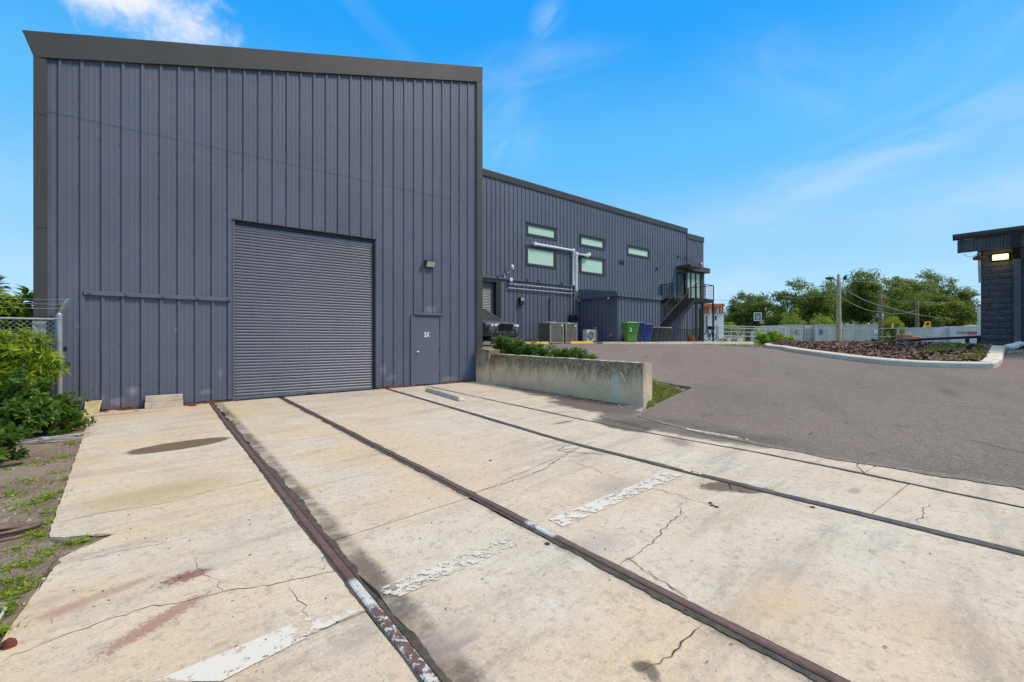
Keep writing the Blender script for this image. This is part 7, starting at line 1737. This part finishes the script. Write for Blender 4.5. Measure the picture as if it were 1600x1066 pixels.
# ------------------------------------------------------------------ left side: fence, shrubs, weeds, hoses
FY = 11.95
fp = atY(93, 600, FY); t = thing('chain_link_fence', 'galvanised chain link fence with barbed wire arm at the warehouse corner', 'fence', (fp.x, FY, conc(-1.3, FY)))
zt = atY(93, 493, FY).z; zb = conc(-1.3, FY) - .1
mb = MB(); mb.tube([(fp.x, FY, zb), (fp.x, FY, zt)], .043, 12); mb.lathe([(.05, zt - .02), (.05, zt + .02), (.03, zt + .05), (0, zt + .055)], (fp.x, FY, 0), 12); po = mb.build('fence_post', M['galv'], t, smooth=False)
p2 = atY(106.5, 467.5, FY - .1); mb = MB(); mb.bar((fp.x, FY, zt + .02), (p2.x, FY - .1, p2.z), .045, .05); mb.build('barb_arm', M['galv'], t)
xg = atY(88, 560, FY).x; mb = MB(); mb.tube([(xg, FY + .03, zb + .15), (xg, FY + .03, zt - .07)], .020, 8); mb.build('gate_stile', M['galv'], t)
xr_ = atY(90.5, 485, FY).x; mb = MB(); mb.tube([(xr_ , FY + .06, zb), (xr_, FY + .06, zt + .20)], .03, 8); mb.box(xr_ - .04, xr_ + .04, FY + .03, FY + .09, zt + .02, zt + .13); mb.build('rusty_stub_post', M['rust'], t)
zrail = atY(60, 498.5, FY).z; XE = -9.5
mb = MB(); mb.tube([(xg, FY + .03, zrail), (XE, FY + .03, zrail)], .021, 8); mb.build('top_rail', M['galv'], t)
for f in (.22, .62, .97): z = zb + (zt - zb) * f; mb = MB(); mb.box(xg - .03, fp.x + .03, FY - .05, FY + .05, z - .012, z + .012); mb.build('tension_band', M['galv'], t)
for k in (1, 2): x = xg - 3.0 * k; mb = MB(); mb.tube([(x, FY + .03, zb), (x, FY + .03, zrail)], .03, 8); mb.build('fence_post', M['galv'], t)
hq_ = zrail - zb - .05
mb = MB(); s = -hq_
L = xg - XE
while s < L:
    for dr in (1, -1):
        c0, c1 = max(s, 0), min(s + hq_, L)
        if c1 - c0 < .02: continue
        f0, f1 = (c0 - s) / hq_, (c1 - s) / hq_; z0, z1 = (0, hq_) if dr == 1 else (hq_, 0)
        mb.tube([(xg - c0, FY + .03, zb + .05 + z0 + (z1 - z0) * f0), (xg - c1, FY + .03 + .004 * dr, zb + .05 + z0 + (z1 - z0) * f1)], .0032, 4, cap=False)
    s += .085
struct(mb.build('chain_link', M['galv'], t, fix=False), 'stuff')
for k, py in enumerate((468.5, 475.5, 482.5)): z = atY(95, py, FY).z; mb = MB(); mb.tube([(p2.x - .03 * k, FY - .08 + .03 * k, z)] + [(p2.x - .5 * i, FY - .05, z - .015 * math.sin(i)) for i in range(1, 17)], .0035, 4); mb.build('barbed_wire', M['galv'], t)

def rosette_quads(tips, nl, L, W_, r, up_b=.5, spread=1.0):
    out = []
    for (p, d) in tips:
        d = np.array(d); d = d / np.linalg.norm(d); n = nl
        D = r.normal(0, 1, (n, 3)); D -= np.outer(D @ d, d); D /= np.linalg.norm(D, axis=1, keepdims=True); D = D * spread + d * r.uniform(.0, up_b * 2, (n, 1)); P = np.array(p) - np.outer(r.uniform(0, L * 1.6, n), d)
        up = np.tile(d, (n, 1)) + r.normal(0, .2, (n, 3)); out.append(leaf_quads(P, D, r.uniform(.7, 1.25, n) * L, r.uniform(.75, 1.2, n) * W_, up, .3))
    return np.concatenate(out)
def leafy_shrub(name, lab, c, rx, ry, h, nst, nl, L, W_, mat, seed, cat='shrub', side=6, up_b=.5, low=.15):
    r = np.random.RandomState(seed); z0 = c[2]; tips = []; mb = MB(); t = thing(name, lab, cat, c)
    for k in range(nst):
        a_ = r.uniform(0, 6.283); rr_ = r.rand() ** .55; hh = h * (low + (1 - low) * r.rand()) * (1 - .45 * rr_ * rr_); e_ = np.array((c[0] + math.cos(a_) * rx * rr_, c[1] + math.sin(a_) * ry * rr_, z0 + hh)); b0 = np.array((c[0] + math.cos(a_) * rx * .15 * rr_, c[1] + math.sin(a_) * ry * .15 * rr_, z0)); m_ = b0 * .5 + e_ * .5 + np.array((0, 0, h * .08)); mb.tube([tuple(b0), tuple(m_), tuple(e_)], [.012, .008, .003], 4, cap=False)
        d = e_ - m_; tips.append((e_, d))
        for s_ in range(side): f = r.uniform(.3, 1.0); q_ = m_ * (1 - f) + e_ * f; dd_ = d / np.linalg.norm(d) + r.normal(0, .7, 3); dd_[2] += .3; tips.append((q_ + dd_ * .09 * r.rand(), dd_))
    mb.build('stems', M['bark'], t, fix=False); np_quads('foliage', rosette_quads(tips, nl, L, W_, r, up_b), mat, t); return t
gl = lambda x, y: dirt_z(x, y)
p = atD(6, 640, 7.3); leafy_shrub('dark_shrub', 'dense dark green shrub at the left edge in front of the fence', (p.x, p.y, gl(p.x, p.y)), .85, .6, 1.10, 95, 9, .085, .036, M['bush'], 61, side=7)
p = atD(48, 662, 6.9); leafy_shrub('dark_shrub', 'low spreading dark green shrub below the fence post, over the dirt', (p.x, p.y, gl(p.x, p.y)), .58, .36, .62, 62, 9, .08, .036, M['bush'], 62, side=6)
p = atD(108, 648, 7.5); leafy_shrub('dark_shrub', 'small dark green shrub reaching the yellowed board', (p.x - .02, p.y, gl(p.x, p.y)), .32, .28, .56, 26, 9, .08, .036, M['bush'], 63, side=5)
p = atD(-16, 682, 5.6); leafy_shrub('dark_shrub', 'broad-leaved green shrub cut by the left edge, nearest the camera', (p.x, p.y, gl(p.x, p.y)), .36, .3, .50, 26, 8, .12, .05, M['bush'], 64, side=4)
p = atD(2, 600, 8.6); leafy_shrub('weedy_tree', 'tall bright yellow-green weedy sapling over the fence rail', (p.x - .1, 11.5, gl(-3, 11.5)), 1.0, .28, 2.05, 85, 20, .16, .032, M['weed'], 65, side=3, low=.62, up_b=.35)
leafy_shrub('weedy_tree', 'smaller bright yellow-green weed hanging over the fence beside the corner', (atY(52, 520, 11.6).x, 11.55, gl(-2, 11.5)), .40, .24, 1.92, 30, 20, .15, .030, M['weed'], 66, side=3, low=.75, up_b=.35)
p = atD(-5, 560, 10.5); leafy_shrub('dry_weed', 'pale straw coloured tall weeds behind the fence mesh', (p.x + .7, 12.6, gl(-3, 12)), 1.1, .4, 1.75, 70, 13, .18, .020, M['dryweed'], 67, side=4, low=.3, up_b=.9)
# a few bare branches of the sapling with leaf whorls high up
r = np.random.RandomState(70); t = thing('sapling', 'thin sapling with whorled yellow-green leaves against the sky at left', 'sapling', (-4.0, 12.5, gl(-3, 12))); mb = MB(); tips = []
base = np.array(tuple(atY(2, 520, 12.5)))
for (px, py) in ((45, 455), (20, 462), (52, 487), (8, 470), (28, 478), (-10, 455), (60, 497), (14, 495), (-5, 485)):
    e_ = np.array(tuple(atY(px, py, 12.4 + r.uniform(-.1, .1)))); m_ = (base + e_) / 2 + np.array((0, 0, -.05)); mb.tube([tuple(base), tuple(m_), tuple(e_)], [.016, .012, .005], 5); d = e_ - m_; tips += [(e_, d)] * 2 + [(e_ * .85 + m_ * .15, d + r.normal(0, .1, 3)), (m_ * .4 + e_ * .6 + r.normal(0, .03, 3), d + r.normal(0, .15, 3))]
mb.tube([(base[0], base[1], gl(-3, 12)), tuple(base)], [.03, .018], 6); mb.build('branches', M['bark'], t); np_quads('foliage', rosette_quads(tips, 34, .22, .058, r, .3), M['weed'], t)
# palm crown and dark growth beyond
p = atD(-9, 470, 30); t = thing('palm_tree', 'brownish fan palm top at the far left edge of the sky', 'palm', (p.x, p.y, E - 1.5)); mb = MB(); mb.tube([(p.x, p.y, E - 1.6), (p.x, p.y, atD(-9, 447, 30).z)], [.22, .16], 8); mb.build('trunk', M['bark'], t, smooth=True)
cc = np.array((p.x, p.y, atD(-9, 446, 30).z)); r = np.random.RandomState(3); Q = []
for k in range(46):
    d = r.normal(0, 1, 3); d[2] = abs(d[2]) * .8 - .35; d /= np.linalg.norm(d); n = 16; s_ = np.cross(d, (0, 0, 1)); s_ /= np.linalg.norm(s_); P = np.tile(cc + d * .35, (n, 1)); an = np.linspace(-.7, .7, n); D = np.outer(np.cos(an), d) + np.outer(np.sin(an), s_); D[:, 2] -= .15; Q.append(leaf_quads(P, D, np.full(n, .55), np.full(n, .05), np.tile((0, 0, 1.), (n, 1)) + r.normal(0, .2, (n, 3))))
np_quads('crown', np.concatenate(Q), M['palm'], t)
for px, pyt, w_, d, sd_, lab in ((30, 503, 70, 34, 81, 'dark round bush far behind the fence rail, by the warehouse corner'), (-20, 498, 60, 30, 82, 'dark bush far behind the fence at the left edge')):
    tree('background_bush', lab, px, pyt, w_, d, M['oak2'], sd_, zb=E - 1.6, hk=.95, ncl=59, nlf=110, leaf=.16, clr=.5, trunk=False)

# weeds in the dirt
def tuft(px, py, n, h, mat, sp=.10):
    q_ = onC(px, py); P = [(q_.x + NR.normal(0, sp), q_.y + NR.normal(0, sp), 0) for _ in range(26)]; P = [(x, y, gl(x, y)) for x, y, _ in P if x < lefte(y) + .01]
    return P
allP = []; small = []
for px, py, sp in ((125, 690, .07), (45, 788, .09), (60, 780, .07), (75, 800, .09), (20, 770, .08), (95, 735, .09), (62, 722, .07), (50, 830, .05), (60, 838, .05), (28, 858, .05), (118, 846, .03), (135, 843, .02), (45, 905, .05), (15, 925, .06), (8, 950, .05), (30, 880, .04), (75, 862, .04), (108, 745, .06), (85, 770, .06), (70, 815, .05), (100, 712, .06), (5, 730, .09), (38, 750, .07), (55, 878, .03), (5, 985, .03), (12, 905, .05)):
    allP += tuft(px, py, 0, 0, None, sp)
r = np.random.RandomState(9); tips = [((x, y, z + r.uniform(.005, .035)), (r.normal(0, .4), r.normal(0, .4), 1)) for x, y, z in allP[::2]]
struct(np_quads('ground_weeds', rosette_quads(tips, 9, .032, .014, r, .3), M['weed']), 'stuff')
blades('ground_weeds', allP, .02, .07, 1500, M['grass_blade'], .9, .006)
pp = []
while len(pp) < 2200:
    x, y = NR.uniform(-4.5, -.5), NR.uniform(1.0, 11.5)
    if x < lefte(y) - .01: pp.append((x, y, gl(x, y)))
pebbles('dirt_gravel', pp, .005, .017); pebbles('dirt_gravel', pp[:160], .018, .04)
V = []
for (x, y, z) in pp[:1500]:
    x += NR.normal(0, .2); y += NR.normal(0, .2)
    if x > lefte(y) - .01: continue
    sz = NR.uniform(.01, .035); a_ = NR.rand() * 6.28; u_ = np.array((math.cos(a_) * sz, math.sin(a_) * sz, NR.normal(0, .004))); v_ = np.array((-math.sin(a_), math.cos(a_), 0)) * sz * .35; c_ = np.array((x, y, gl(x, y) + .008)); V.append((c_ - u_, c_ - v_, c_ + u_, c_ + v_))
struct(np_quads('dead_leaves', np.array(V), M['mulch']), 'stuff')
# hoses and cables
def coil(name, lab, cat, c, rx, ry, turns, r0, mat, seed, jit=.04, hgt=.06):
    rr_ = random.Random(seed); P = []; n = turns * 18
    for i in range(n + 1):
        a_ = i / 18 * 6.283; k = 1 + jit * 4 * math.sin(a_ * .37 + seed) ; x = c[0] + math.cos(a_) * rx * k + rr_.gauss(0, .004); y = c[1] + math.sin(a_) * ry * k + rr_.gauss(0, .004); P.append((x, y, gl(x, y) + r0 + hgt * (i / n) * (.5 + .5 * math.sin(a_ * .9))))
    mb = MB(); mb.tube(P, r0, 7); return tag(mb.build(name, mat, None, smooth=True), lab, cat)
q_ = onC(8, 832); coil('garden_hose', 'faded reddish brown hose coil lying in the dirt at the left edge', 'hose', (q_.x - .05, q_.y), .22, .14, 5, .014, M['hose'], 3)
q_ = onC(40, 826); mb = MB(); mb.tube([(q_.x - .05, q_.y - .02, gl(q_.x, q_.y) + .014), (q_.x - .01, q_.y + .07, gl(q_.x, q_.y) + .03), (q_.x + .06, q_.y + .06, gl(q_.x, q_.y) + .03), (q_.x + .06, q_.y - .08, gl(q_.x, q_.y) + .012)], .014, 7); tag(mb.build('hose_end', M['hose'], None, smooth=True), 'short hooked end of faded hose in the weeds beside the coil', 'hose')
q_ = onC(92, 684); coil('cable_tangle', 'tangle of old whitish cable on the dirt below the dark shrubs', 'cable', (q_.x, q_.y), .33, .20, 7, .0065, M['cable'], 5, .11, .09)
q_ = onC(2, 965); mb = MB(); mb.tube([(q_.x - .1, q_.y + .25, gl(q_.x, q_.y) + .01), (q_.x, q_.y + .1, gl(q_.x, q_.y) + .02), (q_.x - .01, q_.y - .02, gl(q_.x, q_.y) + .012)], .009, 6); tag(mb.build('hose_end', M['cable'], None, smooth=True), 'pale bit of hose at the bottom left edge near the rusty lump', 'hose')
q_ = onC(14, 1012); mb = MB(); k = 9; rg = []
for z_, s_ in ((0, 1.0), (.018, 1.05), (.034, .75), (.04, .3)): rg.append([(q_.x + .032 * s_ * math.cos(i * 6.283 / k) * R.uniform(.85, 1.15), q_.y + .022 * s_ * math.sin(i * 6.283 / k) * R.uniform(.85, 1.15), conc(q_.x, q_.y) + .001 + z_ * R.uniform(.8, 1.2)) for i in range(k)])
mb.loft(rg); tag(mb.build('rust_lump', M['brickrust'], None), 'flat rusty red lump on the corner of the concrete at bottom left', 'scrap')
q_ = onC(20, 640 + 90); mb = MB(); mb.bar((q_.x - .2, q_.y + .1, gl(q_.x, q_.y) + .02), (q_.x + .05, q_.y + .18, gl(q_.x, q_.y) + .03), .03, .02); tag(mb.build('stick', M['black'], None), 'dark stick lying on the bare dirt', 'stick')

for i in range(26):
    x = R.uniform(-1.55, .75); y = YF - R.uniform(.06, .30); z = conc(x, y); k = 6; s_ = R.uniform(.02, .065); rg = []
    if -.62 < x < -.0 and y > YF - .25: continue
    for zz_, f in ((0, 1), (.4, .95), (.55, .6)): rg.append([(x + s_ * f * 1.4 * math.cos(j * 6.283 / k) * R.uniform(.8, 1.2), y + s_ * f * math.sin(j * 6.283 / k) * R.uniform(.8, 1.2), z - .004 + s_ * zz_) for j in range(k)])
    mb = MB(); mb.loft(rg); mb.build('rubble_chunk', M['conc_lt'] if i % 3 else M['brickrust'], apron)
